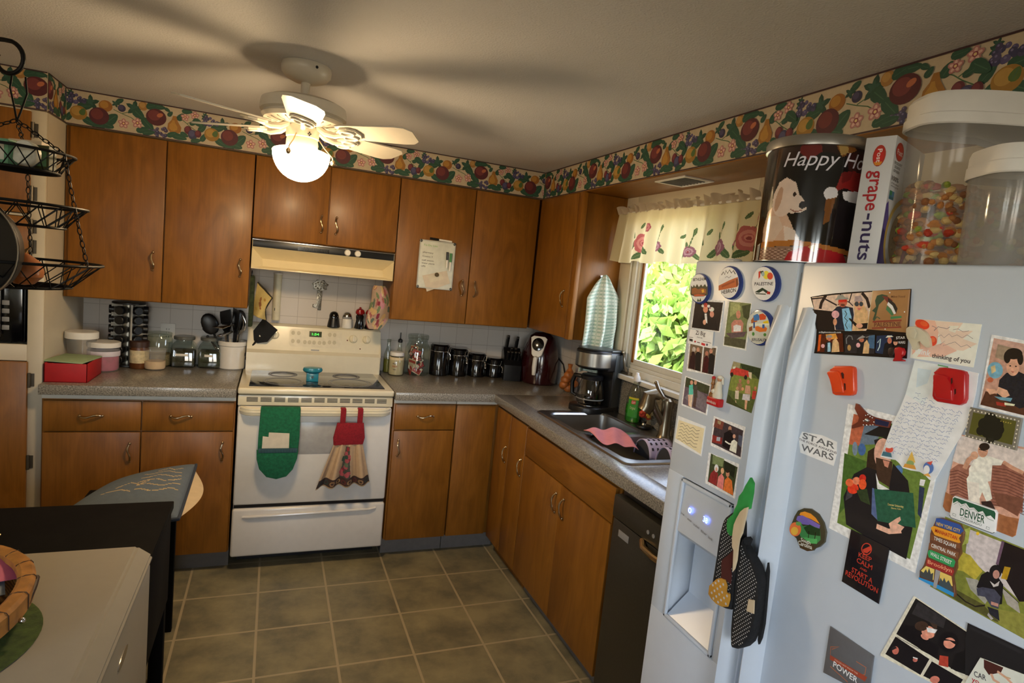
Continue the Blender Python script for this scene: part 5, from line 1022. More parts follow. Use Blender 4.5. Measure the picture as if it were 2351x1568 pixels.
PRINTS=[["round_magnet","round souvenir magnet reading BETHLEHEM, overlapping the photo of a couple in dark clothes","magnet","round souvenir magnets on the freezer door",5,None,[-2.5205,1.6005],[-355,19,-362,-60,-352,-137,-325,-207,-281,-267,-224,-314,-155,-346,-78,-361,4,-358,86,-337,164,-299,234,-245,293,-178,337,-102,363,-20,371,63,359,143,329,215,282,275,221,321,148,351,69,362,-12,356,-93,331,-168,291,-235,236,-290,171,-330,97],"1d2f6b",[["P","e0ddd8",[-282,22,-289,-50,-281,-119,-257,-183,-219,-237,-169,-280,-109,-309,-41,-322,30,-319,102,-300,171,-265,233,-215,285,-155,323,-85,347,-11,354,64,344,136,319,201,278,256,225,298,162,325,93,335,21,329,-50,307,-116,270,-175,221,-224,161,-260,94]],["P","4a4a3a",[297,-164,313,57,245,17,222,80,153,30,109,101,26,36,-41,101,-108,51,-174,114,-243,50,-270,81,-318,-125,-193,-171,118,-199]],["P","8a5a3a",[273,-19,162,14,38,-18,-98,20,-232,-3,-263,-102,247,-145]],["P","c8a040",[-79,-27,-154,-7,-190,-73,-115,-93]],["P","b0583a",[186,-157,15,-131,-224,-131,-208,-162,120,-191]],["P","dcd8d0",[185,-219,-181,-194,-164,-279,96,-305]],["P","3c4a3a",[25,-312,7,-230,-51,-287,-83,-216,-133,-296]],["T","1a1a22","BETHLEHEM",[263,164,-179,205],70]]],
["round_magnet","round souvenir magnet reading HEBRON with a brown stone building","magnet","round souvenir magnets on the freezer door",5,None,[-2.6169,1.6189],[-360,16,-367,-65,-356,-143,-328,-214,-284,-275,-226,-323,-156,-355,-78,-370,5,-366,88,-344,167,-304,239,-248,298,-179,342,-101,369,-17,376,68,364,150,333,223,285,284,222,331,149,360,69,371,-14,363,-96,337,-172,295,-239,239,-295,171,-335,96],"1d2f6b",[["P","dedcda",[-279,12,-285,-62,-277,-134,-252,-199,-214,-255,-162,-298,-101,-328,-32,-341,41,-337,115,-317,185,-280,248,-229,300,-165,340,-93,364,-17,371,61,361,136,334,203,292,259,237,301,173,328,103,338,29,331,-43,308,-110,269,-170,217,-220,155,-256,86]],["P","a85a34",[339,-85,166,-11,16,52,-124,100,-226,132,-275,-20,-249,-84,318,-193]],["P","8c4426",[246,-80,-133,58,-151,17,227,-123]],["P","6f3a22",[-177,81,-231,104,-272,-51,-217,-71]],["L","23232b",22,[293,157,245,231,191,168,169,262,106,199,60,279,-13,210,-62,268,-136,192]],["L","55556a",11,[167,97,113,134,46,101,-16,146]],["T","22222c","HEBRON",[209,-267,-231,-190],88]]],
["round_magnet","round souvenir magnet reading PALESTINE above a dark green leaf shape","magnet","round souvenir magnets on the freezer door",5,None,[-2.72,1.6211],[-368,17,-374,-63,-362,-140,-333,-210,-287,-271,-227,-318,-156,-351,-75,-366,9,-363,94,-341,175,-302,248,-247,308,-179,352,-101,379,-18,385,67,371,147,338,220,288,281,223,327,147,356,65,367,-20,359,-103,334,-180,292,-248,237,-304,170,-344,96],"1d2f6b",[["P","e2e0de",[-261,15,-268,-60,-259,-131,-235,-197,-197,-253,-147,-297,-86,-327,-19,-340,53,-337,125,-316,194,-279,256,-228,308,-164,347,-91,370,-14,377,64,367,139,340,207,299,263,245,306,182,333,113,343,41,336,-30,312,-97,273,-155,221,-204,159,-240,89]],["P","e0c040",[-74,180,-75,154,-67,130,-52,110,-31,97,-5,92,22,95,49,107,71,125,88,148,98,174,99,201,91,225,75,245,53,258,28,262,0,259,-26,248,-48,229,-65,206]],["P","c04428",[-170,164,-171,142,-164,121,-150,105,-131,94,-108,90,-84,92,-61,102,-41,117,-26,136,-18,159,-18,181,-25,201,-39,218,-58,228,-81,233,-105,230,-128,220,-148,205,-162,186]],["P","b02c20",[233,237,177,265,170,139,204,84]],["P","2c3a30",[199,245,115,267,61,209,133,173]],["P","88a0a8",[58,196,58,181,61,168,69,158,80,151,93,148,107,150,120,156,132,166,140,179,145,193,146,207,142,220,134,231,123,238,110,240,97,239,83,232,72,222,63,210]],["P","20352c",[259,-188,66,-83,-148,-164,-59,-189,37,-141,133,-194]],["P","a02820",[-77,-148,-164,-156,-165,-208,-80,-207]],["P","20352c",[229,-206,-61,-202,-48,-222,216,-226]],["T","24242c","PALESTINE",[291,-48,-205,-20],68]]],
["round_magnet","round souvenir magnet crowded with tiny painted town houses, beside the handle","magnet","round souvenir magnets on the freezer door",5,None,[-2.7221,1.5309],[-357,41,-364,-40,-353,-120,-325,-194,-281,-258,-223,-311,-154,-349,-76,-369,6,-371,89,-355,167,-320,238,-269,297,-203,341,-126,367,-43,374,43,361,126,330,203,282,269,219,320,146,355,66,371,-16,369,-97,348,-172,311,-239,258,-293,194,-333,120],"1d2f6b",[["P","b4b8b4",[-263,30,-269,-45,-261,-117,-237,-185,-199,-244,-150,-291,-90,-325,-23,-343,48,-345,120,-329,188,-296,250,-249,301,-188,339,-118,362,-42,369,36,359,112,333,181,292,241,239,288,177,319,108,334,37,332,-34,313,-99,278,-158,230,-206,170,-241,103]],["P","9a5a34",[270,125,216,199,107,216,88,117,244,60]],["P","c8b020",[-64,127,-193,173,-224,98,-93,64]],["P","3c6fae",[222,226,119,276,45,236,46,149,183,121]],["P","b84a2a",[68,267,-31,296,-126,252,-123,179,28,151]],["P","d8d0c0",[325,51,-238,112,-237,73,306,-1]],["P","7c4a2c",[299,-35,207,10,189,-83,274,-114]],["P","c06a30",[132,-2,58,27,-44,5,-124,40,-199,9,-186,-58,-18,-92,101,-73]],["P","2f4f8a",[196,93,152,97,129,-22,171,-34]],["P","355c9c",[-57,73,-116,79,-131,1,-72,-5]],["P","4a7a3c",[114,-145,113,-158,116,-170,122,-179,131,-186,141,-190,152,-189,163,-185,173,-177,180,-166,184,-154,185,-142,182,-130,176,-120,167,-113,157,-110,145,-111,134,-115,125,-123,118,-133]],["P","4a7a3c",[-202,-122,-202,-133,-199,-142,-192,-150,-182,-156,-171,-160,-159,-159,-147,-156,-138,-150,-130,-142,-127,-132,-127,-122,-130,-112,-137,-104,-147,-98,-158,-95,-170,-95,-182,-98,-192,-104,-199,-113]],["T","30303a","JERUSALEM",[174,-299,-249,-255],61]]],
["photo_print","framed photo of a couple in dark clothes with flower crowns","photo","photo prints held on the fridge doors",1,None,[-2.5525,1.541],[509,338,-505,372,-513,-347,508,-363],"d6d9de",[["P","231f22",[465,298,-477,327,-470,-319,470,-347]],["P","c98a76",[-10,134,-11,109,-4,85,11,65,31,52,56,45,82,47,108,57,130,73,147,95,156,120,157,146,150,169,135,189,114,203,89,209,63,207,37,197,15,181,-1,159]],["P","17161a",[173,-332,181,-65,97,26,-25,30,-120,-110,-142,-325]],["P","d8d4d4",[86,27,9,35,-59,-192,25,-163]],["P","d09a86",[-10,-167,-11,-186,-6,-203,3,-217,17,-227,34,-232,51,-231,68,-224,83,-213,95,-197,101,-179,102,-160,98,-143,88,-128,74,-118,58,-114,40,-115,23,-122,8,-133,-3,-149]],["P","d8d0cc",[128,206,128,195,134,185,143,177,156,171,172,168,187,168,203,172,215,178,224,187,229,197,229,208,223,218,214,226,201,232,185,235,169,235,154,231,142,225,133,216]],["P","b04a40",[21,233,21,217,28,202,40,189,57,180,77,176,98,177,118,182,135,193,148,207,154,222,154,239,148,254,135,267,118,276,98,280,77,279,57,273,40,262,28,249]],["P","e0dcd8",[-71,214,-71,204,-66,194,-57,186,-44,180,-29,177,-14,177,1,181,13,187,22,196,27,206,27,217,21,227,12,235,-1,241,-16,243,-31,243,-46,239,-58,233,-67,224]],["P","c0887c",[-237,43,-238,20,-232,-1,-220,-19,-203,-31,-182,-37,-160,-35,-139,-27,-120,-12,-106,7,-98,30,-97,53,-102,74,-115,92,-132,104,-153,109,-175,108,-197,99,-215,84,-229,65]],["P","d5cfcd",[-220,152,-219,136,-210,121,-194,108,-171,99,-145,94,-118,94,-92,99,-71,109,-56,122,-48,137,-49,154,-59,169,-76,182,-98,191,-125,196,-152,196,-177,191,-198,181,-213,168]],["P","1d1a1f",[-120,-328,-120,-110,-205,-42,-312,-91,-411,-316]],["P","96607a",[-107,172,-107,165,-105,159,-100,154,-93,150,-85,148,-76,148,-68,151,-61,155,-56,161,-53,168,-53,175,-56,181,-61,187,-68,190,-76,192,-84,192,-93,189,-100,185,-105,179]]]],
["photo_print","framed photo of a girl in a white dress in a garden","photo","photo prints held on the fridge doors",1,None,[-2.6523,1.5287],[382,503,-343,507,-374,-506,336,-504],"cfd6d2",[["P","6c7650",[328,489,-323,492,-330,-474,310,-479]],["P","8c9468",[283,467,-7,496,6,313,241,149]],["P","3c452e",[-69,424,-312,478,-332,137,-163,189]],["P","4a4a3a",[326,-292,-329,-277,-328,-464,301,-470]],["P","9aa070",[-50,374,-50,345,-39,319,-17,297,12,282,47,274,83,275,118,285,148,303,170,327,181,354,181,383,169,409,147,431,117,447,82,454,46,452,11,442,-18,424,-39,401]],["P","b07a70",[174,13,101,99,-108,128,-189,53,-196,-127,-89,-169,127,-174]],["P","b8806e",[-67,235,-70,208,-65,182,-54,161,-38,146,-19,140,3,142,24,153,43,171,57,195,66,223,68,251,64,277,53,298,37,313,17,319,-5,316,-26,305,-44,287,-59,263]],["P","e0dde0",[96,-28,14,9,-124,-3,-147,-119,71,-153]],["P","594a50",[300,-217,-314,-106,-253,-225,121,-302]]]],
["business_card","white business card with script heading and row of small logos, above the two couples","card",None,0.5,None,[-2.5426,1.4855],[404,169,-411,198,-434,-186,441,-181],"e6e6ea",[["T","2a2630","Zi Big",[192,63,-150,75],100],["T","443c48","from the",[120,-5,-64,-4],34],["L","5a5560",12,[424,-29,257,-23]],["L","5a5560",12,[404,-66,273,-64]],["P","231f22",[387,-64,259,-70,261,-121,382,-114]],["P","a03038",[135,-100,136,-107,139,-114,146,-120,155,-125,165,-127,176,-128,186,-126,195,-122,201,-116,204,-109,204,-102,200,-95,194,-89,185,-85,174,-82,163,-82,153,-84,145,-88,139,-93]],["L","604048",19,[98,-110,-6,-111]],["P","b02c34",[-60,-96,-198,-107,-187,-162,-60,-150]],["P","46425a",[-229,-95,-284,-95,-284,-148,-227,-141]],["L","55505a",11,[-98,-60,-388,-65]]]],
["photo_print","pair of small photos of two couples in dark suits side by side","photo","photo prints held on the fridge doors",1,None,[-2.5533,1.4383],[505,320,-485,361,-481,-313,461,-367],"d5d9dc",[["P","6a5a4c",[444,289,0,287,-46,-301,425,-306]],["P","574a40",[-51,287,-450,319,-482,-291,-81,-306]],["P","a8a0a0",[233,187,233,168,238,150,249,135,265,123,284,118,304,118,323,123,340,135,353,150,360,168,360,188,355,206,344,221,328,232,309,238,289,238,269,232,253,221,240,205]],["P","2a1418",[393,-284,396,85,287,133,208,36,176,-292]],["P","b48a78",[91,201,90,183,95,166,105,152,119,142,136,137,154,137,171,142,186,153,197,167,203,184,204,202,199,219,189,233,175,243,158,249,141,248,123,243,108,232,97,218]],["P","1a1719",[163,-297,219,89,138,148,17,120,-21,-294]],["P","a06a5a",[-222,158,-223,139,-219,122,-210,107,-196,96,-180,91,-163,91,-146,97,-132,108,-121,123,-114,141,-113,159,-118,177,-127,192,-141,202,-157,208,-174,208,-191,202,-205,190,-216,175]],["P","3a1016",[-101,-295,-100,48,-176,113,-269,37,-292,-297]],["P","b08070",[-350,230,-351,213,-346,196,-337,183,-324,173,-308,167,-291,168,-275,173,-261,183,-250,197,-244,214,-243,231,-248,247,-257,261,-270,271,-286,276,-303,276,-319,270,-334,260,-344,246]],["P","1b181b",[-304,-302,-251,125,-317,180,-444,140,-475,-285]],["L","7d6a50",16,[399,272,369,11]],["L","8a7658",15,[-357,305,-356,201]]]],
["photo_print","framed photo of two people standing on a dirt road","photo","photo prints held on the fridge doors",1,None,[-2.5514,1.3508],[464,376,-457,343,-469,-369,462,-350],"ced2d6",[["P","5c5260",[422,352,-431,308,-423,-332,421,-309]],["P","39402f",[422,352,-431,308,-427,112,412,124]],["P","6c6570",[404,-153,48,162,-410,32,-422,-328]],["P","b88a78",[147,273,147,257,151,240,160,226,173,216,188,210,204,210,220,214,234,223,244,237,250,252,251,269,247,285,238,299,225,310,210,315,193,316,177,311,164,302,153,289]],["P","53b0a4",[277,176,144,227,85,-2,241,-53]],["P","c8b8a8",[266,-50,96,-5,80,-314,202,-304]],["P","b08674",[12,301,12,284,16,268,25,254,37,244,52,238,68,238,84,242,97,251,108,264,113,280,114,297,110,313,101,327,89,337,73,343,57,343,42,339,28,329,18,316]],["P","44403c",[115,202,-18,237,-75,-44,47,-72]],["P","4e3c3a",[47,-72,-53,-49,-56,-288,51,-283]],["L","bf8a74",23,[228,-58,190,-301]]]],
["photo_print","unframed photo of a family on grass in front of a red pickup","photo","photo prints held on the fridge doors",0.4,None,[-2.6951,1.4017],[383,480,-478,465,-334,-496,429,-449],"4e5c34",[["P","707c3c",[348,251,-440,229,-373,-158,407,-155]],["P","2f3a26",[165,461,-478,465,-463,200,-284,300,99,367]],["P","8a8468",[383,480,168,474,178,283,419,309]],["P","b03a34",[426,294,291,361,-91,353,-169,237,-7,213,435,192]],["P","d8cfc4",[369,361,295,382,296,339,360,313]],["P","26201e",[327,198,327,183,331,168,339,155,351,146,365,141,381,140,395,144,408,153,418,165,423,180,424,195,419,210,411,223,399,232,384,237,369,238,355,233,342,224,333,212]],["P","26201e",[-81,213,-82,198,-78,184,-70,172,-59,163,-46,158,-31,157,-17,161,-5,170,4,182,9,196,9,211,5,225,-3,237,-14,246,-27,251,-42,252,-56,248,-67,239,-76,227]],["P","c8bca8",[-86,332,-186,337,-204,196,-136,217]],["P","a0705c",[63,108,62,93,65,79,72,67,82,58,95,53,108,52,121,57,132,65,141,77,146,92,146,107,143,121,136,133,126,143,113,147,100,148,87,143,76,134,68,122]],["P","8a6a50",[169,38,38,57,25,-108,145,-134]],["P","b08868",[120,-65,119,-77,122,-88,129,-98,138,-106,149,-110,161,-111,173,-108,182,-101,190,-92,194,-81,194,-69,191,-57,184,-47,175,-40,164,-36,152,-35,141,-38,131,-45,124,-54]],["P","c4b8ac",[203,-132,101,-110,74,-295,179,-305]],["P","b07a64",[-166,134,-167,119,-164,105,-157,93,-147,84,-135,79,-123,79,-110,83,-99,92,-91,103,-86,117,-85,132,-88,146,-95,158,-105,167,-117,172,-130,172,-142,168,-153,159,-161,147]],["P","b8907c",[-68,44,-195,57,-247,-118,-73,-128]],["P","b8b8c4",[-31,-152,-230,-122,-246,-255,-27,-278]],["P","c0906c",[-38,-45,-39,-57,-36,-69,-29,-78,-20,-86,-9,-90,2,-91,13,-88,23,-81,30,-72,34,-61,35,-49,32,-38,25,-28,16,-20,5,-16,-7,-16,-18,-19,-27,-25,-34,-34]],["P","d0b090",[159,-307,94,-441,143,-438]],["P","c89c84",[-110,-266,-184,-263,-186,-464,-137,-455]],["P","b0765c",[-379,41,-380,28,-377,16,-371,6,-362,-1,-352,-6,-341,-6,-330,-3,-321,4,-314,14,-310,26,-309,39,-312,51,-318,61,-327,69,-337,73,-348,73,-359,70,-368,62,-375,53]],["P","b04038",[-284,-27,-390,-18,-379,-190,-291,-204]],["P","3a4226",[410,-444,386,-258,39,-428,-334,-496]]]],
["paper_note","small handwritten yellowed note in a clear sleeve","note",None,0.8,None,[-2.5483,1.2536],[497,340,-509,341,-502,-364,513,-316],"cfd4d4",[["P","c8bfa2",[453,246,-476,286,-470,-321,487,-226]],["L","6a5f4a",12,[374,170,282,203,186,157,123,206,4,152,-91,210,-228,163,-335,201]],["L","6a5f4a",12,[383,91,290,125,194,79,132,129,12,75,-83,130,-222,83,-329,118]],["L","6a5f4a",12,[391,12,298,46,203,1,140,51,20,-2,-76,49,-215,3,-324,35]],["L","6a5f4a",12,[400,-67,307,-33,211,-77,148,-27,28,-80,-69,-31,-208,-77,-318,-48]],["L","6a5f4a",12,[409,-147,315,-111,219,-156,156,-105,36,-157,-62,-112,-201,-157,-312,-131]],["L","6a5f4a",12,[417,-226,324,-191,228,-234,164,-183,44,-235,-55,-193,-194,-237,-306,-214]]]],
["photo_print","framed photo of a bearded man in black hugging a child in white","photo","photo prints held on the fridge doors",1,None,[-2.6704,1.2845],[501,336,-483,353,-490,-352,473,-337],"d3d6da",[["P","3a3238",[430,302,-436,263,-468,-310,444,-268]],["P","6a3c34",[430,302,147,289,172,107,454,102]],["P","8a7a60",[351,279,237,279,253,202,347,206]],["P","7a2e2c",[449,-83,137,-66,129,-210,436,-251]],["P","96a0b0",[308,-94,198,-69,192,-156,301,-181]],["P","15141a",[103,-239,100,54,-32,150,-158,114,-205,-73,-175,-269]],["P","a8806e",[-99,212,-100,194,-97,177,-89,162,-77,151,-63,144,-48,143,-34,147,-21,156,-11,169,-5,185,-4,203,-8,220,-16,235,-28,246,-42,253,-57,254,-71,250,-84,241,-94,228]],["P","2a211e",[-99,161,-99,153,-95,143,-88,135,-79,128,-67,124,-55,122,-44,123,-35,126,-28,132,-24,140,-24,149,-28,158,-35,167,-45,174,-57,178,-68,180,-80,179,-89,175,-96,169]],["P","c09484",[-247,82,-248,68,-244,54,-237,42,-227,32,-214,26,-201,25,-188,28,-177,35,-169,45,-164,58,-164,72,-167,86,-174,99,-185,108,-197,114,-210,116,-223,113,-234,106,-242,95]],["P","d0ccc6",[-152,-53,-219,3,-321,-24,-331,-269,-124,-263]],["L","d0ccc6",32,[37,-109,-88,-130,-230,-101]],["P","4c5266",[-327,141,-450,141,-451,-104,-348,-65]]]],
["photo_print","framed photo of three people, in red, pink and orange","photo","photo prints held on the fridge doors",1,None,[-2.6695,1.199],[483,345,-464,392,-489,-367,470,-371],"d5d8dc",[["P","39422c",[408,347,-437,312,-427,-323,385,-302]],["P","6d7c58",[340,331,-19,359,-5,172,322,135]],["P","20261b",[-25,325,-377,299,-378,49,-66,120]],["P","7c2a2c",[365,-294,330,-93,227,33,101,-20,97,-300]],["P","d8d6dc",[110,103,108,76,112,50,123,27,138,9,157,-2,177,-5,197,0,215,14,229,34,238,59,240,86,235,112,225,136,209,154,190,164,170,167,150,161,132,147,118,127]],["P","c49a8c",[134,65,132,49,134,34,140,21,148,11,158,5,169,3,180,7,190,15,198,27,202,41,204,57,201,72,196,86,188,96,178,102,167,103,156,99,146,91,138,79]],["P","d87878",[86,-304,79,-79,-4,24,-98,-37,-113,-317]],["P","cf9f80",[-64,104,-66,83,-63,63,-55,45,-44,31,-30,23,-14,21,1,25,14,36,25,52,31,71,33,92,30,113,22,131,10,145,-4,153,-19,155,-34,150,-48,139,-58,124]],["P","e07038",[-122,-314,-126,-78,-197,20,-334,-24,-430,-311]],["P","b8826c",[-236,99,-237,77,-234,56,-226,37,-213,22,-198,13,-182,11,-165,15,-151,26,-140,43,-133,63,-131,85,-135,106,-143,125,-156,140,-171,149,-188,151,-204,146,-218,135,-229,119]],["P","2a201c",[-222,145,-221,134,-216,124,-207,113,-195,104,-181,98,-167,94,-153,94,-141,97,-133,103,-128,112,-129,122,-134,133,-143,144,-155,152,-169,159,-184,162,-198,163,-209,159,-218,153]]]],
["photo_booth_print","large black photo booth print of a couple in hats with three small scenes below","photo",None,1.2,None,[-2.9175,1.5665],[863,351,597,410,351,452,-20,501,-370,538,-714,577,-1010,606,-1071,55,-1128,-495,-739,-537,-198,-592,194,-636,594,-678,590,-481,620,-223,683,-5,757,156],"131013",[["P","d8b4a8",[828,346,346,425,-373,522,-402,-52,-363,-142,-46,-184,192,-194,627,-233,733,121]],["P","1a1416",[774,127,334,128,230,-213,627,-233]],["L","241c1e",63,[532,405,603,262,610,150]],["L","241c1e",52,[-175,493,-285,397,-359,250]],["L","2a2022",26,[823,320,587,355,272,242]],["L","2a2022",21,[15,481,42,304]],["L","2a2022",22,[248,450,123,316]],["L","2a2022",17,[-45,258,45,322,164,320,252,249]],["P","1c2438",[353,118,267,215,151,246,-51,224,-92,105,-104,-180,213,-193]],["P","78aee0",[160,188,26,217,-52,66,-101,-181,31,-193,102,-20]],["L","202020",14,[95,159,46,110,80,36,13,-10,43,-84,-13,-149]],["P","b0604c",[75,316,75,287,83,261,99,240,122,225,149,218,179,220,206,231,231,250,248,274,258,302,259,331,250,357,233,379,210,394,183,400,154,398,126,386,102,368,85,343]],["P","8c8c88",[329,333,52,363,65,390,138,396,186,439,283,419,296,375]],["P","c02c20",[253,342,91,360,84,319,237,297]],["P","5c3428",[109,260,110,253,115,247,124,242,135,238,149,236,162,236,175,238,186,242,193,247,196,253,195,260,190,266,181,272,170,276,156,278,143,278,130,276,120,272,112,266]],["P","d09ca8",[194,85,194,64,202,45,216,28,235,17,258,11,283,12,306,19,326,33,341,50,348,71,348,92,341,112,326,129,306,140,283,146,259,144,235,137,216,123,202,106]],["P","d8bcb4",[275,9,246,12,238,-34,262,-36]],["P","c08c70",[214,-53,213,-72,215,-89,222,-103,231,-113,243,-117,256,-116,269,-109,281,-96,289,-80,295,-62,296,-43,294,-25,287,-11,277,-1,265,3,252,1,239,-6,228,-18,219,-35]],["P","c4a47c",[-122,-171,-107,124,-61,295,-101,374,-196,374,-252,292,-342,180,-395,-53,-308,-149]],["P","cc9478",[-227,287,-228,257,-223,230,-211,207,-194,192,-173,186,-150,188,-128,200,-108,220,-93,246,-84,275,-82,305,-88,333,-100,355,-117,370,-139,377,-162,374,-184,361,-203,341,-218,316]],["P","9c8c90",[-58,336,-58,423,-164,447,-226,355,-146,336]],["P","38404a",[-157,298,-157,286,-153,274,-145,264,-135,257,-123,254,-109,255,-97,260,-86,268,-78,279,-73,292,-73,305,-77,317,-85,327,-95,333,-108,336,-121,335,-134,330,-144,322,-152,311]],["P","38404a",[-235,305,-235,292,-232,280,-225,270,-216,264,-205,261,-193,262,-182,267,-172,275,-164,286,-160,299,-160,312,-163,323,-170,333,-179,340,-190,342,-202,341,-214,336,-223,328,-231,317]],["P","c0505c",[-140,221,-204,226,-178,200]],["P","1a1618",[-8,27,-29,43,-176,-43,-286,-24,-386,-3,-393,-104,-229,-124,-144,-81]],["P","cc9880",[-293,-65,-292,-77,-286,-90,-273,-100,-257,-108,-238,-112,-218,-113,-199,-109,-184,-101,-172,-91,-167,-79,-168,-66,-175,-53,-187,-43,-204,-35,-223,-31,-243,-31,-262,-35,-277,-42,-288,-52]],["T","e8e8ea","m2bphotobooth.com",[551,-293,99,-240],33],["P","4a1c0c",[554,-319,63,-238,-15,-557,533,-650]],["P","c0541c",[545,-325,495,-310,474,-613,519,-629]],["P","d09040",[403,-300,201,-260,144,-347,364,-394]],["P","181a24",[370,-616,375,-451,307,-405,228,-449,209,-600]],["P","b06a54",[278,-361,277,-375,280,-389,286,-400,295,-408,306,-412,318,-411,329,-406,339,-397,347,-385,351,-371,352,-356,349,-342,343,-331,334,-323,323,-319,311,-320,300,-325,290,-335,282,-347]],["P","88888a",[391,-361,249,-335,289,-297,363,-306]],["P","8cb4d0",[334,-445,282,-431,244,-593,308,-606]],["P","c4a47c",[225,-603,238,-395,187,-334,111,-414,67,-569]],["P","d09ca8",[385,-511,385,-522,388,-533,395,-542,405,-549,416,-553,428,-552,440,-549,449,-542,457,-533,461,-522,461,-511,457,-500,450,-491,441,-484,429,-481,417,-481,406,-484,396,-491,389,-500]],["P","26242a",[15,-259,-541,-182,-591,-502,-38,-574]],["L","70767c",16,[-48,-410,-25,-324,-61,-267,-120,-268,-150,-325]],["P","3c5c80",[-432,-219,-540,-192,-570,-421,-450,-421]],["P","17181e",[-265,-536,-253,-364,-317,-303,-387,-379,-406,-528]],["P","b06a54",[-361,-297,-361,-310,-357,-322,-349,-332,-338,-339,-324,-343,-311,-343,-297,-339,-286,-331,-277,-321,-273,-309,-273,-296,-277,-284,-285,-273,-297,-266,-310,-262,-324,-263,-337,-267,-348,-274,-357,-285]],["P","88888a",[-225,-315,-468,-215,-402,-257,-322,-226,-256,-276]],["P","d09ca8",[-308,-397,-308,-410,-305,-422,-299,-432,-289,-440,-278,-443,-267,-443,-255,-439,-245,-431,-238,-420,-234,-408,-233,-395,-237,-383,-243,-373,-253,-366,-264,-362,-275,-362,-287,-367,-297,-375,-304,-385]],["P","c4a47c",[-377,-532,-374,-347,-415,-290,-473,-367,-488,-515]],["P","a08050",[-144,-466,-145,-483,-143,-498,-138,-510,-130,-519,-119,-523,-108,-522,-97,-516,-88,-506,-80,-492,-76,-476,-75,-460,-77,-445,-82,-433,-91,-424,-101,-420,-112,-421,-123,-427,-132,-437,-140,-451]],["P","1c2c4c",[-577,-201,-842,-150,-885,-489,-599,-484]],["L","a8c8e0",17,[-611,-314,-651,-241,-657,-374,-634,-445]],["P","14141c",[-732,-497,-734,-313,-803,-254,-868,-294,-918,-484]],["P","b4705c",[-846,-245,-847,-261,-844,-276,-838,-289,-829,-297,-818,-301,-806,-300,-795,-295,-785,-284,-777,-271,-772,-255,-771,-239,-774,-224,-780,-211,-789,-202,-800,-198,-812,-199,-823,-205,-833,-216,-841,-229]],["P","d8ccc4",[-734,-214,-865,-180,-828,-165,-761,-174]],["P","c4907c",[-949,-260,-950,-275,-947,-289,-941,-301,-932,-309,-922,-313,-910,-312,-899,-307,-889,-297,-881,-285,-877,-270,-876,-255,-879,-241,-885,-229,-894,-221,-905,-217,-916,-218,-928,-224,-937,-233,-945,-246]],["P","1a1618",[-863,-229,-902,-201,-948,-218,-944,-251,-878,-257]],["T","d8d8e4","STAR",[-914,-213,-1061,-187],42],["T","d8d8e4","WARS",[-959,-281,-1074,-262],42]]],
["square_card","square brown kraft card reading PALESTINE with a flag and green branch","card",None,2,None,[-2.9882,1.5897],[333,307,-296,362,-357,-322,319,-347],"8f6a44",[["L","d8c8a8",7,[325,301,310,-336]],["P","2e4434",[233,229,150,259,42,241,85,189,172,83,186,-35,195,-187,240,-175,218,-55,278,-27,218,46,254,144]],["P","6a2e28",[145,231,40,225,-56,166,20,111,82,173]],["P","22201f",[37,209,-98,120,-155,44,-143,-38,-73,70,25,144]],["P","e0dcd6",[21,141,-64,85,-141,-32,-111,-51,-45,35,33,91]],["P","3c6c4c",[31,81,-47,25,-109,-58,-82,-80,36,11]],["L","3c4a38",20,[224,-207,172,-118,114,-145]],["P","3c7850",[-61,-92,-240,-65,-246,-96,-68,-134]],["P","7a3428",[233,-195,-250,-122,-255,-147,231,-225]],["P","7a3428",[228,-306,-266,-233,-270,-255,224,-329]],["T","5a2a22","PALESTINE",[191,-291,-255,-228],74],["T","6e4c34","Mike Youd",[-14,212,-247,231],39],["P","e8e0d0",[9,293,9,289,10,286,12,283,15,281,19,281,22,281,26,282,29,285,31,288,32,291,32,295,31,298,29,301,26,302,23,303,19,303,15,302,12,299,10,296]],["P","e8e0d0",[-289,4,-289,1,-288,-3,-286,-5,-283,-7,-279,-8,-276,-8,-272,-6,-269,-4,-267,-1,-266,2,-266,6,-267,9,-269,11,-272,13,-275,14,-279,14,-282,13,-285,10,-287,7]],["P","e8e0d0",[-18,-304,-18,-308,-16,-311,-14,-314,-11,-316,-8,-317,-4,-317,0,-315,3,-313,5,-310,6,-307,6,-303,5,-300,3,-297,0,-295,-4,-294,-7,-294,-11,-295,-14,-298,-16,-300]],["P","e8e0d0",[309,-26,309,-30,310,-33,312,-36,315,-38,319,-39,323,-39,327,-37,330,-35,333,-32,334,-28,334,-25,333,-21,330,-18,327,-16,323,-15,319,-16,315,-17,312,-19,310,-22]]]],
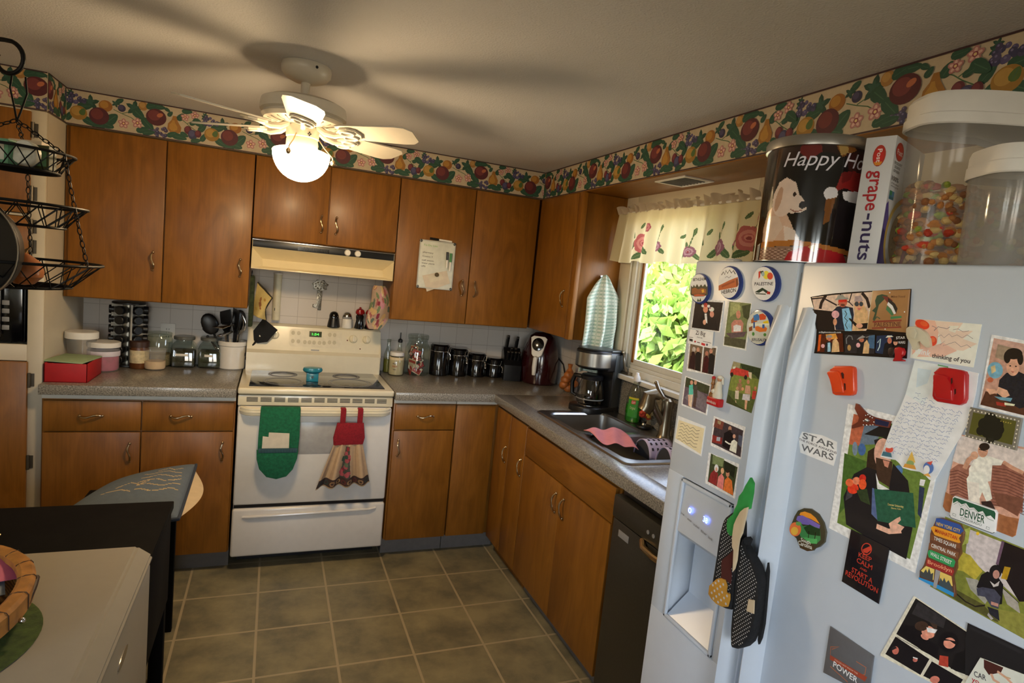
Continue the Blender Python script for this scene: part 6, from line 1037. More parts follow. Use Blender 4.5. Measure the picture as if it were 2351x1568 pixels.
["greeting_card","pale floral card printed thinking of you","card",None,0.8,None,[-3.0809,1.5506],[473,302,-468,318,-463,-305,458,-316],"dccfca",[["P","d8a494",[473,302,177,304,97,188,90,-25,127,-154,356,-157,432,-263,460,-13]],["P","e0b8ac",[176,301,-221,313,-160,188,-373,214,-260,82,-456,36,-290,-90,-11,-102,82,98]],["P","d8a89c",[280,-145,5,-13,-209,-102,-31,-221,350,-282]],["P","d9c8c0",[-37,249,-175,264,-137,156,-49,175]],["P","c23a20",[246,199,255,180,274,164,301,155,334,152,369,157,404,169,434,186,456,208,469,231,470,254,461,274,441,289,413,298,380,300,345,295,311,283,282,266,260,245,248,222]],["P","d2542c",[271,224,276,213,287,206,301,201,319,200,338,203,356,209,372,218,384,229,391,241,392,253,387,264,377,272,362,276,344,277,325,274,307,268,291,259,279,248,272,236]],["P","c84028",[98,1,97,-22,102,-44,114,-63,129,-76,149,-83,169,-82,189,-74,206,-59,219,-39,226,-16,227,8,222,30,210,49,194,62,175,68,154,67,134,58,117,44,105,24]],["P","d8613c",[121,17,121,4,124,-7,130,-17,139,-24,149,-27,160,-27,171,-23,180,-15,187,-5,191,7,191,19,188,31,182,41,173,48,163,51,152,50,141,46,132,39,125,28]],["L","7a6a70",8,[207,221,143,198,165,149,117,216,43,209,-16,201,-53,235]],["L","7a6a70",6,[-102,196,-168,219,-243,183,-321,207]],["L","7a6a70",6,[91,66,53,102,3,63,-57,131,-106,92,-170,130,-245,95,-304,147,-392,100]],["L","7a6a70",6,[42,-49,-19,20,-3,-58,-82,-16,-160,24,-253,-37,-328,4,-388,-32]],["T","e4dcd6","think",[400,-227,157,-245],94],["T","2e2a2c","thinking of you",[131,-256,-410,-256],67]]],
["handwritten_letter","blue-tinted letter handwritten in Arabic with small winter stickers along its foot","note",None,1.5,None,[-3.0791,1.4026],[347,1141,-107,1131,-569,1106,-581,837,-575,664,-555,378,-495,174,-431,-8,-348,-280,-267,-536,-233,-602,-176,-603,-102,-554,-19,-535,112,-560,244,-563,318,-503,373,-478,494,-496,627,-503,574,-209,522,81,450,328,396,588],"c9d3df",[["P","c3d0dc",[347,1141,-44,1133,-28,850,104,482,396,588]],["P","b4c6d8",[279,1029,68,1033,97,825,253,724]],["L","4c8c5c",16,[-6,1127,-158,1121]],["L","7484ac",6,[252,639,232,645,208,633,188,645,168,649]],["P","7484ac",[204,610,192,610,193,599,203,599]],["L","7484ac",6,[133,576,113,581,92,584,75,608,52,595]],["P","7484ac",[91,576,79,576,80,565,90,565]],["L","7484ac",6,[27,574,7,577,-14,573,-40,545,-59,550]],["L","7484ac",6,[264,548,245,575,221,571,195,559,171,555]],["L","7484ac",6,[141,513,123,548,96,527,74,525,52,534]],["P","7484ac",[94,513,82,513,83,502,94,503]],["L","7484ac",6,[23,500,4,516,-25,483,-47,487,-66,501]],["P","7484ac",[-25,483,-36,483,-36,472,-25,472]],["L","7484ac",6,[372,454,352,470,326,458,304,460,284,476]],["P","7484ac",[326,455,313,455,314,444,325,444]],["L","7484ac",6,[260,471,238,480,218,492,195,487,168,468]],["P","7484ac",[212,460,200,460,201,449,212,449]],["L","7484ac",6,[152,499,125,476,106,491,82,482,61,486]],["P","7484ac",[101,464,89,464,90,453,101,453]],["L","7484ac",6,[35,463,19,498,-4,490,-24,500,-48,483]],["P","7484ac",[-8,468,-19,469,-19,458,-8,458]],["L","7484ac",6,[-68,494,-92,479,-109,498,-133,489,-156,476]],["P","7484ac",[-114,472,-125,472,-125,461,-114,462]],["L","7484ac",6,[-171,510,-192,504,-217,484,-236,491,-254,507]],["P","7484ac",[-218,477,-229,477,-229,466,-219,466]],["L","7484ac",6,[-275,509,-297,499,-314,516,-338,491,-360,485]],["L","7484ac",6,[-379,491,-400,482,-414,521,-435,511,-459,486]],["L","7484ac",6,[392,407,365,385,345,401,320,393,301,418]],["P","7484ac",[343,387,330,387,331,376,342,376]],["L","7484ac",6,[277,411,257,425,233,416,206,393,188,421]],["P","7484ac",[229,392,216,392,217,381,228,381]],["L","7484ac",6,[168,433,145,428,118,404,100,423,78,427]],["P","7484ac",[117,397,105,398,106,387,117,387]],["L","7484ac",6,[51,398,33,422,14,433,-7,440,-28,442]],["P","7484ac",[8,402,-3,402,-3,391,8,391]],["L","7484ac",6,[-54,415,-72,438,-92,444,-116,427,-135,438]],["L","7484ac",6,[-155,442,-179,427,-201,419,-219,435,-244,412]],["P","7484ac",[-202,412,-214,412,-213,401,-203,401]],["L","7484ac",6,[-259,442,-281,436,-298,453,-321,439,-340,447]],["L","7484ac",6,[-364,423,-381,437,-398,457,-419,449,-439,451]],["P","7484ac",[-404,421,-415,421,-415,411,-405,411]],["L","7484ac",6,[410,346,382,320,365,353,342,358,313,322]],["P","7484ac",[359,319,346,319,347,307,358,307]],["L","7484ac",6,[290,319,271,346,245,326,224,338,201,334]],["L","7484ac",6,[180,346,161,364,138,361,112,335,90,335]],["L","7484ac",6,[72,358,48,346,25,342,5,350,-17,344]],["P","7484ac",[24,336,13,336,13,325,24,325]],["L","7484ac",6,[-38,350,-59,350,-78,369,-103,343,-124,343]],["P","7484ac",[-83,341,-94,342,-93,331,-83,331]],["L","7484ac",6,[-146,343,-166,344,-185,358,-201,385,-227,351]],["P","7484ac",[-187,347,-198,347,-197,336,-187,336]],["L","7484ac",6,[-248,348,-266,362,-282,388,-303,385,-326,367]],["P","7484ac",[-288,352,-300,352,-299,341,-289,341]],["L","7484ac",6,[-348,362,-369,356,-384,386,-402,396,-428,361]],["P","7484ac",[-389,357,-399,358,-399,347,-389,347]],["L","7484ac",6,[422,250,404,284,376,256,353,259,330,256]],["P","7484ac",[375,250,362,251,363,239,374,239]],["L","7484ac",6,[306,256,289,287,263,269,243,284,216,262]],["L","7484ac",6,[197,280,174,279,156,302,134,303,108,281]],["P","7484ac",[149,263,137,264,138,252,149,252]],["L","7484ac",6,[84,269,65,282,46,303,23,295,-1,279]],["P","7484ac",[41,269,29,269,29,258,40,258]],["L","7484ac",6,[-17,311,-44,278,-65,280,-81,313,-105,295]],["P","7484ac",[-66,276,-78,276,-77,265,-67,265]],["L","7484ac",6,[-128,285,-146,306,-166,311,-188,301,-212,284]],["P","7484ac",[-171,281,-182,282,-181,271,-171,271]],["L","7484ac",6,[-227,318,-251,299,-273,289,-290,306,-310,311]],["L","7484ac",6,[-332,297,-347,327,-373,295,-388,324,-408,321]],["L","7484ac",6,[442,200,415,185,397,215,369,186,352,217]],["P","7484ac",[391,181,378,181,379,170,391,170]],["L","7484ac",6,[326,204,304,212,280,205,255,192,234,202]],["P","7484ac",[277,188,265,189,266,178,277,177]],["L","7484ac",6,[214,218,191,211,169,214,145,207,125,218]],["P","7484ac",[166,195,154,196,154,184,165,184]],["L","7484ac",6,[105,228,79,205,60,227,36,211,13,204]],["L","7484ac",6,[-6,217,-27,222,-46,236,-71,212,-89,232]],["L","7484ac",6,[-109,238,-133,217,-154,222,-173,231,-192,240]],["P","7484ac",[-155,216,-166,216,-165,205,-155,205]],["L","7484ac",6,[-216,226,-233,244,-255,233,-271,257,-291,260]],["P","7484ac",[-257,222,-268,223,-267,212,-257,212]],["L","7484ac",6,[-317,231,-332,258,-357,230,-373,253,-394,246]],["P","7484ac",[-357,229,-368,229,-368,219,-358,219]],["L","7484ac",6,[457,122,437,147,412,135,385,114,368,149]],["L","7484ac",6,[343,143,321,145,301,159,278,162,249,123]],["L","7484ac",6,[227,130,205,131,182,127,166,163,141,146]],["P","7484ac",[182,128,170,128,171,117,181,117]],["L","7484ac",6,[119,147,94,134,74,143,51,136,36,173]],["L","7484ac",6,[10,150,-12,149,-32,156,-54,149,-72,173]],["L","7484ac",6,[-94,169,-116,162,-138,152,-158,162,-176,179]],["P","7484ac",[-139,150,-150,151,-149,140,-139,139]],["L","7484ac",6,[-196,178,-219,168,-242,155,-261,161,-277,183]],["P","7484ac",[-241,157,-252,158,-252,147,-242,147]],["L","7484ac",6,[-301,165,-317,189,-338,185,-354,203,-375,198]],["P","7484ac",[-341,164,-352,165,-352,154,-342,153]],["L","7484ac",6,[473,49,450,54,429,68,401,44,381,60]],["P","7484ac",[425,42,412,43,413,32,424,31]],["L","7484ac",6,[362,85,332,47,310,49,288,54,268,70]],["P","7484ac",[310,51,297,52,299,40,309,40]],["L","7484ac",6,[249,92,226,86,204,90,177,62,155,66]],["L","7484ac",6,[138,97,116,95,94,95,67,70,52,104]],["L","7484ac",6,[26,83,6,90,-18,75,-34,106,-57,97]],["P","7484ac",[-18,76,-30,77,-29,66,-18,65]],["L","7484ac",6,[-75,115,-96,119,-118,109,-137,120,-158,124]],["L","7484ac",6,[-180,114,-205,92,-224,101,-244,102,-263,107]],["L","7484ac",6,[-285,98,-304,106,-323,114,-343,111,-363,111]],["P","7484ac",[-326,99,-337,100,-336,89,-326,89]],["L","7484ac",6,[491,-13,470,4,442,-24,421,-5,402,15]],["P","7484ac",[441,-28,428,-27,429,-39,441,-39]],["L","7484ac",6,[372,-20,355,9,331,6,306,-5,282,-10]],["P","7484ac",[327,-18,314,-17,315,-29,326,-29]],["L","7484ac",6,[263,10,241,11,222,30,193,-4,177,35]],["L","7484ac",6,[155,29,132,31,106,4,84,7,68,34]],["P","7484ac",[105,0,93,1,94,-11,105,-11]],["L","7484ac",6,[44,24,21,16,4,40,-22,16,-44,11]],["L","7484ac",6,[-65,14,-86,15,-102,41,-126,23,-147,26]],["P","7484ac",[-106,17,-118,18,-117,7,-107,7]],["L","7484ac",6,[-163,55,-187,37,-209,27,-225,54,-247,41]],["L","7484ac",6,[-267,43,-283,68,-307,46,-324,64,-348,41]],["L","7484ac",6,[509,-75,482,-98,460,-84,440,-70,413,-88]],["L","7484ac",6,[389,-91,366,-88,345,-76,323,-75,301,-69]],["P","7484ac",[343,-88,331,-87,332,-99,343,-99]],["L","7484ac",6,[276,-85,258,-55,238,-41,211,-66,191,-55]],["P","7484ac",[231,-78,219,-77,220,-89,231,-89]],["L","7484ac",6,[168,-59,148,-42,127,-37,106,-29,80,-57]],["L","7484ac",6,[59,-53,42,-27,15,-61,-6,-52,-24,-36]],["P","7484ac",[15,-59,3,-58,4,-69,14,-70]],["L","7484ac",6,[-48,-50,-67,-39,-88,-36,-104,-9,-130,-37]],["P","7484ac",[-91,-50,-102,-49,-101,-60,-91,-61]],["L","7484ac",6,[-149,-26,-167,-10,-189,-17,-213,-37,-232,-29]],["L","7484ac",6,[-249,-10,-269,-11,-291,-18,-307,7,-329,-6]],["L","7484ac",6,[523,-166,499,-168,480,-140,454,-155,430,-156]],["L","7484ac",6,[409,-141,389,-127,367,-118,338,-152,315,-152]],["P","7484ac",[360,-158,348,-157,348,-168,360,-169]],["L","7484ac",6,[294,-144,274,-127,250,-134,227,-140,209,-116]],["L","7484ac",6,[187,-113,163,-121,145,-99,122,-106,100,-104]],["L","7484ac",6,[80,-98,53,-121,37,-91,10,-126,-6,-90]],["P","7484ac",[31,-127,19,-126,20,-137,31,-138]],["L","7484ac",6,[-27,-92,-53,-119,-72,-106,-94,-113,-112,-94]],["P","7484ac",[-74,-117,-86,-116,-85,-127,-75,-128]],["L","7484ac",6,[-132,-87,-153,-90,-177,-109,-192,-73,-212,-74]],["L","7484ac",6,[-232,-69,-258,-101,-273,-72,-294,-80,-315,-82]],["L","7484ac",6,[545,-207,516,-238,498,-206,470,-227,453,-194]],["L","7484ac",6,[428,-200,405,-199,384,-188,359,-199,336,-196]],["L","7484ac",6,[312,-208,291,-195,264,-219,248,-181,226,-180]],["L","7484ac",6,[198,-212,179,-197,154,-207,140,-166,112,-199]],["L","7484ac",6,[92,-189,69,-193,54,-160,32,-161,11,-156]],["P","7484ac",[47,-195,36,-194,36,-205,47,-206]],["L","7484ac",6,[-13,-173,-34,-170,-53,-160,-77,-174,-98,-175]],["L","7484ac",6,[-113,-142,-135,-144,-155,-145,-176,-143,-198,-154]],["P","7484ac",[-160,-174,-172,-173,-171,-184,-161,-185]],["L","7484ac",6,[-219,-156,-237,-142,-257,-141,-279,-152,-300,-159]],["P","7484ac",[-261,-164,-272,-163,-272,-174,-262,-175]],["L","7484ac",6,[560,-291,532,-315,514,-279,493,-268,469,-272]],["L","7484ac",6,[441,-295,416,-301,397,-279,378,-257,354,-265]],["L","7484ac",6,[330,-269,310,-255,286,-262,263,-264,242,-256]],["P","7484ac",[282,-287,269,-286,270,-298,281,-298]],["L","7484ac",6,[221,-246,200,-239,173,-268,152,-263,132,-247]],["P","7484ac",[172,-275,159,-274,160,-285,171,-286]],["L","7484ac",6,[112,-241,88,-250,65,-261,47,-242,22,-259]],["P","7484ac",[64,-264,52,-263,53,-274,64,-275]],["L","7484ac",6,[6,-226,-18,-241,-39,-238,-59,-236,-81,-238]],["P","7484ac",[-41,-252,-53,-251,-52,-263,-42,-263]],["L","7484ac",6,[-99,-226,-122,-239,-138,-208,-158,-202,-179,-205]],["P","7484ac",[-144,-242,-155,-241,-155,-252,-144,-253]],["L","7484ac",6,[-201,-215,-220,-208,-243,-218,-259,-197,-280,-201]],["L","7484ac",6,[575,-371,549,-386,526,-382,508,-349,484,-349]],["P","7484ac",[526,-383,513,-381,513,-393,525,-394]],["L","7484ac",6,[459,-358,438,-348,411,-366,394,-334,369,-343]],["P","7484ac",[411,-369,398,-369,399,-380,410,-381]],["L","7484ac",6,[343,-361,323,-345,298,-359,282,-319,256,-341]],["P","7484ac",[298,-357,286,-356,287,-368,298,-368]],["L","7484ac",6,[239,-312,211,-342,189,-342,173,-305,145,-339]],["L","7484ac",6,[126,-324,105,-319,86,-304,66,-292,42,-307]],["L","7484ac",6,[23,-296,0,-303,-20,-293,-43,-307,-66,-316]],["L","7484ac",6,[-82,-287,-103,-290,-121,-270,-145,-289,-167,-300]],["L","7484ac",6,[-182,-267,-205,-280,-222,-262,-245,-274,-268,-291]],["P","7484ac",[-228,-298,-240,-297,-239,-308,-229,-308]],["P","b84a3c",[415,-319,416,-335,422,-351,434,-366,450,-378,469,-386,489,-390,508,-389,523,-383,535,-372,540,-358,540,-342,533,-326,521,-311,505,-299,486,-291,466,-287,448,-288,432,-295,421,-305]],["P","3c6478",[587,-475,414,-448,440,-384,571,-397]],["P","dfe3e4",[432,-267,433,-278,439,-290,450,-301,464,-311,481,-318,499,-322,515,-322,529,-318,538,-311,543,-301,542,-289,536,-277,525,-266,510,-256,493,-249,476,-246,459,-246,446,-250,436,-257]],["P","c0a050",[174,-440,124,-256,43,-410]],["P","7a9060",[60,-430,60,-445,66,-461,77,-475,92,-487,110,-496,128,-500,146,-499,160,-493,171,-483,176,-469,176,-454,170,-438,159,-423,143,-411,126,-403,107,-399,90,-401,76,-407,65,-417]],["P","b8863c",[213,-538,12,-511,49,-454,196,-476]],["P","4a68a8",[-231,-400,-232,-429,-226,-457,-213,-483,-195,-503,-173,-515,-150,-519,-127,-513,-107,-499,-92,-477,-84,-450,-83,-421,-89,-392,-102,-367,-120,-347,-142,-335,-166,-332,-188,-338,-208,-352,-222,-374]],["P","e6e6e8",[-181,-444,-182,-465,-179,-485,-172,-502,-162,-516,-149,-524,-135,-525,-121,-520,-109,-509,-100,-493,-95,-474,-93,-453,-96,-433,-103,-416,-114,-402,-127,-395,-140,-393,-154,-398,-166,-409,-175,-425]],["P","b84a3c",[-120,-356,-201,-302,-188,-374]],["P","cf9a4c",[-102,-554,-219,-553,-171,-502]]]],
["photo_print","portrait of a curly haired boy at a desk with a globe","photo","photo prints held on the fridge doors",1,None,[-3.1783,1.5161],[356,535,-332,485,-374,-522,349,-499],"cbd2dc",[["P","a88478",[321,491,-321,438,-368,-488,333,-464]],["P","b09088",[321,491,-321,438,-339,212,187,302,313,344]],["P","8c7c6c",[259,413,44,384,116,192,261,229]],["P","4a2c20",[300,-261,91,-277,-412,-291,-368,-488,333,-464]],["P","6a9cb8",[138,67,136,31,144,-2,161,-31,184,-52,212,-64,242,-64,272,-53,297,-32,316,-2,327,32,328,69,320,103,303,132,279,153,250,163,220,163,191,151,166,130,148,101]],["P","b8a880",[292,88,243,121,219,40,265,-6]],["P","a85a40",[230,-86,230,-97,234,-108,241,-118,250,-125,261,-129,273,-129,284,-126,294,-120,301,-111,305,-100,305,-89,301,-78,294,-68,285,-61,273,-57,262,-56,250,-60,241,-66,234,-75]],["P","191a24",[153,-291,157,-71,91,39,-36,87,-195,34,-283,-322,-138,-405]],["P","c09480",[-46,148,-49,110,-44,74,-32,44,-14,23,8,13,32,14,56,28,78,52,94,84,104,122,107,160,102,197,90,227,71,248,49,258,25,255,1,241,-20,217,-36,185]],["P","1c1614",[-52,327,-51,303,-40,280,-21,260,5,245,35,236,67,234,97,241,122,254,140,273,149,296,148,320,137,344,117,364,91,379,60,388,29,388,-1,382,-26,368,-43,350]],["P","1c1614",[75,259,73,234,75,210,81,190,90,177,102,170,115,172,129,182,141,199,151,221,157,246,159,272,157,296,151,316,141,329,129,335,116,333,103,323,91,306,81,284]],["P","1c1614",[-73,260,-75,234,-74,211,-70,192,-62,179,-52,173,-41,175,-29,185,-19,202,-10,223,-4,248,-2,274,-3,297,-7,316,-15,329,-25,335,-37,333,-48,323,-59,306,-67,284]],["P","c49a84",[152,-168,42,-193,0,-257,65,-308,171,-246]],["P","c49a84",[306,-225,187,-212,159,-255,238,-298]],["P","241814",[49,143,49,140,50,138,52,135,55,133,59,132,63,132,67,132,70,134,72,136,73,139,73,142,71,145,69,148,66,150,62,151,58,151,55,150,52,149,50,146]],["P","241814",[-17,149,-17,146,-16,143,-14,141,-11,139,-7,138,-3,138,0,138,3,140,5,142,6,145,6,148,5,151,3,153,0,155,-4,156,-8,156,-11,156,-14,154,-16,152]],["P","9c5c50",[44,72,-2,75,15,53]],["P","5c88a0",[182,-310,-36,-285,-24,-336,101,-341]],["P","8c2c24",[149,-376,12,-369,25,-420,131,-421]],["P","ddd0b8",[45,-364,-79,-359,-73,-385,39,-399]]]],
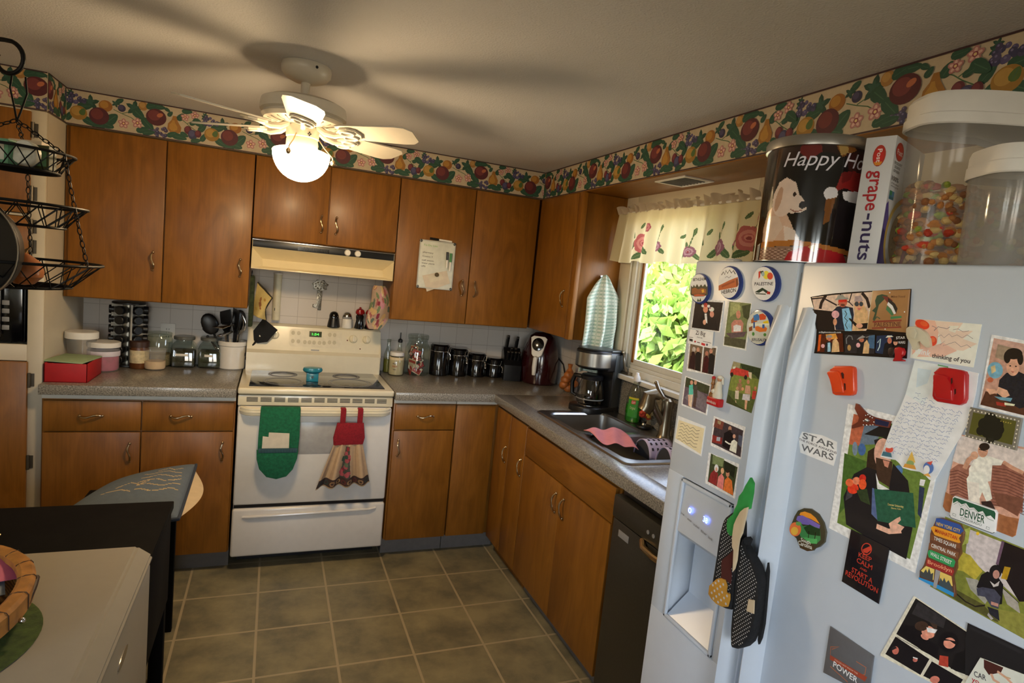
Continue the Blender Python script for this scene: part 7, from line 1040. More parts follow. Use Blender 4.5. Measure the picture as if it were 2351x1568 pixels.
["jewelled_frame_magnet","dark rectangular magnet with a glittering border and a black tree","magnet",None,4,None,[-3.1668,1.442],[320,219,-318,217,-321,-221,319,-215],"6c6860",[["P","4a4a1e",[264,156,-269,168,-272,-160,270,-155]],["P","121410",[-43,127,-44,95,-38,64,-24,38,-4,17,20,6,45,4,70,12,91,29,108,54,117,85,118,117,111,148,97,175,77,195,53,206,28,207,3,199,-18,181,-34,156]],["P","121410",[39,42,38,15,44,-11,56,-34,72,-51,92,-61,114,-62,135,-56,153,-41,167,-20,175,5,176,32,170,58,158,81,141,98,121,108,99,109,78,102,60,87,47,67]],["P","121410",[-133,73,-134,41,-128,11,-114,-16,-95,-36,-72,-47,-47,-50,-23,-42,-1,-24,15,0,24,30,25,62,18,93,4,120,-15,140,-39,151,-64,152,-88,144,-108,127,-124,102]],["P","121410",[-22,-36,-23,-66,-17,-94,-5,-119,14,-138,35,-149,59,-151,82,-144,102,-128,116,-105,125,-78,126,-48,120,-19,107,6,88,24,66,35,43,37,20,29,1,13,-14,-9]],["P","121410",[-137,-35,-139,-67,-132,-97,-119,-124,-100,-144,-76,-156,-51,-159,-27,-151,-6,-134,10,-110,19,-80,20,-48,14,-17,0,10,-20,30,-43,42,-68,44,-92,36,-113,19,-128,-6]],["P","121410",[83,-66,82,-85,86,-104,95,-121,107,-133,122,-141,137,-142,152,-137,166,-127,175,-112,181,-94,182,-74,178,-55,169,-39,157,-26,142,-19,126,-18,111,-23,98,-33,89,-48]],["P","121410",[-59,-136,-60,-157,-56,-178,-47,-196,-34,-210,-18,-218,-1,-220,15,-215,30,-204,40,-187,46,-167,47,-146,43,-125,33,-107,20,-93,4,-85,-13,-84,-29,-89,-43,-100,-53,-116]],["P","121410",[-150,15,-151,-3,-147,-22,-139,-38,-128,-50,-114,-57,-99,-58,-85,-53,-72,-43,-63,-28,-57,-11,-57,8,-61,27,-69,43,-80,55,-94,62,-109,63,-123,58,-136,48,-145,33]],["P","20201a",[22,-144,-46,-140,-47,-187,28,-194]],["P","c8c4b8",[289,186,289,182,290,179,292,176,294,173,297,172,300,172,303,173,306,175,308,177,309,181,309,184,308,188,306,191,304,193,301,194,298,194,295,193,292,191,290,189]],["P","c8c4b8",[241,185,241,182,242,179,244,176,246,173,249,172,252,172,255,173,258,175,260,177,261,181,261,184,260,187,258,190,256,193,253,194,250,194,247,193,244,191,242,189]],["P","c8c4b8",[194,185,193,182,194,179,196,176,198,173,201,172,204,172,207,173,210,175,212,177,213,181,213,184,212,187,210,190,208,193,205,194,202,194,199,193,196,191,195,189]],["P","c8c4b8",[146,185,146,182,147,179,149,176,151,173,154,172,157,172,160,173,163,175,165,177,166,181,166,184,165,187,163,190,161,192,158,194,155,194,152,193,149,191,147,189]],["P","c8c4b8",[100,185,100,182,101,179,102,176,105,173,107,172,111,172,113,173,116,175,118,177,119,181,119,184,118,187,116,190,114,192,111,194,108,194,105,193,103,191,101,188]],["P","c8c4b8",[54,185,54,182,54,179,56,176,59,173,61,172,64,172,67,173,70,175,71,177,72,180,73,184,72,187,70,190,68,192,65,194,62,194,59,193,57,191,55,188]],["P","c8c4b8",[8,185,8,182,9,179,10,176,13,173,16,172,19,172,21,173,24,175,26,177,27,180,27,184,26,187,24,190,22,192,19,193,16,194,13,193,11,191,9,188]],["P","c8c4b8",[-37,185,-37,182,-36,178,-35,176,-32,173,-30,172,-27,172,-24,173,-22,175,-20,177,-19,180,-19,184,-19,187,-21,190,-23,192,-26,193,-29,194,-32,193,-34,191,-36,188]],["P","c8c4b8",[-82,185,-82,182,-81,178,-79,176,-77,173,-74,172,-72,172,-69,173,-66,175,-65,177,-64,180,-64,184,-64,187,-66,190,-68,192,-71,193,-74,193,-77,193,-79,191,-81,188]],["P","c8c4b8",[-126,185,-126,182,-125,178,-124,176,-122,173,-119,172,-116,172,-113,173,-111,175,-109,177,-108,180,-108,184,-109,187,-110,190,-113,192,-115,193,-118,193,-121,192,-123,191,-125,188]],["P","c8c4b8",[-170,185,-170,182,-169,178,-168,176,-165,173,-163,172,-160,172,-157,173,-155,175,-153,177,-152,180,-152,184,-153,187,-154,190,-157,192,-159,193,-162,193,-165,192,-167,191,-169,188]],["P","c8c4b8",[-213,185,-213,182,-213,178,-211,176,-209,173,-206,172,-203,172,-201,173,-198,175,-197,177,-196,180,-196,184,-196,187,-198,190,-200,192,-203,193,-206,193,-208,192,-211,191,-212,188]],["P","c8c4b8",[-256,185,-256,182,-256,178,-254,176,-252,173,-249,172,-246,172,-244,173,-241,175,-240,177,-239,180,-239,184,-239,187,-241,190,-243,192,-246,193,-249,193,-251,192,-254,190,-255,188]],["P","c8c4b8",[295,-191,295,-195,295,-198,297,-201,300,-204,303,-205,306,-205,309,-205,312,-203,313,-200,314,-197,315,-193,314,-190,312,-187,309,-185,306,-183,303,-183,300,-184,298,-185,296,-188]],["P","c8c4b8",[246,-192,246,-196,247,-199,248,-202,251,-204,254,-206,257,-206,260,-206,262,-204,264,-201,265,-198,266,-194,265,-191,263,-188,260,-186,257,-184,254,-184,251,-185,249,-186,247,-189]],["P","c8c4b8",[198,-193,197,-197,198,-200,200,-203,202,-205,205,-207,208,-207,211,-206,214,-205,216,-202,217,-199,217,-195,216,-192,214,-189,212,-186,209,-185,206,-185,203,-185,200,-187,199,-190]],["P","c8c4b8",[150,-194,150,-197,150,-201,152,-204,155,-206,158,-207,161,-208,164,-207,166,-205,168,-203,169,-200,169,-196,168,-193,166,-190,164,-187,161,-186,158,-186,155,-186,153,-188,151,-191]],["P","c8c4b8",[102,-195,102,-198,103,-202,105,-205,107,-207,110,-208,113,-209,116,-208,119,-206,120,-204,121,-200,122,-197,121,-194,119,-191,117,-188,114,-187,111,-186,108,-187,105,-189,103,-192]],["P","c8c4b8",[56,-196,56,-199,56,-202,58,-205,60,-208,63,-209,66,-209,69,-209,72,-207,73,-204,74,-201,75,-198,74,-194,72,-191,70,-189,67,-188,64,-187,61,-188,58,-190,57,-192]],["P","c8c4b8",[9,-196,9,-200,10,-203,12,-206,14,-208,17,-210,20,-210,23,-209,25,-208,27,-205,28,-202,28,-199,27,-195,25,-192,23,-190,20,-189,17,-188,15,-189,12,-191,10,-193]],["P","c8c4b8",[-37,-197,-37,-201,-36,-204,-34,-207,-32,-209,-29,-211,-26,-211,-23,-210,-21,-208,-19,-206,-18,-203,-18,-199,-19,-196,-21,-193,-23,-191,-26,-189,-29,-189,-31,-190,-34,-192,-36,-194]],["P","c8c4b8",[-82,-198,-82,-201,-81,-205,-80,-208,-77,-210,-75,-211,-72,-212,-69,-211,-67,-209,-65,-207,-64,-204,-64,-200,-64,-197,-66,-194,-68,-192,-71,-190,-74,-190,-77,-191,-79,-192,-81,-195]],["P","c8c4b8",[-127,-199,-127,-202,-126,-206,-125,-208,-122,-211,-120,-212,-117,-212,-114,-212,-112,-210,-110,-207,-109,-204,-109,-201,-110,-198,-111,-195,-113,-193,-116,-191,-119,-191,-122,-192,-124,-193,-126,-196]],["P","c8c4b8",[-171,-200,-172,-203,-171,-206,-169,-209,-167,-211,-164,-213,-161,-213,-159,-212,-156,-211,-155,-208,-154,-205,-153,-202,-154,-199,-156,-196,-158,-193,-161,-192,-164,-192,-166,-192,-169,-194,-170,-197]],["P","c8c4b8",[-215,-200,-216,-204,-215,-207,-213,-210,-211,-212,-208,-214,-206,-214,-203,-213,-200,-211,-199,-209,-198,-206,-198,-203,-198,-199,-200,-196,-202,-194,-205,-193,-208,-193,-210,-193,-213,-195,-214,-197]],["P","c8c4b8",[-259,-201,-259,-205,-258,-208,-257,-211,-255,-213,-252,-214,-249,-215,-247,-214,-244,-212,-243,-210,-242,-207,-241,-203,-242,-200,-244,-197,-246,-195,-249,-194,-251,-193,-254,-194,-256,-196,-258,-198]],["P","c8c4b8",[296,168,296,164,297,161,299,158,301,155,304,154,308,154,311,155,313,157,315,159,316,163,316,166,315,169,314,172,311,175,308,176,305,176,302,175,299,173,297,171]],["P","c8c4b8",[297,109,297,105,298,102,299,99,302,97,305,95,308,95,311,96,313,98,315,101,316,104,317,107,316,111,314,114,311,116,308,117,305,117,302,117,300,115,298,112]],["P","c8c4b8",[297,50,297,47,298,43,300,40,302,38,305,37,308,36,311,37,314,39,316,42,317,45,317,48,316,52,314,55,312,57,309,58,306,59,303,58,300,56,298,53]],["P","c8c4b8",[297,-9,297,-12,298,-16,300,-19,303,-21,305,-22,309,-23,312,-22,314,-20,316,-17,317,-14,317,-11,316,-7,315,-4,312,-2,309,0,306,0,303,-1,300,-3,299,-6]],["P","c8c4b8",[298,-68,298,-71,299,-75,300,-78,303,-80,306,-81,309,-82,312,-81,315,-79,317,-76,318,-73,318,-70,317,-66,315,-63,313,-61,310,-59,306,-59,303,-60,301,-62,299,-64]],["P","c8c4b8",[298,-127,298,-130,299,-134,301,-137,303,-139,306,-140,309,-141,312,-140,315,-138,317,-136,318,-132,318,-129,317,-125,315,-122,313,-120,310,-119,307,-118,304,-119,301,-121,299,-123]],["P","c8c4b8",[-305,178,-305,174,-304,171,-303,168,-301,166,-298,165,-295,165,-293,166,-291,167,-289,170,-288,173,-288,176,-289,179,-290,182,-292,184,-295,186,-298,186,-300,185,-302,183,-304,181]],["P","c8c4b8",[-306,120,-306,117,-305,113,-303,111,-301,109,-299,107,-296,107,-293,108,-291,110,-289,112,-288,115,-288,118,-289,122,-291,124,-293,127,-295,128,-298,128,-301,127,-303,125,-305,123]],["P","c8c4b8",[-306,62,-306,59,-306,56,-304,53,-302,51,-299,49,-297,49,-294,50,-292,52,-290,54,-289,57,-289,61,-290,64,-291,67,-293,69,-296,70,-299,70,-301,69,-304,68,-305,65]],["P","c8c4b8",[-307,4,-307,1,-306,-2,-305,-5,-302,-7,-300,-8,-297,-9,-295,-8,-292,-6,-291,-4,-290,-1,-289,3,-290,6,-292,9,-294,11,-297,12,-299,12,-302,11,-304,10,-306,7]],["P","c8c4b8",[-307,-54,-307,-57,-307,-60,-305,-63,-303,-65,-300,-67,-298,-67,-295,-66,-293,-64,-291,-62,-290,-59,-290,-56,-291,-52,-292,-50,-294,-47,-297,-46,-300,-46,-302,-47,-305,-48,-306,-51]],["P","c8c4b8",[-308,-112,-308,-115,-307,-118,-306,-121,-304,-123,-301,-125,-298,-125,-296,-124,-293,-123,-292,-120,-291,-117,-291,-114,-291,-110,-293,-108,-295,-105,-298,-104,-300,-104,-303,-105,-305,-106,-307,-109]],["P","c8c4b8",[-309,-170,-309,-173,-308,-176,-306,-179,-304,-182,-302,-183,-299,-183,-296,-182,-294,-181,-292,-178,-291,-175,-291,-172,-292,-169,-293,-166,-296,-164,-298,-162,-301,-162,-304,-163,-306,-164,-308,-167]],["P","a09040",[-105,124,-105,122,-105,120,-103,118,-101,116,-99,115,-96,115,-94,115,-92,116,-91,118,-90,120,-90,123,-91,125,-92,127,-94,129,-96,130,-99,130,-101,130,-103,128,-105,127]],["P","a09040",[-135,125,-135,122,-134,120,-133,118,-131,116,-128,115,-126,115,-124,115,-122,116,-120,118,-119,120,-119,123,-120,125,-122,127,-124,129,-126,130,-128,130,-131,130,-133,129,-134,127]],["P","a09040",[-164,125,-164,122,-163,120,-162,118,-160,116,-158,115,-155,115,-153,115,-151,117,-150,118,-149,121,-149,123,-150,125,-151,127,-153,129,-155,130,-158,130,-160,130,-162,129,-163,127]],["P","a09040",[-193,125,-193,122,-192,120,-191,118,-189,116,-187,115,-184,115,-182,115,-180,117,-179,118,-178,121,-178,123,-179,125,-180,127,-182,129,-184,130,-187,130,-189,130,-191,129,-192,127]],["P","a09040",[-222,125,-222,122,-221,120,-220,118,-218,116,-216,115,-213,115,-211,116,-209,117,-208,119,-207,121,-207,123,-208,125,-209,128,-211,129,-213,130,-216,130,-218,130,-220,129,-221,127]]]],
["photo_print","old photo of a seated man in white on a striped brown sofa","photo","photo prints held on the fridge doors",0.6,None,[-3.163,1.3688],[380,421,368,525,20,545,-442,576,-511,537,-522,-606,-490,-646,370,-638,417,-588,411,-126],"b98f80",[["P","bdb4b4",[376,506,17,530,-497,548,-489,135,327,105,405,112]],["P","8a5c50",[412,-25,324,89,151,131,90,-405,364,-397]],["P","84564a",[-76,224,-211,317,-482,255,-546,-287,-180,-313]],["L","5a3630",10,[413,-59,309,1,139,-29]],["L","5a3630",10,[406,-101,302,-40,132,-69]],["L","5a3630",10,[399,-142,295,-81,125,-109]],["L","5a3630",10,[391,-183,288,-122,119,-150]],["L","5a3630",10,[384,-225,281,-163,112,-190]],["L","5a3630",10,[377,-266,274,-204,105,-230]],["L","5a3630",10,[370,-308,267,-245,98,-270]],["L","5a3630",10,[363,-349,260,-286,91,-310]],["L","5a3630",10,[356,-390,253,-327,85,-350]],["L","5a3630",9,[-110,188,-281,215,-489,181]],["L","5a3630",9,[-117,146,-288,174,-496,140]],["L","5a3630",9,[-124,103,-295,133,-503,100]],["L","5a3630",9,[-131,61,-302,91,-509,60]],["L","5a3630",9,[-138,19,-309,50,-516,20]],["L","5a3630",9,[-145,-23,-316,9,-523,-21]],["L","5a3630",9,[-152,-65,-322,-32,-529,-61]],["L","5a3630",9,[-159,-107,-329,-73,-536,-101]],["L","5a3630",9,[-166,-149,-336,-115,-543,-141]],["L","5a3630",9,[-173,-191,-343,-156,-549,-182]],["L","5a3630",9,[-180,-233,-350,-197,-556,-222]],["L","5a3630",9,[-187,-275,-357,-238,-563,-262]],["L","5a3630",9,[-194,-316,-363,-279,-569,-302]],["P","6a4438",[-178,-138,-539,-91,-506,-350,-244,-287]],["P","8c5a3c",[417,-588,417,-366,241,-399,-384,-402,-523,-374,-522,-606,-490,-646,370,-638]],["P","d3cac6",[171,75,114,258,-16,332,-224,321,-208,253,-105,218,-127,3,52,-112,153,-34]],["L","b08470",62,[109,308,192,199,228,56]],["P","b8907c",[87,299,86,281,90,264,98,248,110,236,124,228,139,226,153,230,166,239,175,252,181,269,181,287,177,304,169,320,157,332,143,340,128,341,114,338,101,329,92,315]],["P","b08470",[-22,398,-23,370,-19,342,-8,319,7,300,25,290,45,288,65,295,82,310,95,332,103,359,104,387,99,415,89,439,74,457,55,467,35,469,16,461,-1,446,-14,424]],["P","241a18",[-33,462,-33,445,-26,428,-14,412,3,399,22,391,43,387,62,388,78,396,90,407,96,422,96,439,89,457,76,473,59,486,40,494,19,498,0,496,-16,489,-27,477]],["L","201a1a",9,[93,385,-7,387]],["L","b08470",51,[-226,306,-339,266,-473,236]],["P","d6ccc8",[176,-75,136,38,-27,95,-129,-93,-180,-233,-122,-304,-47,-188,-19,-362,90,-405]],["P","d0c6c2",[156,-101,14,-81,-48,-366,93,-390]],["P","2c2020",[-55,-323,-172,-268,-244,-366,-77,-370]]]],
["license_plate_magnet","small licence plate magnet reading DENVER COLORADO","magnet",None,4,None,[-3.163,1.3161],[270,164,-256,166,-283,136,-301,-135,-279,-162,264,-167,292,-135,293,133],"d4dcd8",[["P","22503c",[264,143,-252,149,-272,122,-279,33,-218,71,-168,34,-117,92,-66,55,-2,94,52,72,104,117,157,79,221,103,270,50,281,113]],["L","20302c",8,[288,-134,264,-167,-278,-159,-301,-135]],["L","5c7068",6,[256,39,204,93,166,42,115,96,47,41,-5,79,-85,30,-122,62,-199,15,-268,12]],["T","1f4a38","DENVER",[156,-84,-163,-69],114],["T","707c78","COLORADO",[136,-129,-138,-122],35],["L","50605c",5,[246,-92,203,-91,204,-122,247,-120,246,-92]],["L","50605c",5,[-196,-99,-235,-98,-234,-127,-196,-128,-196,-99]]]],
["photo_print","photo of a girl in a dark headscarf crouching on a garden path","photo","photo prints held on the fridge doors",0.6,None,[-3.2117,1.2389],[851,577,-179,565,-535,559,-670,-581,-348,-591,880,-529],"6e7434",[["P","b4aeb4",[530,533,-184,534,-226,-138,-26,-43,260,51,503,182]],["P","1a1418",[103,551,-181,549,-535,559,-589,71,-213,-145,120,212]],["P","5f4a60",[108,548,73,548,90,209,123,210]],["P","a08020",[20,228,-50,246,-36,66,33,47]],["P","98a050",[674,414,503,563,496,331,581,254]],["P","a4983c",[584,179,438,177,257,35,323,-126,490,-86,569,-108]],["P","c8a830",[380,529,380,521,382,513,385,506,391,500,397,496,403,494,409,495,415,498,419,503,421,510,421,518,419,526,416,533,411,539,405,543,398,544,392,544,386,541,382,535]],["P","8c8c88",[446,-155,294,-110,115,-262,154,-391,359,-290]],["P","94908c",[14,-65,-200,-152,-252,-293,-89,-251]],["P","4c4c28",[832,-474,537,-388,182,-407,-49,-536,7,-552,478,-541]],["P","7c7c3c",[7,-376,-289,-271,-639,-389,-670,-581,-348,-591,-39,-560]],["L","241e1c",21,[529,-439,389,-490,262,-489,152,-407]],["L","2a2824",10,[-15,-66,-216,-160]],["P","15141a",[292,-217,263,-22,200,64,63,48,-7,-19,-36,-281,42,-344,118,-246]],["P","19171c",[40,138,38,107,43,76,55,48,71,24,92,9,114,2,135,5,154,18,168,39,176,66,178,97,172,129,161,157,144,180,123,196,101,202,80,198,62,185,48,165]],["P","a87c74",[56,94,55,75,57,56,64,39,73,25,84,16,96,13,108,15,119,24,127,37,132,54,133,73,131,92,124,109,115,123,104,132,91,136,79,133,69,124,61,111]],["P","b4b0b4",[151,-51,88,-70,41,8,44,-64,96,-110]],["P","3c3e50",[289,-234,221,-178,77,-134,-7,-193,-7,-368,80,-383,171,-293,258,-325]],["L","a87c74",43,[88,-335,1,-320]],["P","23232e",[121,-407,-9,-384,-47,-520,77,-488]],["P","9c98a0",[97,-482,26,-528,50,-561,102,-521]]]],
["signpost_magnet","colourful signpost magnet of New York place names","magnet",None,4,None,[-3.1352,1.2449],[184,453,103,495,-148,504,-213,409,-219,302,-200,202,-226,104,-189,-25,-209,-125,-180,-270,-219,-379,-254,-508,-242,-552,264,-544,279,-415,214,-304,216,-189,210,-70,206,66,221,193,226,287,175,362],"5a3a2c",[["P","2c4a90",[180,455,101,481,-149,497,-209,433,-172,365,173,348]],["P","c88a2c",[229,282,197,326,163,333,-189,358,-166,303,-198,252,-169,227,158,203]],["P","6a4430",[210,191,-194,235,-200,161,205,105]],["P","704a34",[211,56,-200,103,-203,8,210,-35]],["P","2c8a54",[202,-59,171,-36,-155,-23,-179,-48,-173,-129,-146,-146,182,-156,205,-106]],["P","8a2c2a",[207,-180,-169,-161,-187,-192,-173,-266,198,-295]],["P","d0b868",[196,-302,73,-293,60,-454,254,-499,252,-401]],["P","c8b060",[-6,-286,-165,-278,-204,-406,-23,-447]],["P","3c4044",[254,-499,263,-406,213,-419,189,-348,159,-391,149,-308,110,-385,81,-350,69,-478]],["P","3c4850",[-16,-508,-27,-369,-62,-408,-75,-344,-112,-400,-137,-349,-209,-440,-230,-503]],["P","2c80c0",[269,-518,57,-490,-235,-493,-238,-550,264,-547]],["P","8a8a90",[57,-284,-12,-279,3,-557,48,-562]],["T","c8a83c","NEW YORK CITY",[157,359,-168,385],50],["T","a02c24","MANHATTAN",[159,248,-146,265],57],["T","dcd8d0","TIMES SQUARE",[157,131,-154,143],54],["T","dcd8d0","CENTRAL PARK",[175,12,-170,25],54],["T","e0e4dc","WALL STREET",[168,-115,-134,-115],57],["T","d08a6c","Brooklyn",[180,-251,-159,-225],58]]],
["photo_print","large white-bordered photo of a graduate holding a green diploma folder and roses","photo","photo prints held on the fridge doors",0.8,None,[-3.024,1.3151],[814,1078,-833,1087,-802,320,-758,-1206,791,-1168,788,-111],"d8d6d4",[["P","5c7436",[678,934,-742,961,-739,311,-647,-1036,651,-1010,661,-145]],["P","a85c44",[678,934,426,939,433,439,674,396]],["P","5c6c80",[439,920,115,932,198,541,482,439]],["P","3e5c28",[728,223,296,211,358,-343,637,-845]],["P","3c5c94",[354,403,352,371,357,340,368,313,385,293,405,281,427,279,449,287,468,304,483,329,492,360,494,392,490,423,478,450,461,471,441,482,419,483,397,475,378,457,363,433]],["P","6a7c94",[503,372,498,335,499,301,505,272,515,251,528,241,544,242,560,254,575,277,588,307,597,342,601,379,600,414,594,443,584,463,570,473,555,472,539,460,524,437,511,407]],["P","e0dcd8",[-589,229,-666,243,-657,144,-592,133]],["P","4a70a4",[-307,270,-308,244,-303,218,-291,195,-274,177,-254,165,-233,162,-212,167,-194,179,-180,199,-172,223,-171,249,-177,275,-189,298,-206,316,-226,327,-247,330,-268,325,-286,312,-299,293]],["P","26324c",[-594,120,-674,122,-703,-350,-642,-307]],["P","17161a",[430,644,113,918,-156,891,-134,770,102,687]],["P","1b1a20",[240,602,-21,752,-99,559,186,470]],["P","2c201a",[312,386,179,517,91,279,109,125,293,106]],["P","c49a8c",[-85,468,-92,390,-84,314,-63,249,-30,201,11,174,58,171,104,192,146,237,179,301,200,377,207,457,199,534,176,600,142,648,100,673,53,674,8,650,-33,605,-65,542]],["P","3a2a22",[161,330,-121,349,-181,-78,84,-15]],["P","b47c6c",[38,326,-79,336,-68,230,-7,239]],["P","1a191e",[489,-69,281,125,109,125,60,-154,-143,-107,-139,327,-414,138,-566,-339,-605,-561,-596,-1062,-81,-1033,478,-966,610,-519]],["P","dcd6d4",[116,78,29,-69,-156,-102,40,-177]],["P","3c3a42",[552,-184,463,-121,453,-457,565,-579]],["P","4c5c88",[132,-181,55,-182,-46,-662,72,-607]],["P","23503f",[100,-184,-524,-18,-653,-526,-48,-675]],["T","b8a868","Denver University",[-172,-358,-421,-300],35],["T","b8a868","Denver, Colo",[-236,-390,-387,-349],28],["P","c83a24",[360,-283,361,-311,370,-341,389,-368,415,-391,445,-407,477,-415,507,-414,534,-403,553,-384,562,-359,562,-330,552,-300,533,-273,507,-250,476,-234,444,-227,414,-228,389,-239,370,-258]],["P","d4603c",[471,-217,471,-238,477,-260,490,-280,508,-297,530,-308,552,-313,574,-311,592,-302,606,-288,613,-269,613,-247,606,-225,593,-205,575,-188,553,-177,531,-172,509,-174,491,-183,478,-198]],["P","d8785c",[353,-143,353,-164,359,-185,372,-205,390,-221,410,-233,432,-237,453,-235,471,-227,485,-212,492,-193,492,-172,485,-150,472,-130,455,-114,434,-103,412,-98,391,-101,373,-110,360,-124]],["P","b02820",[263,-64,262,-85,268,-106,278,-125,293,-140,311,-150,331,-154,349,-151,365,-142,377,-127,384,-108,384,-87,379,-66,368,-47,353,-32,334,-22,315,-18,297,-21,281,-31,269,-46]],["P","d0502c",[238,-161,236,-188,242,-216,253,-240,270,-259,290,-271,311,-275,333,-270,351,-257,365,-236,373,-211,375,-183,369,-156,358,-131,341,-112,320,-100,299,-97,278,-102,259,-116,246,-136]],["P","2c3a24",[394,-326,218,-229,111,-473,287,-468]],["L","d0a090",84,[-49,-765,-258,-760,-442,-662]],["P","d0a090",[-236,-638,-343,-504,-392,-455,-414,-503,-371,-579,-485,-586,-434,-695,-298,-742]]]],
["script_logo_sticker","white logo sticker in outline lettering beside the graduate photo","sticker",None,0.4,None,[-2.8972,1.3341],[389,153,-54,208,-361,176,-395,-36,-372,-257,356,-244,438,1],"d2d8e0",[["T","55585e","STAR",[362,36,-336,39],116],["T","3c3e46","THE FORCE AWAKENS",[433,-24,-391,-37],42],["T","55585e","WARS",[350,-193,-347,-169],124]]],
["oval_magnet","dark oval South Carolina magnet with a palm grove and orange sun","magnet",None,4,None,[-2.9022,1.1734],[296,152,238,296,117,394,-37,443,-201,410,-329,305,-407,158,-409,-23,-330,-151,-239,-223,-217,-275,-101,-341,61,-352,127,-298,162,-200,286,-204,344,-109,344,-18,297,37],"3a3628",[["P","d8842c",[169,287,80,343,-53,357,-164,325,-267,250,-70,262,181,234]],["P","6a5aa4",[219,195,118,252,-99,251,-275,235,-272,166,-65,143,89,94,233,117]],["P","3c7a48",[227,86,135,103,66,62,-65,143,-286,172,-331,-14,-271,-111,-113,-115,69,-157,138,-89]],["P","22381f",[52,45,-63,156,-196,155,-286,172,-310,45,-122,-18,-44,-30]],["L","241a12",15,[-84,-129,-70,29]],["L","241a12",15,[-215,-91,-207,67]],["P","d8683c",[97,-9,96,-51,107,-94,129,-134,160,-168,197,-192,237,-204,276,-202,309,-186,334,-158,348,-121,349,-78,338,-34,315,7,283,41,245,64,205,75,167,72,135,55,110,28]],["P","e0a040",[153,-67,153,-92,160,-118,174,-142,193,-163,217,-177,242,-185,266,-184,287,-175,302,-159,310,-138,311,-113,303,-86,289,-62,269,-41,245,-27,220,-20,196,-21,176,-30,161,-46]],["P","5c8c4c",[106,96,107,84,114,71,126,57,142,44,161,34,180,27,199,25,214,27,225,33,230,42,229,54,222,68,209,82,193,95,174,105,154,111,136,114,121,112,111,106]],["P","4c9a58",[78,-171,-31,-106,-134,-82,-262,-32,-273,-119,-150,-168,3,-216]],["P","453522",[129,-194,44,-146,-205,-179,-239,-223,-213,-277,-101,-341,61,-352]],["T","e4dcc8","South",[63,-221,-144,-194],67],["T","e4dcc8","Carolina",[108,-308,-194,-263],80]]],
["slogan_magnet","black rectangular magnet with red KEEP CALM AND START A REVOLUTION lettering","magnet",None,2,None,[-3.0212,1.1669],[338,480,-351,471,-334,-486,348,-465],"16141a",[["P","b03a2c",[-79,328,-80,296,-72,263,-57,232,-35,206,-8,188,20,179,48,181,71,193,89,214,99,242,100,275,92,308,76,339,54,365,27,383,-2,391,-29,389,-52,377,-69,356]],["P","16141a",[-63,320,-64,293,-58,266,-45,240,-27,218,-5,203,18,196,40,198,60,208,74,226,83,250,84,277,77,305,64,331,46,353,24,367,1,374,-22,372,-41,361,-55,344]],["P","b03a2c",[75,245,-52,370,-74,317,-13,224,50,206]],["T","a83428","KEEP",[125,97,-106,114],80],["T","a83428","CALM",[142,-7,-137,-9],84],["T","a83428","AND",[65,-87,-59,-87],36],["T","a83428","START A",[202,-210,-179,-222],89],["T","a83428","REVOLUTION",[299,-314,-291,-328],90]]],
["slogan_magnet","dark grey square magnet with POWER lettering","magnet",None,2,None,[-3.0215,0.9946],[424,391,-402,384,-433,-305,411,-470],"55565c",[["L","9a5c40",14,[316,31,194,156,346,57,328,-91,-236,-59,-314,-4,-313,124,-138,112]],["P","8a4030",[332,-84,-360,-15,-333,-111,325,-162]],["T","c0a090","YOU DO NOT KNOW THE",[240,-122,-196,-83],27],["T","d4d4d8","POWER",[247,-240,-213,-232],106],["L","9a5c40",14,[295,-273,-56,-318]]]],
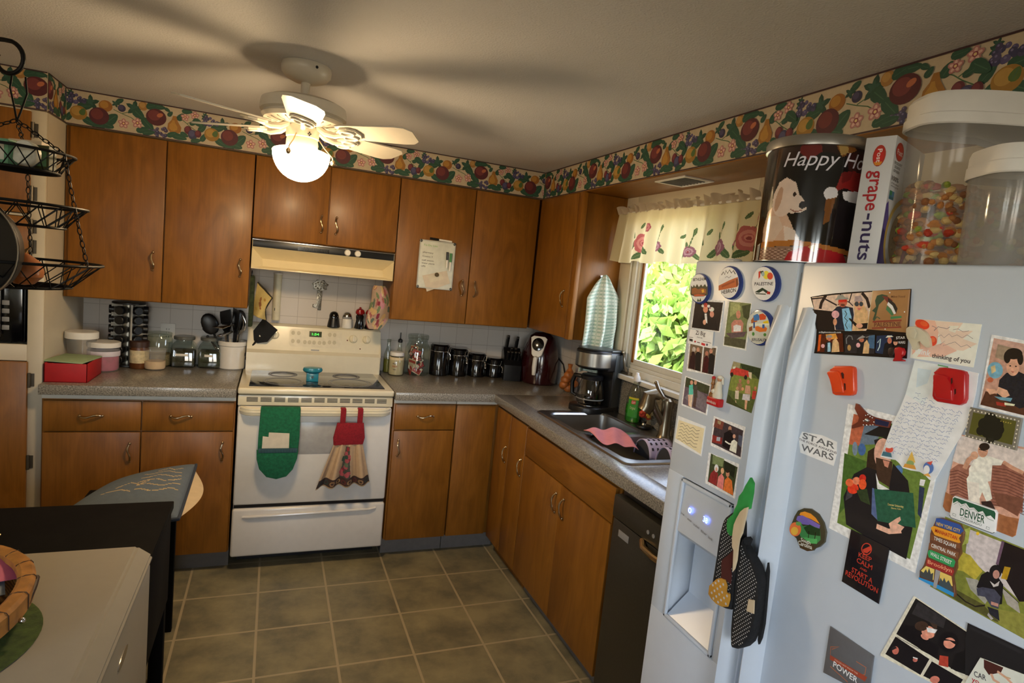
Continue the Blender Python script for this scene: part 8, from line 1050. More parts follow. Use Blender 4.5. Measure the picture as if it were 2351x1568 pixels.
["photo_booth_print","white-edged photo booth print with a dark scene of two masked people","photo",None,1,None,[-3.142,1.1075],[382,520,353,520,-393,434,-988,359,-781,-498,711,-682,716,-654],"c4c2b6",[["P","1b191c",[347,504,-392,419,-935,340,-743,-94,-352,-205,533,-195]],["P","17151a",[537,-240,9,-265,89,-575,642,-605]],["P","17151a",[-28,-275,-459,-260,-400,-489,48,-562]],["P","2c2a2e",[308,472,-107,445,-99,289,362,242]],["P","131116",[524,-158,472,-4,296,84,80,3,-81,-9,-95,-191,134,-208]],["P","c88a78",[-1,115,12,83,32,55,58,33,87,18,116,13,143,17,164,32,179,54,184,83,180,114,167,146,146,174,120,196,90,211,61,215,35,210,14,196,0,173,-5,146]],["P","3a2a24",[104,202,104,178,114,150,132,122,155,96,183,75,213,60,241,54,264,57,281,68,289,88,289,113,279,141,261,169,236,195,208,216,179,230,151,236,128,233,112,221]],["P","3a2c26",[90,268,-12,292,-17,161,3,72,5,186]],["P","d8d8de",[127,168,-24,223,-1,151,98,108]],["P","c08070",[69,14,75,1,86,-10,101,-19,118,-25,136,-28,153,-26,168,-20,178,-11,183,0,182,13,176,25,165,37,150,46,132,52,114,54,97,52,83,47,73,38,69,27]],["P","131116",[-313,217,-315,170,-304,120,-283,71,-253,29,-217,-3,-178,-21,-140,-23,-108,-9,-83,20,-69,60,-68,109,-78,161,-101,210,-132,252,-168,283,-207,299,-244,300,-276,286,-300,257]],["P","cc8878",[-286,181,-286,155,-280,127,-266,99,-247,74,-224,55,-200,43,-177,40,-157,47,-142,61,-134,83,-134,110,-141,139,-155,167,-175,192,-198,211,-222,222,-244,224,-264,218,-278,203]],["P","141216",[-107,142,-313,217,-307,157,-205,167,-128,118]],["P","a03c30",[-117,-119,-228,-64,-254,-216,-125,-267]],["P","111014",[-312,30,-421,158,-573,4,-410,-164,-287,-213]],["P","b8685c",[451,-416,450,-437,454,-459,462,-480,474,-498,489,-511,505,-519,521,-519,534,-513,544,-500,550,-482,551,-461,547,-439,538,-418,526,-400,511,-387,495,-380,480,-380,466,-386,456,-399]],["P","221e22",[571,-455,523,-386,482,-396,547,-480]],["P","a86058",[163,-381,163,-392,166,-404,172,-416,181,-427,191,-436,202,-441,212,-443,220,-441,227,-435,230,-426,230,-415,227,-403,221,-391,212,-380,202,-372,192,-366,181,-365,173,-367,167,-372]],["P","c0c0c8",[235,-378,164,-354,168,-376,232,-395]],["P","b87064",[-176,-461,-176,-479,-169,-500,-158,-521,-142,-541,-123,-557,-103,-569,-84,-574,-68,-572,-57,-564,-51,-550,-51,-532,-58,-511,-70,-490,-86,-470,-105,-454,-125,-443,-143,-438,-159,-440,-170,-448]],["L","5a5854",9,[511,-231,170,-212]]]],
["black_card","plain black card tucked under the small CAR card","card",None,0.6,None,[-3.2276,1.1413],[467,212,-231,260,-580,278,-497,-228,380,-511,461,-12],"1a191d",[["P","222126",[434,188,-209,228,-189,181,429,155]]]],
["greeting_card","small pale card lettered CAR with a brown-haired figure","card",None,1,None,[-3.2442,1.1175],[402,85,-115,191,-457,252,-355,-139,526,-389],"bcc0bc",[["P","401f1c",[357,90,126,127,141,46,268,-78,338,-20]],["L","b8907c",36,[244,-44,204,-104,131,-105]],["L","b8907c",32,[183,34,79,19,-12,-20]],["L","b09070",16,[108,17,26,40]],["T","37373c","CAR",[430,-210,282,-177],76],["T","a02c34","yo",[447,-295,356,-281],66]]]]
# ================================================================ FRIDGE
XF=-.870; FZ=1.667; YL,YM,YR=-2.487,-2.795,-3.37
t=thing('refrigerator','white side-by-side refrigerator covered in photos and magnets','refrigerator',(-.45,-2.93,0))
b=MB(); b.box(-.79,-.078,YR+.004,YL-.004,.03,FZ-.012,.006); 
for y in (YR+.06,YL-.06):
    for x in (-.72,-.12): b.cyl((x,y,0),.02,.035,seg=12)
obj('body',b,ENAMEL2,t)
DZ0,DZ1=.796,1.147; DY0,DY1=-2.545,-2.715
# freezer door with a recess for the dispenser
b=MB(); b.box(XF,-.80,YM+.004,YL,.08,DZ0,.004); b.box(XF,-.80,YM+.004,YL,DZ1,FZ,.006); b.box(XF,-.80,DY0,YL,DZ0-.005,DZ1+.005,.004); b.box(XF,-.80,YM+.004,DY1,DZ0-.005,DZ1+.005,.004); b.box(-.805,-.795,DY1-.005,DY0+.005,DZ0-.005,DZ1+.005)
fd=obj('freezer_door',b,ENAMEL2,t)
b=MB()
for q in ((DY0-.008,DY0,DZ0,DZ1),(DY1,DY1+.008,DZ0,DZ1),(DY1,DY0,DZ1-.008,DZ1),(DY1,DY0,DZ0,DZ0+.008)): b.box(XF-.005,XF+.003,q[0],q[1],q[2],q[3],.002)
ds=obj('dispenser',b,ENAMEL2,fd)
b=MB(); b.prism([(XF+.001,DZ1-.008),(XF-.002,1.05),(XF-.004,1.02),(XF+.008,1.008),(XF+.03,1.012),(XF+.05,DZ1-.008)],DY1+.008,DY0-.008,lambda x,z,y:(x,y,z),.003,2); obj('dispenser_panel',b,ENAMEL2,fd)
b=MB(); b.sheet(lambda u,v:Vector((-.812 if v<.75 else -.812-(v-.75)/.25*.056,DY0-.008-(DY0-DY1-.016)*u,1.012-v*.208)),8,24); obj('dispenser_recess',b,ENAMEL2,fd)
b=MB(); b.prism([(-2.655,1.0),(-2.705,1.0),(-2.70,.93),(-2.665,.93)],0,.008,lambda y,z,o:Vector((-.83-.012*(1.0-z)/.07-o,y,z)),.002); obj('paddle',b,pm('smoky_plastic','8c8c8e',.3),fd)
BLUE=pm('blue_led','2a3cff',.4,emit=6,ecol=(.15,.25,1))
hp=lambda y,z,o=0:Vector((XF-.0035-o,y,z))
for i,(y,tx) in enumerate(((-2.590,'0'),(-2.643,'38'))):
    b=MB(); add_text(b,tx,(y+.006,1.078),(y-.006 if tx=='0' else y-.009,1.0775),.013,lambda a,z:Vector((XF-.0052,a,z)),'4060ff',.02); obj('display_digits',b,BLUE,fd,recalc=False)
b=MB()
for y,z,tx,L_ in ((-2.568,1.064,'ice',.012),(-2.592,1.060,'water',.016),(-2.615,1.056,'crushed',.02),(-2.642,1.052,'filter',.02),(-2.668,1.049,'lock',.014)): add_text(b,tx,(y+.006,z),(y+.006-L_,z-.001),.006,lambda a,zz:Vector((XF-.0058,a,zz)),'707078')
obj('panel_text',b,PRINT,fd,recalc=False)
# long handles standing off the two doors along their meeting edge
def fhandle(y0,y1,z0,z1,name,par):
    b=MB(); pr=[(XF+.002,y0),(XF-.020,y0-(y0-y1)*.28),(XF-.030,y0-(y0-y1)*.5),(XF-.020,y0-(y0-y1)*.85),(XF+.002,y1)]
    n=18; zs=[z0+(z1-z0)*i/n for i in range(n+1)]; R=[]
    for i,z in enumerate(zs):
        k=min(1,1.0*min(i,n-i)/1.2+.04); R.append([b.v((XF+.002+(x-XF-.002)*k,y,z)) for x,y in pr])
    fs=[]
    for A,B in zip(R,R[1:]):
        for i in range(len(pr)-1): fs.append(b.bm.faces.new((A[i],A[i+1],B[i+1],B[i])))
    fs.append(b.bm.faces.new(R[0])); fs.append(b.bm.faces.new(R[-1])); b.fin(fs); obj(name,b,ENAMEL2,par,sharp=50)
fhandle(-2.742,-2.788,.12,1.585,'handle',fd)
b=MB(); b.box(XF,-.80,YR,YM-.004,.08,FZ,.008,seg=3); rd=obj('refrigerator_door',b,ENAMEL2,t); fhandle(-2.803,-2.852,.12,1.585,'handle',rd)
b=MB(); b.box(-.80,-.79,YR+.01,YL-.01,.08,FZ-.02); b.box(-.86,-.81,YM-.0035,YM+.0035,.09,FZ-.02); obj('door_seal',b,GREYP,t)
b=MB(); b.box(-.84,-.78,YR+.01,YL-.01,.03,.075); obj('grille',b,GREYP,t)
# ---------------------------------------------------------------- prints and magnets on the doors
WHT=.66/.44
def pcol(h):
    c=lin(h); return tuple(min(.9,x*WHT*w) for x,w in zip(c,(1.02,.98,.90)))
LIFT={'square_card':1.4,'jewelled_frame_magnet':1.6,'license_plate_magnet':1.0,'slogan_magnet':1.0,'signpost_magnet':.8,'business_card':1.6,'handwritten_letter':1.2}
for (name,label,cat,grp,th,rim,anc,base,bcol,shapes) in PRINTS:
    ay,az=anc; lift=LIFT.get(name,0)
    if 'BETHLEHEM' in label: lift=1.2
    if 'CAR card' in label: lift=1.2
    if 'CAR with' in label: lift=2.2
    if 'black rectangular' in label: lift=1.2
    pr=lambda a:[(a[i]*1e-4,a[i+1]*1e-4) for i in range(0,len(a),2)]
    fn=lambda y,z,o=0:Vector((XF-.0002-lift*1e-3-o,ay+y,az+z))
    b=MB(); T=th*1e-3; b.col=pcol(bcol); bp=pr(base)
    b.prism(bp,0,T,fn,min(.0015,T*.4) if T>.0015 else 0,2); b.col=None
    for k,s in enumerate(shapes):
        o=T+.00006+k*.00002; c=pcol(s[1])
        if s[0]=='P': flat(b,pr(s[2]),lambda y,z:fn(y,z,o),c)
        elif s[0]=='L':
            for q in strip(pr(s[3]),s[2]*1e-4): flat(b,q,lambda y,z:fn(y,z,o),c)
        elif s[0]=='T':
            a=pr(s[3]); h=s[4]*1e-4
            # text runs along decreasing y as seen from the room
            vs,fs,w=textpolys(s[2],.012); A=Vector(a[0]);B=Vector(a[1]); U=B-A; Ln=U.length; U.normalize(); V=Vector((-U.y,U.x))
            if V.y<0: V=-V
            bv=[b.v(fn(*(A+U*x*Ln/w+V*y*h/.73),o)) for x,y in vs]
            for f in fs:
                try: fa=b.bm.faces.new([bv[i] for i in f])
                except ValueError: continue
                b.paint(fa,c)
    solo(name,b,PHOTOP if 'photo' in name else GLOSSP if 'magnet' in name else PRINT,label,cat,grp,recalc=False)
fx=lambda y,z,o=0:Vector((XF-.0006-o,y,z))
def outl(name,label,cat,mat,poly,th,bev=.002,o0=0): 
    b=MB(); b.prism(poly,o0,o0+th,fx,bev,3); return solo(name,b,mat,label,cat)
# chunky letter magnets
for nm,l,m,o0,body,stroke,h1,h2 in (('letter_magnet','orange plastic letter H magnet on the fridge door',pm('orange_plastic','e0481a',.3,coat=.4),0,[(-2.9098,1.4839),(-2.9406,1.4893),(-2.9462,1.488),(-2.9486,1.4841),(-2.9555,1.4488),(-2.9547,1.4425),(-2.9497,1.4387),(-2.9211,1.433),(-2.9147,1.4345),(-2.9115,1.4411),(-2.9075,1.4603),(-2.9007,1.4662),(-2.8995,1.47),(-2.9025,1.4731),(-2.9054,1.4744),(-2.905,1.4788)],[(-2.9025,1.4731),(-2.9192,1.4766),(-2.9246,1.4744),(-2.9294,1.4646),(-2.9351,1.455),(-2.9385,1.4416),(-2.9213,1.4374),(-2.9157,1.4402),(-2.9099,1.4607),(-2.9011,1.4663),(-2.8995,1.47)],[(-2.9258,1.4737),(-2.9283,1.4759),(-2.9318,1.473),(-2.9332,1.4653),(-2.9303,1.4648)],[(-2.9346,1.4576),(-2.9378,1.4574),(-2.94,1.4472),(-2.9381,1.445)]),('letter_magnet','larger red plastic letter R magnet pinning the handwritten letter',pm('red_plastic','b8141a',.3,coat=.4),.003,[(-3.0868,1.5123),(-3.0951,1.5141),(-3.1173,1.5141),(-3.1222,1.5128),(-3.1252,1.5083),(-3.13,1.4748),(-3.1285,1.4678),(-3.1231,1.4635),(-3.0926,1.4616),(-3.087,1.4642),(-3.084,1.4689),(-3.0813,1.4976),(-3.0822,1.5008),(-3.084,1.5034),(-3.0832,1.5079)],[(-3.0848,1.5028),(-3.0984,1.5031),(-3.1043,1.5013),(-3.1082,1.4908),(-3.113,1.4829),(-3.1148,1.4683),(-3.0931,1.4671),(-3.0897,1.4702),(-3.0873,1.488),(-3.0835,1.4934),(-3.0825,1.4993)],[(-3.1067,1.4995),(-3.1085,1.5013),(-3.11,1.4942),(-3.1086,1.4909)],[(-3.1141,1.4846),(-3.116,1.4865),(-3.1172,1.4793),(-3.1156,1.4775)])):
    t=thing(nm,l,'magnet',(XF-.001,body[0][0],body[0][1]),'letter magnets on the fridge door'); fo=lambda y,z,o:fx(y,z,o+o0)
    b=MB(); b.prism(body,0,.008,fo,.0025,3); obj('body',b,m,t)
    b=MB(); b.prism(stroke,.006,.0115,fo,.002,3); obj('letter_stroke',b,m,t)
    b=MB(); b.prism(h1,.0082,.0085,fo); b.prism(h2,.0082,.0085,fo); obj('letter_opening',b,pm('dark_opening','3a1008',.6),t)
t=thing('elephant_magnet','cream elephant figure magnet on the floral card','magnet',(XF-.002,-3.045,1.55))
b=MB(); b.prism([(-3.026,1.5641),(-3.0294,1.5677),(-3.0378,1.569),(-3.0476,1.5667),(-3.0561,1.5615),(-3.0629,1.553),(-3.0649,1.5471),(-3.0661,1.5427),(-3.063,1.5391),(-3.0599,1.5395),(-3.053,1.5439),(-3.0508,1.5483),(-3.0465,1.5462),(-3.0488,1.5371),(-3.0442,1.5324),(-3.0409,1.5335),(-3.0389,1.5404),(-3.0347,1.5461),(-3.0303,1.5487),(-3.0273,1.5547)],.001,.008,fx,.0009,2); obj('body',b,pm('cream_resin','cfc6ac',.45),t)
b=MB(); b.prism([(-3.0322,1.5649),(-3.04,1.5658),(-3.0441,1.56),(-3.0426,1.5504),(-3.0362,1.5511),(-3.0325,1.5586)],.008,.0105,fx,.001,2); obj('ear',b,pm('cream_resin','',.45),t)
t=thing('bird_magnet','red bird figurine magnet at the foot of the photo booth print','magnet',(XF-.002,-3.02,1.512)); RR=pm('red_resin','b81c20',.35)
b=MB(); b.prism([(-3.0128,1.5318),(-3.0182,1.5339),(-3.025,1.5327),(-3.0283,1.5276),(-3.0277,1.5219),(-3.0239,1.5185),(-3.0239,1.5156),(-3.0298,1.5142),(-3.0301,1.5125),(-3.0128,1.5096),(-3.0134,1.5139),(-3.0183,1.5163),(-3.0176,1.5187),(-3.0137,1.5221),(-3.012,1.5276)],.0015,.008,fx,.002,3); obj('body',b,RR,t)
b=MB(); b.prism([(-3.003,1.5303),(-3.0069,1.5322),(-3.0112,1.5315),(-3.0138,1.527),(-3.0138,1.5213),(-3.0104,1.517),(-3.0054,1.5167),(-3.002,1.5211),(-3.001,1.5267)],.0015,.007,fx,.002,3); obj('ball',b,pm('dark_resin','2a1a18',.4),t)
t=thing('tower_magnet','brown tower-shaped magnet with crystals lying across the graduate photo','magnet',(XF-.002,-2.99,1.405)); BR=pm('brown_resin','7c3a28',.4,.2)
b=MB(); b.prism([(-2.9598,1.4276),(-2.9651,1.4271),(-2.9815,1.4161),(-2.9899,1.4141),(-2.9971,1.4129),(-3.0244,1.4138),(-3.023,1.4023),(-3.0004,1.3998),(-2.9947,1.3986),(-2.9812,1.395),(-2.9603,1.3838),(-2.9589,1.3889),(-2.9704,1.3978),(-2.971,1.4058),(-2.9594,1.4183)],.001,.005,fx,.0007,2); obj('body',b,BR,t)
b=MB(); b.prism([(-2.9993,1.4112),(-3.0233,1.4116),(-3.022,1.4039),(-3.0004,1.4021)],.005,.0056,fx); obj('name_strip',b,pm('navy_enamel','23284a',.3),t)
b=MB()
for y,z in [(-2.9835,1.4052),(-2.9822,1.4125),(-2.9859,1.4144),(-2.9902,1.4123),(-2.9944,1.4114),(-2.9811,1.3957),(-2.9869,1.3969),(-2.9927,1.3985),(-2.9974,1.4001),(-2.9984,1.4053),(-2.9803,1.4024)]: b.sph(fx(y,z,.0055),.0014,seg=8)
b.sph(fx(-2.986,1.4052,.0055),.004,seg=8); obj('crystal',b,CHROME,t)
t=thing('figurine_magnet','figurine magnet of a robed man with a water pipe on a red base','magnet',(XF-.002,-2.625,1.345)); 
b=MB(); b.box(XF-.016,XF-.0006,-2.646,-2.606,1.343,1.362,.003); bs_=obj('base',b,RR,t)
b=MB(); add_text(b,'BAHRAIN',(-2.609,1.349),(-2.638,1.3475),.006,lambda y,z:Vector((XF-.0165,y,z)),'e8dcd0'); obj('base_lettering',b,PRINT,bs_,recalc=False)
b=MB(); b.lathe([(0,0),(.012,0),(.013,.006),(.009,.022),(.008,.032),(.004,.038),(0,.038)],(XF-.009,-2.632,1.362),16,None,.7,1); b.sph((XF-.012,-2.624,1.376),.008,.006,.006,10); obj('robe',b,pm('white_resin','d8d0bc',.45),t)
b=MB(); b.sph((XF-.009,-2.632,1.405),.0055,.0055,.0065,12); obj('head',b,pm('skin_resin','b88460',.5),t)
b=MB(); b.sph((XF-.0085,-2.6325,1.4085),.0062,.0062,.005,12); b.prism([(-2.626,1.409),(-2.638,1.409),(-2.640,1.394),(-2.635,1.394)],.002,.006,fx,.001,1); obj('headscarf',b,pm('white_resin','',.45),t)
b=MB(); b.lathe([(0,0),(.006,0),(.006,.006),(.003,.010),(.003,.026),(.005,.028),(.003,.034),(.004,.040),(0,.042)],(XF-.009,-2.613,1.362),14); obj('water_pipe',b,pm('amber_resin','8c5a24',.35),t)
b=MB(); b.sph((XF-.009,-2.613,1.404),.0045,seg=10); obj('pipe_bowl',b,RR,t)
# ---------------------------------------------------------------- oven mitts hanging on the freezer handle
def dots(b,poly,o,fn,col,step,r,mi):
    xs=[p[0] for p in poly]; zs=[p[1] for p in poly]; j=0; z=min(zs)+step/2; b.mi=mi
    while z<max(zs):
        x=min(xs)+(step/2 if j%2 else 0)
        while x<max(xs):
            if all(pip(x+dx,z+dz,poly) for dx,dz in ((.004,0),(-.004,0),(0,.005),(0,-.005))): b.poly([fn(x+r*math.cos(a),z+r*math.sin(a),o) for a in [2*PI*i/6 for i in range(6)]])
            x+=step
        z+=step*.6; j+=1
    b.mi=0
BQ=pm('black_quilt','131315',.95,var=.3,sc_=90,bump=.4,bsc=160); DOT=pm('white_dot','bcb8b4',.9); FELT=pm('green_felt','2c8a3c',.95,var=.12,sc_=60); PALE=pm('pale_felt','c8b494',.95); BRF=pm('brown_felt','46160f',.95); GOLD=pm('gold_dotted_cloth','b8862c',.95)
HG=.031
M1=[(-2.7764,1.1628),(-2.7631,1.1529),(-2.7497,1.1381),(-2.7437,1.1264),(-2.7447,1.0961),(-2.7445,1.0714),(-2.7448,1.0468),(-2.7446,1.0156),(-2.7439,0.9934),(-2.7428,0.9708),(-2.743,0.9631),(-2.7523,0.9557),(-2.7695,0.9547),(-2.7854,0.9579),(-2.7966,0.9626),(-2.8011,0.9701),(-2.801,0.9911),(-2.7992,1.0141),(-2.7993,1.05),(-2.7964,1.0843),(-2.7958,1.1077),(-2.7894,1.1403),(-2.7821,1.1578)]
t=thing('oven_mitt','black polka dot oven mitt with a felt tree applique hanging on the freezer handle','oven mitt',(XF-.04,-2.73,.935))
fm=lambda y,z,o:Vector((XF-HG-o,y,z)); b=MB(); b.prism(M1,0,.022,fm,.008,3); dots(b,[(y*.97+.03*-2.77,z*.97+.03*1.05) for y,z in M1],.0223,fm,0,.0075,.0014,1); bd=obj('body',b,[BQ,DOT],t)
b=MB(); b.prism([(-2.8072,1.2433),(-2.8162,1.2351),(-2.818,1.2159),(-2.817,1.1926),(-2.8169,1.184),(-2.8018,1.1749),(-2.7933,1.1596),(-2.7871,1.1422),(-2.7879,1.1278),(-2.7865,1.1152),(-2.7774,1.1111),(-2.7684,1.116),(-2.7645,1.1294),(-2.7653,1.1418),(-2.7784,1.1563),(-2.7799,1.1688),(-2.7855,1.1799),(-2.7859,1.1977),(-2.795,1.2099),(-2.7982,1.2227)],.0225,.0285,fm,.0008,2); obj('leaf_applique',b,FELT,bd)
b=MB(); b.prism([(-2.8163,1.1872),(-2.808,1.1818),(-2.7988,1.1707),(-2.7926,1.1535),(-2.7876,1.1395),(-2.7885,1.1251),(-2.789,1.1105),(-2.7915,1.0938),(-2.7989,1.0914),(-2.8003,1.0684),(-2.8019,1.0484),(-2.8058,1.0564),(-2.8083,1.0753),(-2.8067,1.101),(-2.807,1.1188),(-2.8119,1.1327),(-2.8135,1.1537),(-2.8155,1.1719)],.029,.033,fm,.0015,2); obj('pale_applique',b,PALE,bd)
b=MB(); b.prism([(-2.7938,1.0979),(-2.7857,1.0791),(-2.7742,1.0659),(-2.7625,1.0525),(-2.7629,1.0405),(-2.7675,1.0275),(-2.7678,1.0154),(-2.7813,1.0196),(-2.7939,1.0172),(-2.7928,1.0347),(-2.7885,1.0445),(-2.7925,1.0645),(-2.7963,1.0812)],.0225,.0255,fm,.001,2); obj('trunk_applique',b,BRF,bd)
GP=[(-2.7696,1.017),(-2.7813,1.0196),(-2.789,1.0116),(-2.7896,0.9983),(-2.7994,0.9992),(-2.8015,0.9884),(-2.7988,0.9717),(-2.7843,0.9633),(-2.7684,0.9603),(-2.7531,0.9625),(-2.7426,0.9675),(-2.7419,0.986),(-2.7524,0.9979),(-2.7587,1.009)]
b=MB(); b.prism(GP,.0258,.029,fm,.001,2); dots(b,GP,.0293,fm,0,.014,.0028,1); obj('dotted_applique',b,[GOLD,DOT],bd)
M2=[(-2.8043,1.12),(-2.8106,1.1171),(-2.8074,1.1039),(-2.8182,1.0973),(-2.8309,1.089),(-2.8434,1.0808),(-2.8529,1.0686),(-2.8597,1.0521),(-2.8611,1.03),(-2.8617,1.0046),(-2.8613,0.9842),(-2.8605,0.9547),(-2.8542,0.9304),(-2.8427,0.9126),(-2.8266,0.8976),(-2.8139,0.8923),(-2.8098,0.8988),(-2.8087,0.9285),(-2.8063,0.9572),(-2.8052,0.9867),(-2.8034,1.0158),(-2.8017,1.0447),(-2.8011,1.0712),(-2.7985,1.0967),(-2.7981,1.1127)]
t=thing('oven_mitt','second black dotted oven mitt hanging lower behind the tree applique mitt','oven mitt',(XF-.035,-2.79,.866))
fm2=lambda y,z,o:Vector((XF-.0312-o,y,z)); b=MB(); b.prism(M2,0,.020,fm2,.007,3); dots(b,[(y*.96+.04*-2.83,z*.97+.03*.98) for y,z in M2],.0203,fm2,0,.0075,.0014,1); bd=obj('body',b,[BQ,DOT],t)
b=MB(); b.prism([(-2.8421,1.0121),(-2.8563,1.0173),(-2.8598,0.992),(-2.8414,0.9869)],.0205,.0225,fm2,.0005,1); obj('care_tag',b,PALE,bd)
b=MB(); b.prism([(-2.8541,1.0905),(-2.8589,1.0745),(-2.8623,1.0422),(-2.8654,1.0039),(-2.8676,0.9736),(-2.8662,0.9439),(-2.862,0.9278),(-2.8586,0.9361),(-2.8595,0.9599),(-2.8609,0.9898),(-2.8588,1.0288),(-2.8534,1.066)],-.004,.002,fm2,.001,1); obj('thumb',b,BQ,t)
# ---------------------------------------------------------------- on top of the fridge
b=MB(); b.box(-.84,-.80,-2.58,-2.53,FZ+.0005,FZ+.004,.001); b.lathe([(0,.004),(.016,.004),(.018,.006),(.015,.009),(0,.009)],(-.82,-2.56,FZ),18); solo('plastic_piece',b,WPL,'little white plastic piece lying at the top edge of the freezer door','plastic piece')
# printed tin
t=thing('popcorn_tin','round printed holiday tin with a puppy picture on top of the fridge','tin',(-.80,-2.735,FZ+.0005)); cx,cy=-.795,-2.728; TR=.094; TH=.235
ti=Raster('0c0a0b')
# traced on the visible side: x 0..260 across the tin, y 0..295 down, from the photograph's tin
ti.P('2a1410','0 0 300 0 300 60 150 40 60 60 0 50').P('6a1a18','90 5 130 0 140 40 110 60 85 40').P('7a4a1c','160 10 200 0 230 30 190 50').P('a8884a','175 20 200 12 206 40 186 46').P('3a1512','200 40 300 30 300 110 220 90').P('4a2c10','20 20 36 20 24 120 14 130')
ti.P('8a1c1c','196 84 230 78 300 84 300 130 250 128 212 120 184 130').P('6a1416','196 84 230 78 222 100 200 110').P('dcd8da','205 128 300 118 300 150 260 156 212 146').E('dcd8da',176,136,18,16)
ti.P('7a4a20','165 150 190 144 182 200 168 210').P('151015','190 150 300 150 300 240 180 240 184 180')
ti.P('caa890','10 180 40 160 70 180 90 210 110 246 112 256 60 262 4 262 0 220').E('d6c0b0',58,150,34,44).P('d6c0b0','36 110 60 98 88 112 100 140 118 160 124 176 110 184 86 186 60 180 40 160').E('b8947c',44,150,10,30,10).P('cdb4a0','20 190 50 190 70 220 50 250 16 250').P('d8c4b4','70 215 100 225 118 250 100 262 80 254').E('1c1416',112,166,9,9).E('2c1c18',88,140,5,5).L('8a5a4c',2.5,'82 176 96 182 112 178')
ti.P('a8682c','0 256 110 250 300 268 300 280 110 264 0 270').P('8a6a58','0 270 120 264 200 276 300 280 300 300 0 300')
for i in range(8):
    for j in range(14): ti.E('6a4c40' if (i+j)%2 else 'b09080',4+j*9,273+i*4,3.6,1.4)
ti.P('a81c24','86 300 94 280 120 268 140 262 156 266 190 268 240 274 260 300').P('c8343a','100 296 108 280 130 272 128 298').P('7a1018','150 268 164 270 160 300 148 300').P('c8a868','140 264 156 258 166 270 152 276')
def tinmap(u,v):
    a=2*PI*u; # angle seen from the room: centre of view towards -x,-y
    return Vector((cx+TR*math.cos(a),cy+TR*math.sin(a),FZ+.002+TH*(1-v)))
VA=math.atan2(-3.66-cy,-1.805-cx)
def tcol(u,v):
    d=(2*PI*u-VA+PI)%(2*PI)-PI; x=130+d*TR/ (2*TR)*260*1.0; return ti(x,v*295+5) if -40<x<300 else lin('0c0a0b')
b=MB(); b.sheet(lambda u,v:tinmap(u,v),420,130,tcol,closed=True); obj('body',b,TINP,t,sharp=60)
b=MB(); b.lathe([(TR-.001,TH-.014),(TR+.004,TH-.012),(TR+.005,TH+.002),(TR+.002,TH+.008),(TR-.006,TH+.009),(TR-.012,TH+.004),(0,TH+.004)],(cx,cy,FZ),64); obj('lid',b,STEEL,t)
b=MB(); b.cyl((cx,cy,FZ+.0005),TR-.002,.003,seg=48); obj('bottom_rim',b,STEEL,t)
def tw_(x,y,o=.0006): d=VA+(x-130)/130*1.0; return Vector((cx+(TR+o)*math.cos(d),cy+(TR+o)*math.sin(d),FZ+.002+TH*(1-(y-5)/295)))
b=MB(); 
vs,fs,w=textpolys('Happy Holidays',.0,.28)
bv=[b.v(tw_(46+x/w*335,72-y/.73*36)) for x,y in vs]
for f in fs:
    try: fa=b.bm.faces.new([bv[i] for i in f]); b.paint(fa,lin('d8d4e0'))
    except ValueError: pass
obj('lettering',b,PRINT,t,recalc=False)
b=MB(); bl_=lambda x,y:tw_(x,y,.0008)
flat(b,[(-18,262),(-4,258),(-4,300),(-18,303)],bl_,'b8b4ac')
for i in range(9): flat(b,[(-16,266+i*4),(-7,264+i*4),(-7,265.6+i*4),(-16,267.6+i*4)],lambda x,y:tw_(x,y,.001),'2a2828')
obj('barcode_label',b,PRINT,t,recalc=False)
# cereal box
BX=Matrix.Translation((-.815,-2.850,FZ+.0008))@Matrix.Rotation(-1.24,4,'Z')   # local: x along the spine's width, -y towards the camera
t=thing('cereal_box','white cereal box with red and blue lettering standing on the fridge','cereal box',tuple(BX.translation)); bw,bd_,bh=.050,.165,.232
WB=pm('white_board','cfcfd0',.4,var=.02); b=MB(); b.box(0,bw,0,bd_,0,bh,.0008,BX); obj('carton',b,WB,t)
sp=lambda x,z,o=.0006:BX@Vector((x,-o,z)); fr=lambda x,z,o=.0006:BX@Vector((bw+o,x,z))
b=MB(); flat(b,ellp(.026,.198,.0105,.019),sp,'b0301c'); flat(b,ellp(.0255,.1965,.008,.0155),lambda x,z:sp(x,z,.0008),'c8241c'); flat(b,[(.0185,.187),(.033,.187),(.030,.181),(.022,.181)],lambda x,z:sp(x,z,.0009),'d88a24')
def vtext(tx,x0,z0,z1,h,col,o=.001,bold=.012): # text reading downwards on the spine
    vs,fs,w=textpolys(tx,bold); bv=[b.v(sp(x0+y/.73*h,z0-(z0-z1)*x/w,o)) for x,y in vs]
    for f in fs:
        try: fa=b.bm.faces.new([bv[i] for i in f]); b.paint(fa,lin(col))
        except ValueError: pass
vtext('Post',.0225,.210,.186,.008,'f0e8e0'); vtext('grape',.017,.172,.100,.024,'a81a22'); vtext('-nuts',.017,.095,.010,.024,'2a1c4c')
obj('spine_print',b,PRINT,t,recalc=False)
b=MB(); flat(b,ellp(.024,.207,.020,.016),fr,'b0301c'); flat(b,ellp(.024,.206,.0175,.0125),lambda x,z:fr(x,z,.0008),'c8241c')
for tx,x0,x1,z,h,c in (('Post',.010,.038,.201,.010,'f4ece4'),('EXCELLENT',.005,.045,.184,.0045,'3a3a40'),('SOURCE',.009,.038,.177,.0045,'3a3a40'),('OF FIBER',.007,.038,.170,.0045,'3a3a40'),('100%',.004,.040,.155,.008,'2a2a30'),('of the wheat',.005,.044,.149,.003,'4a4a50'),('whole grain',.005,.044,.144,.003,'4a4a50'),('NON GMO',.009,.028,.123,.004,'2a6a4a')): add_text(b,tx,(x0,z),(x1,z),h,lambda x,z_:fr(x,z_,.001),c)
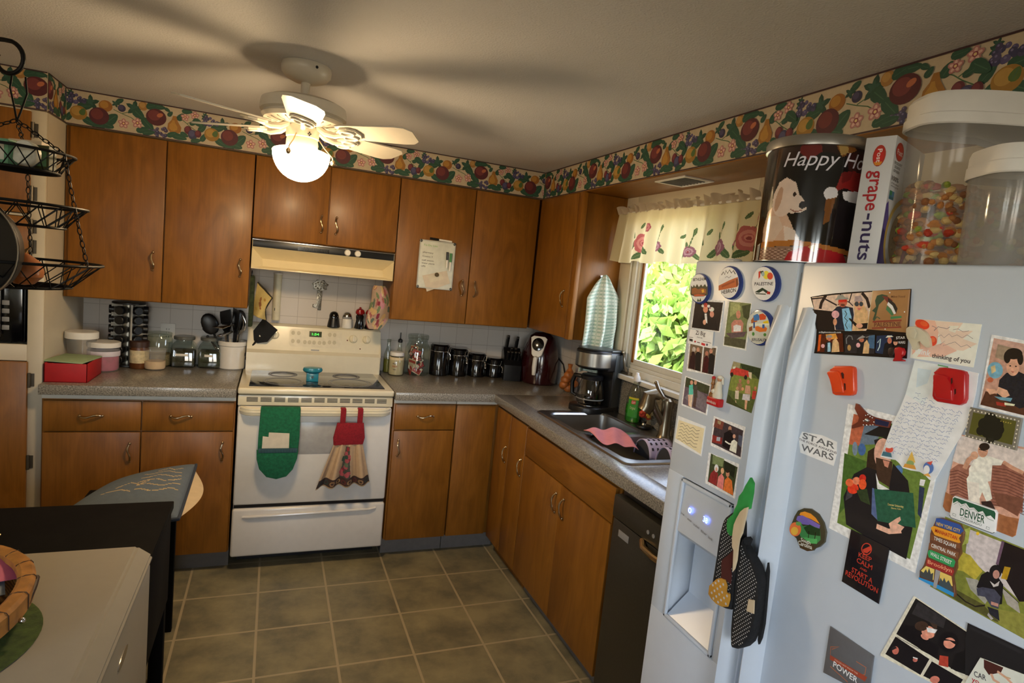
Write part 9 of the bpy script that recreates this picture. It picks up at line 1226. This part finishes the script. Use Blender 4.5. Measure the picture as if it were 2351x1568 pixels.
flat(b,[(.006,.122),(.030,.122),(.030,.137),(.006,.137)],fr,'3c7ca8'); flat(b,[(.006,.129),(.018,.129),(.018,.137),(.006,.137)],lambda x,z:fr(x,z,.0008),'2c8a5a')
flat(b,[(0,.112),(.008,.118),(.03,.07),(.03,.0),(0,.0)],lambda x,z:fr(x,z,.0006),'5a4aa0'); flat(b,[(0,.07),(.06,.045),(.165,.04),(.165,0),(0,0)],lambda x,z:fr(x,z,.0007),'2c2470'); flat(b,ellp(.10,.06,.085,.075,0,40),lambda x,z:fr(x,z,.0008),'c8a848'); flat(b,ellp(.102,.058,.078,.068,0,40),lambda x,z:fr(x,z,.001),'c4c8cc'); flat(b,ellp(.105,.058,.066,.056,0,40),lambda x,z:fr(x,z,.0012),'8a7050')
rr=random.Random(8)
for i in range(70): a=rr.uniform(0,2*PI); r=rr.random()**.5*.95; flat(b,ellp(.105+.062*r*math.cos(a),.058+.052*r*math.sin(a),.003,.0024,0,6),lambda x,z:fr(x,z,.0014),rr.choice(['5a4028','a88a5c','3c2a1c']))
obj('front_print',b,PRINT,t,recalc=False)
b=MB(); 
b.sheet(lambda u,v:Vector((-.775+.14*u,-2.925-.12*u*.6+.03*math.sin(u*8)-.02*v,FZ+.002+.030*math.sin(PI*v)*math.exp(-2.5*u)+.008*math.sin(PI*v))),20,10); solo('folded_cloth',b,pm('maroon_cloth','5a2430',.95,var=.4,sc_=40,bump=.4,bsc=160),'small maroon and tan cloth tucked beside the cereal box','cloth',solid=.004)
# dry food keepers
def keeper(name,label,Mx,rx,ry,h,lidh,fill,fh,slope=0,mat=None):
    t=thing(name,label,'food container',tuple(Mx.translation),'plastic food keepers on the fridge'); n=40
    def ring(k,z,sc_=1): return [Mx@Vector((rx*sc_*k[0],ry*sc_*k[1],z)) for k in sup]
    sup=[(abs(math.cos(a))**.62*math.copysign(1,math.cos(a)),abs(math.sin(a))**.62*math.copysign(1,math.sin(a))) for a in [2*PI*i/n for i in range(n)]]
    zs=lambda k,z:z-slope*max(0,k[0])*1.0 if z>h*.8 else z
    def band(b,L_): 
        R=[[b.v(Mx@Vector((rx*s_*k[0],ry*s_*k[1],zs(k,z)))) for k in sup] for s_,z in L_]; fs=[]
        for A,B in zip(R,R[1:]):
            for i in range(n): fs.append(b.bm.faces.new((A[i],A[(i+1)%n],B[(i+1)%n],B[i])))
        return R,fs
    b=MB(); R,fs=band(b,[(.86,0),(.89,.004),(.93,h*.5),(.97,h*.80),(1.0,h*.82),(1.0,h-lidh)]); fs.append(b.bm.faces.new(R[0])); b.fin(fs); obj('body',b,mat or CLEARPL,t)
    b=MB(); R,fs=band(b,[(1.01,h-lidh-.012),(1.035,h-lidh-.010),(1.035,h-lidh+.006),(1.01,h-lidh+.008),(1.01,h-.008),(.97,h),(.5,h)]); fs.append(b.bm.faces.new(R[-1])); b.fin(fs); obj('lid',b,WPL,t)
    return t
K1=Matrix.Translation((-.665,-2.985,FZ+.0008))@Matrix.Rotation(-.47,4,'Z')
t=keeper('food_keeper','large cloudy cereal keeper of pet food with a white sloping lid',K1,.145,.062,.292,.042,None,0,slope=.035)
b=MB()
rr=random.Random(21); PF=[pm('kibble_tan','b0743c',.8,var=.2),pm('kibble_red','b4381c',.7,var=.2),pm('kibble_green','8a9a34',.7,var=.2),pm('kibble_pale','c8a86a',.8,var=.2),pm('kibble_brown','84522c',.8,var=.2)]
for i in range(620):
    edge=i<440; a=rr.uniform(PI*.75,2*PI*1.0) if edge else rr.uniform(0,2*PI); k=(abs(math.cos(a))**.62*math.copysign(1,math.cos(a)),abs(math.sin(a))**.62*math.copysign(1,math.sin(a))); s=rr.uniform(.78,.86) if edge else rr.uniform(0,.8)
    z=rr.uniform(.008,.135-.02*k[0]*.5) if edge else rr.uniform(.11,.14); p=K1@Vector((.145*s*k[0],.062*s*k[1],z)); b.mi=rr.choices([0,1,2,3,4],[5,1,1,3,3])[0]
    q=Matrix.Rotation(rr.uniform(0,PI),3,'Z')@Matrix.Rotation(rr.uniform(0,PI),3,'X'); b.sph(p,rr.uniform(.011,.016),rr.uniform(.006,.009),rr.uniform(.006,.008),8,q)
b.mi=4; b.lathe([(0,.004),(.1,.004),(.1,.11),(0,.12)],K1@Vector((0,0,0)),20,K1.to_3x3(),1.05,.45)
o=obj('pet_food',b,PF,t); o['kind']='stuff'
K2=Matrix.Translation((-.775,-3.085,FZ+.0008))@Matrix.Rotation(-.5,4,'Z')
keeper('food_keeper','smaller clear cylinder keeper with a white lid standing ahead of the cereal keeper',K2,.056,.056,.178,.030,None,0,mat=CLEARPL2)
# ================================================================ FOREGROUND
# black table, chest freezer, stool with cushion
t=thing('side_table','black wooden table behind the small chest freezer','table',(-2.45,-1.74,0)); TX1,TY1,TY0,TZ=-2.072,-1.522,-1.955,.74
b=MB(); b.box(-2.95,TX1,TY0,TY1,TZ-.026,TZ,.003); obj('table_top',b,BLACKWOOD,t)
b=MB(); b.box(-2.94,TX1-.006,TY0+.008,TY1-.006,.40,TZ-.027,.002); obj('apron',b,BLACKWOOD,t)
for x in (-2.93,TX1-.046):
    for y in (TY0+.01,TY1-.046): b=MB(); b.box(x,x+.036,y,y+.036,0,.40,.002); obj('leg',b,BLACKWOOD,t)
b=MB(); b.tube([(-2.50,-1.72,TZ+.004),(-2.48,-1.735,TZ+.012),(-2.46,-1.73,TZ+.004)],.004,8); b.sph((-2.50,-1.715,TZ+.006),.006,seg=8); solo('brass_trinket',b,BRASS,'tiny brass trinket lying on the black table','trinket')
# chest freezer
t=thing('chest_freezer','small white chest freezer carrying the wicker tray','freezer',(-2.4,-2.4,0)); CX1=-2.060; CY1=-1.972; CZ=.80
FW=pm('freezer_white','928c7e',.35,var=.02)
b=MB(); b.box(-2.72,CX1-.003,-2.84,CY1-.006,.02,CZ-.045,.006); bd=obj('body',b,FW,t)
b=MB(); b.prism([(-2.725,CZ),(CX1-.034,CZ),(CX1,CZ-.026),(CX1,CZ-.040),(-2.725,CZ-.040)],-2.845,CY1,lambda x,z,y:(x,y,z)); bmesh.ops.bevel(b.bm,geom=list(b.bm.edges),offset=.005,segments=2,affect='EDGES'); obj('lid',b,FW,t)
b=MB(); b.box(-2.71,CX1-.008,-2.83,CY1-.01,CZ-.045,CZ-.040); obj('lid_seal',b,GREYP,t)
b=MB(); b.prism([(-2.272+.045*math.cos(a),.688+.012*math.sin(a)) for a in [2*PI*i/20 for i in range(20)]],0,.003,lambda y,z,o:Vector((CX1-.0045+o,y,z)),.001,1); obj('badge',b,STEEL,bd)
# placemat and wicker tray with post
b=MB(); b.lathe([(0,0),(.196,0),(.2,.002),(.196,.004),(0,.004)],(-2.39,-2.35,CZ+.0005),56); MATG=pm('green_placemat','3a4a1a',.95,var=.35,sc_=60,bump=.6,bsc=150); solo('placemat',b,MATG,'round green woven placemat on the chest freezer','placemat')
t=thing('wicker_tray','oval woven wicker tray with wooden rim on the green placemat','basket',(-2.42,-2.33,CZ+.005))
def weave():
    m,N,L,bs=nodes('wicker'); tc=N.new('ShaderNodeTexCoord'); w=N.new('ShaderNodeTexWave'); w.wave_type='BANDS'; w.bands_direction='Z'; w.inputs['Scale'].default_value=60; w.inputs['Distortion'].default_value=3; L.new(tc.outputs['Object'],w.inputs[0]); L.new(mixc(N,L,w.outputs[1],lin('6b4a22'),lin('b5884a')),bs.inputs['Base Color']); bs.inputs['Roughness'].default_value=.6
    bp=N.new('ShaderNodeBump'); bp.inputs['Strength'].default_value=.6; bp.inputs['Distance'].default_value=.004; L.new(w.outputs[1],bp.inputs['Height']); L.new(bp.outputs[0],bs.inputs['Normal']); return m
WK=weave(); tc_=(-2.42,-2.33,CZ+.005)
b=MB(); b.lathe([(0,0),(.16,0),(.175,.01),(.196,.07),(.19,.07),(.168,.014),(.155,.006),(0,.006)],tc_,56,None,1,1.25); obj('bowl',b,WK,t)
b=MB(); n=56; 
b.lathe([(.176,.064),(.177,.076),(.183,.080),(.200,.079),(.206,.072),(.205,.040),(.200,.038),(.197,.060),(.176,.064)],tc_,64,None,1,1.25)
rim=obj('rim',b,pm('rim_wood','9c6a30',.5,var=.3,sc_=40),t)
b=MB()
for i in range(22):
    a=2*PI*i/22; d0=Vector((math.cos(a),1.25*math.sin(a),0)); T=Vector((-math.sin(a),1.25*math.cos(a),0)).normalized()
    b.tube([Vector(tc_)+d0*r+Vector((0,0,z))+T*k for r,z,k in ((.1765,.066,0),(.178,.0785,.001),(.190,.0808,.003),(.203,.078,.005),(.2066,.072,.006),(.2058,.042,.008))],.0009,5)
obj('rim_stitching',b,pm('dark_binding2','3a2410',.7),rim)
b=MB(); b.tube([(-2.240,-2.215,CZ+.05),(-2.228,-2.235,CZ+.066),(-2.220,-2.275,CZ+.068),(-2.221,-2.31,CZ+.05)],.006,8); obj('handle',b,pm('dark_leather','2e1a0e',.6),t)
b=MB(); b.sph((-2.212,-2.36,CZ+.045),.006,seg=10); obj('rivet',b,CHROME,t)
def sheetcard(name,label,M_,w,h,mat,th=.001,pr=None):
    b=MB(); b.box(-w/2,w/2,-h/2,h/2,0,th,0,M_); o=solo(name,b,mat,label,'post')
    if pr:
        b=MB()
        for c,p in pr: flat(b,p,lambda x,y:M_@Vector((x,y,th+.0004)),c)
        obj('print',b,PRINT,o,recalc=False)
MT=lambda x,y,z,rz,rx,ry:Matrix.Translation((x,y,z))@Matrix.Rotation(rz,4,'Z')@Matrix.Rotation(rx,4,'X')@Matrix.Rotation(ry,4,'Y')
sheetcard('envelope','pink envelope in the wicker tray',MT(-2.338,-2.205,CZ+.070,.5,.2,.1),.13,.085,pm('pink_paper','b0566c',.6))
sheetcard('envelope','pale blue envelope under the pink one in the wicker tray',MT(-2.36,-2.235,CZ+.056,.35,.15,.05),.15,.10,pm('blue_paper','8898b0',.6))
sheetcard('leaflet','printed leaflet with orange leaf pictures in the wicker tray',MT(-2.318,-2.315,CZ+.064,-1.15,.1,-.10),.17,.09,pm('leaflet_paper','c0ab8c',.55),.001,[('a8622a',ellp(-.05,.02,.025,.018,30)),('b0743a',ellp(.0,.025,.02,.016,-20)),('8c4a24',ellp(-.085,-.02,.02,.014,10)),('a09060',ellp(.07,-.01,.03,.02,0)),('6a6a60',[(-.02,-.03),(.06,-.035),(.06,-.045),(-.02,-.045)])])
sheetcard('envelope','dark blue envelope under the leaflet in the wicker tray',MT(-2.345,-2.38,CZ+.050,-1.0,.05,-.1),.15,.10,pm('navy_paper','262c44',.6))
# stool and denim cushion behind the table
t=thing('stool','dark wooden stool carrying the denim cushion','stool',(-2.27,-1.22,0)); b=MB(); b.box(-2.42,-2.12,-1.40,-1.04,.585,.61,.006); obj('seat',b,BLACKWOOD,t)
for x in (-2.41,-2.15):
    for y in (-1.39,-1.07): b=MB(); b.box(x,x+.03,y,y+.03,0,.585,.003); obj('leg',b,BLACKWOOD,t)
b=MB(); b.box(-2.40,-2.14,-1.375,-1.36,.25,.28,.003); b.box(-2.40,-2.14,-1.06,-1.045,.25,.28,.003); obj('stretcher',b,BLACKWOOD,t)
t=thing('cushion','faded denim cushion with cream underside on the stool','cushion',(-2.27,-1.22,.611))
dn=Raster('55606a')
for i in range(5): dn.L('a8946c',.014,[(.50+.08*k+.01*i,.30+.09*i+.03*math.sin(k*1.7+i)) for k in range(6)])
dn.L('a8946c',.016,'.35 .55 .45 .48 .55 .55 .62 .48').L('a8946c',.014,'.25 .62 .4 .60 .52 .66').L('a8946c',.018,'.62 .25 .72 .18 .80 .25 .88 .20')
PX0,PX1,PY0,PY1=-2.47,-2.065,-1.46,-.985
def top(u,v):
    x=PX0+(PX1-PX0)*u; y=PY1+(PY0-PY1)*v; e=(math.sin(PI*min(1,max(0,u)))*math.sin(PI*v))**.35 if 0<u<1 and 0<v<1 else 0
    taper=.42*(1-v)*(1-u)   # the far side is pulled in
    return Vector((x+taper*.30,y,.650+.062*e+.03*u*(1-v)*u-.035*(1-u)))
b=MB(); b.sheet(top,90,70,lambda u,v:dn(u,v)); obj('denim_top',b,CLOTH,t)
def bot(u,v):
    # underside bulges out past the top on the aisle side
    a=v; p=top(u,1) if 0 else None
    x=PX0+(PX1-PX0)*u; y=PY1+(PY0-PY1)*v; e=(math.sin(PI*u)*math.sin(PI*v))**.5 if 0<u<1 and 0<v<1 else 0
    tp=top(u,v); rimz=tp.z; return Vector((tp.x+.092*math.sin(PI*v)*max(0,u-.5)*2*(e**.3 if e>0 else 0),tp.y,rimz-.10*e**.7-.0005))
b=MB(); b.sheet(bot,40,40); obj('cream_underside',b,pm('cream_cotton','c0ab88',.95,var=.05,bump=.4,bsc=120),t)
b=MB(); b.tube([top(1,k/20) for k in range(21)]+[top(1-k/20,1) for k in range(1,21)]+[top(0,1-k/20) for k in range(1,21)]+[top(k/20,0) for k in range(1,20)],.007,8,True); obj('piping',b,pm('dark_denim','2c3440',.95),t)
# ================================================================ HANGING BASKETS AND PAN RACK
AX,AY=-2.352,-1.984
cv=lambda s,z:Vector((AX+.925*s,AY-.379*s,z))    # s runs along the rack, level
t=thing('pot_rack','black wrought iron ceiling rack with a scrolled hook end','rack',(AX-.4,AY+.16,1.95)); b=MB()
pts=[cv(-.75,1.98)]+[cv(-.55+.05*i,1.982) for i in range(9)]
pts=[cv(-.75,1.960),cv(-.5,1.968),cv(-.3,1.978),cv(-.12,1.985),cv(-.03,1.984)]
for i in range(1,22):
    a=PI/2-i*.245; r=.040-.0008*i; pts.append(cv(-.022+r*math.cos(a)*1.0,1.944+r*math.sin(a)))
b.tube(pts,.0048,10); obj('arm',b,IRON,t)
b=MB()
for s in (-.30,-.72): b.tube([cv(s,1.97),cv(s,2.222)],.005,10); b.lathe([(0,0),(.03,0),(.03,.004),(0,.006)],cv(s,2.218),18)
obj('ceiling_rod',b,IRON,t)
HZ=1.904   # lowest point of the scroll
t=thing('hanging_basket','three-tier black wire basket on chains hanging from the iron rack','hanging basket',(AX,AY,1.40))
def chainlinks(b,p,q,link=.017,w=.0044,r=.0013):
    d=(q-p); n=max(2,int(d.length/(link*.78))); d.normalize(); s=d.orthogonal().normalized(); u=d.cross(s); step=(q-p)/n
    for i in range(n):
        c=p+step*(i+.5); k=s if i%2 else u
        b.tube([c+d*link*.5*math.sin(a)+k*w*math.cos(a) for a in [2*PI*j/8 for j in range(8)]],r,4,True)
TIERS=[(1.752,.107,.078,.042),(1.636,.133,.090,.048),(1.508,.165,.105,.056)]
CXs,CYs=AX,AY
b=MB(); b.tube([cv(-.012,HZ+.006),cv(-.016,HZ-.02),cv(-.006,HZ-.06),cv(0,HZ-.09)],.002,6); b.tube([cv(.018,HZ+.006),cv(.022,HZ-.03),cv(.008,HZ-.07),cv(0,HZ-.09)],.002,6); obj('hook_wire',b,IRON,t)
ANG=[-.39,-.39+2.094,-.39+4.189]
prev=[Vector((AX,AY,HZ-.088))]*3
for z,r,rb,dp in TIERS:
    for k,a in enumerate(ANG):
        e=Vector((AX+r*math.cos(a),AY+r*math.sin(a),z)); b=MB(); chainlinks(b,prev[k],e); obj('chain',b,IRON,t); prev[k]=e
    b=MB(); n=40
    R1=[(AX+r*math.cos(2*PI*i/n),AY+r*math.sin(2*PI*i/n),z) for i in range(n)]; R2=[(AX+rb*math.cos(2*PI*i/n),AY+rb*math.sin(2*PI*i/n),z-dp) for i in range(n)]
    b.tube(R1,.0032,8,True); b.tube(R2,.0028,8,True)
    for i in range(n):
        if i%2==0:
            for dj in (-2,2): b.tube([R1[i],R2[(i+dj)%n]],.0013,5)
    for i in range(-3,4): q=rb*i/4; hw=(rb*rb-q*q)**.5; b.tube([(AX-hw,AY+q,z-dp),(AX+hw,AY+q,z-dp)],.0013,5)
    obj('basket_tier',b,IRON,t)
# contents of the tiers
def tbox(name,label,x,y,z,sx,sy,sz,rz,m1,m2,cat='tea box',tilt=0):
    M_=Matrix.Translation((x,y,z))@Matrix.Rotation(rz,4,'Z')@Matrix.Rotation(tilt,4,'X'); b=MB(); b.box(-sx/2,sx/2,-sy/2,sy/2,0,sz,.0012,M_,1); b.mi=1; b.box(-sx*.40,sx*.40,-sy/2-.0006,-sy/2,sz*.15,sz*.85,0,M_); solo(name,b,[m1,m2],label,cat,'tea boxes in the top wire basket')
Zt=1.752-.042+.0035
GB=pm('mint_card','5c8c6c',.5,var=.1); WCD=pm('white_card','c4c0b0',.5,var=.12,sc_=80); CRD=pm('cream_card','c0a888',.55); OLV=pm('olive_card','3c4020',.5)
tbox('tea_box','mint green and white tea box in the top wire basket',AX-.022,AY-.040,Zt,.075,.030,.052,-.39,GB,WCD)
tbox('tea_box','cream tea box standing highest in the top wire basket',AX+.018,AY+.020,Zt,.075,.03,.064,-.39,CRD,CRD)
tbox('tea_box','dark olive tea box at the chain side of the top wire basket',AX+.048,AY-.006,Zt,.05,.024,.054,-.39,OLV,GB)
b=MB(); M_=Matrix.Translation((AX+.034,AY-.052,Zt+.016))@Matrix.Rotation(-.39,4,'Z')@Matrix.Rotation(1.45,4,'X'); b.lathe([(0,-.011),(.025,-.011),(.027,-.008),(.027,.008),(.025,.011),(0,.011)],M_.translation+Vector((0,0,.012)),24,M_.to_3x3()); b.bm.verts.ensure_lookup_table(); solo('tea_tin',b,WCD,'small round white tin on its edge in the top wire basket','tin')
ONI=pm('onion_skin','9c5a2c',.35,var=.25,sc_=25,coat=.2); ONP=pm('shallot_skin','7a4a3c',.35,var=.3,sc_=25,coat=.2); Zb=1.508-.056+.003
for x,y,r,m,l in ((.030,-.042,.036,ONI,'brown onion on the aisle side of the bottom wire basket'),(-.035,-.035,.034,ONP,'purplish onion in the bottom wire basket beside the brown one'),(-.01,.04,.035,ONI,'brown onion at the back of the bottom wire basket')):
    t2=thing('onion',l,'onion',(AX+x,AY+y,Zb),'onions in the bottom wire basket'); b=MB(); b.lathe([(0,0),(r*.5,.003),(r*.95,r*.55),(r,r*.9),(r*.85,r*1.45),(r*.35,r*1.85),(.004,r*2.0),(0,r*2.0)],(AX+x,AY+y,Zb),24); obj('bulb',b,m,t2)
    b=MB(); b.tube([(AX+x,AY+y,Zb+r*1.98),(AX+x+.004,AY+y,Zb+r*2.2),(AX+x+.012,AY+y-.004,Zb+r*2.35)],[.004,.003,.001],6); obj('stem',b,pm('dry_stem','b89868',.8),t2)
# frying pan hanging on the rack, rim to the room
d_=lambda s,z,o:Vector((-2.376+.925*s+.379*o,-2.129-.379*s+.925*o,z))   # o runs away from the room
PC=(-.008,1.53)
t=thing('frying_pan','black frying pan hanging from the iron rack ahead of the baskets','frying pan',d_(PC[0],PC[1]-.1,0)); n=48; b=MB()
prf=[(0,.034),(.075,.034),(.088,.026),(.1,.0),(.103,-.001),(.104,.002),(.092,.029),(.078,.039),(0,.039)]
Rg=[]
for r,o in prf: Rg.append([b.v(d_(PC[0]+max(r,.0005)*math.cos(2*PI*i/n),PC[1]+max(r,.0005)*math.sin(2*PI*i/n),o)) for i in range(n)])
fs=[b.bm.faces.new((A[i],A[(i+1)%n],B_[(i+1)%n],B_[i])) for A,B_ in zip(Rg,Rg[1:]) for i in range(n)]; b.fin(fs)
obj('pan_body',b,pm('nonstick_black','0b0b0c',.38,var=.2),t)
b=MB(); b.tube([d_(PC[0]+.1035*math.cos(a),PC[1]+.1035*math.sin(a),-.001) for a in [2*PI*i/n for i in range(n)]],.0013,6,True); obj('rim',b,STEEL,t)
b=MB(); b.tube([d_(PC[0]-.035,PC[1]+.09,.012),d_(PC[0]-.06,PC[1]+.15,.03),d_(PC[0]-.12,PC[1]+.30,.085),d_(PC[0]-.15,PC[1]+.40,.12)],[.010,.011,.012,.009],10); b.tube([d_(PC[0]-.155,PC[1]+.415+.016*math.cos(a),.125+.016*math.sin(a)) for a in [2*PI*i/14 for i in range(14)]],.003,6,True); obj('handle',b,BLK,t)
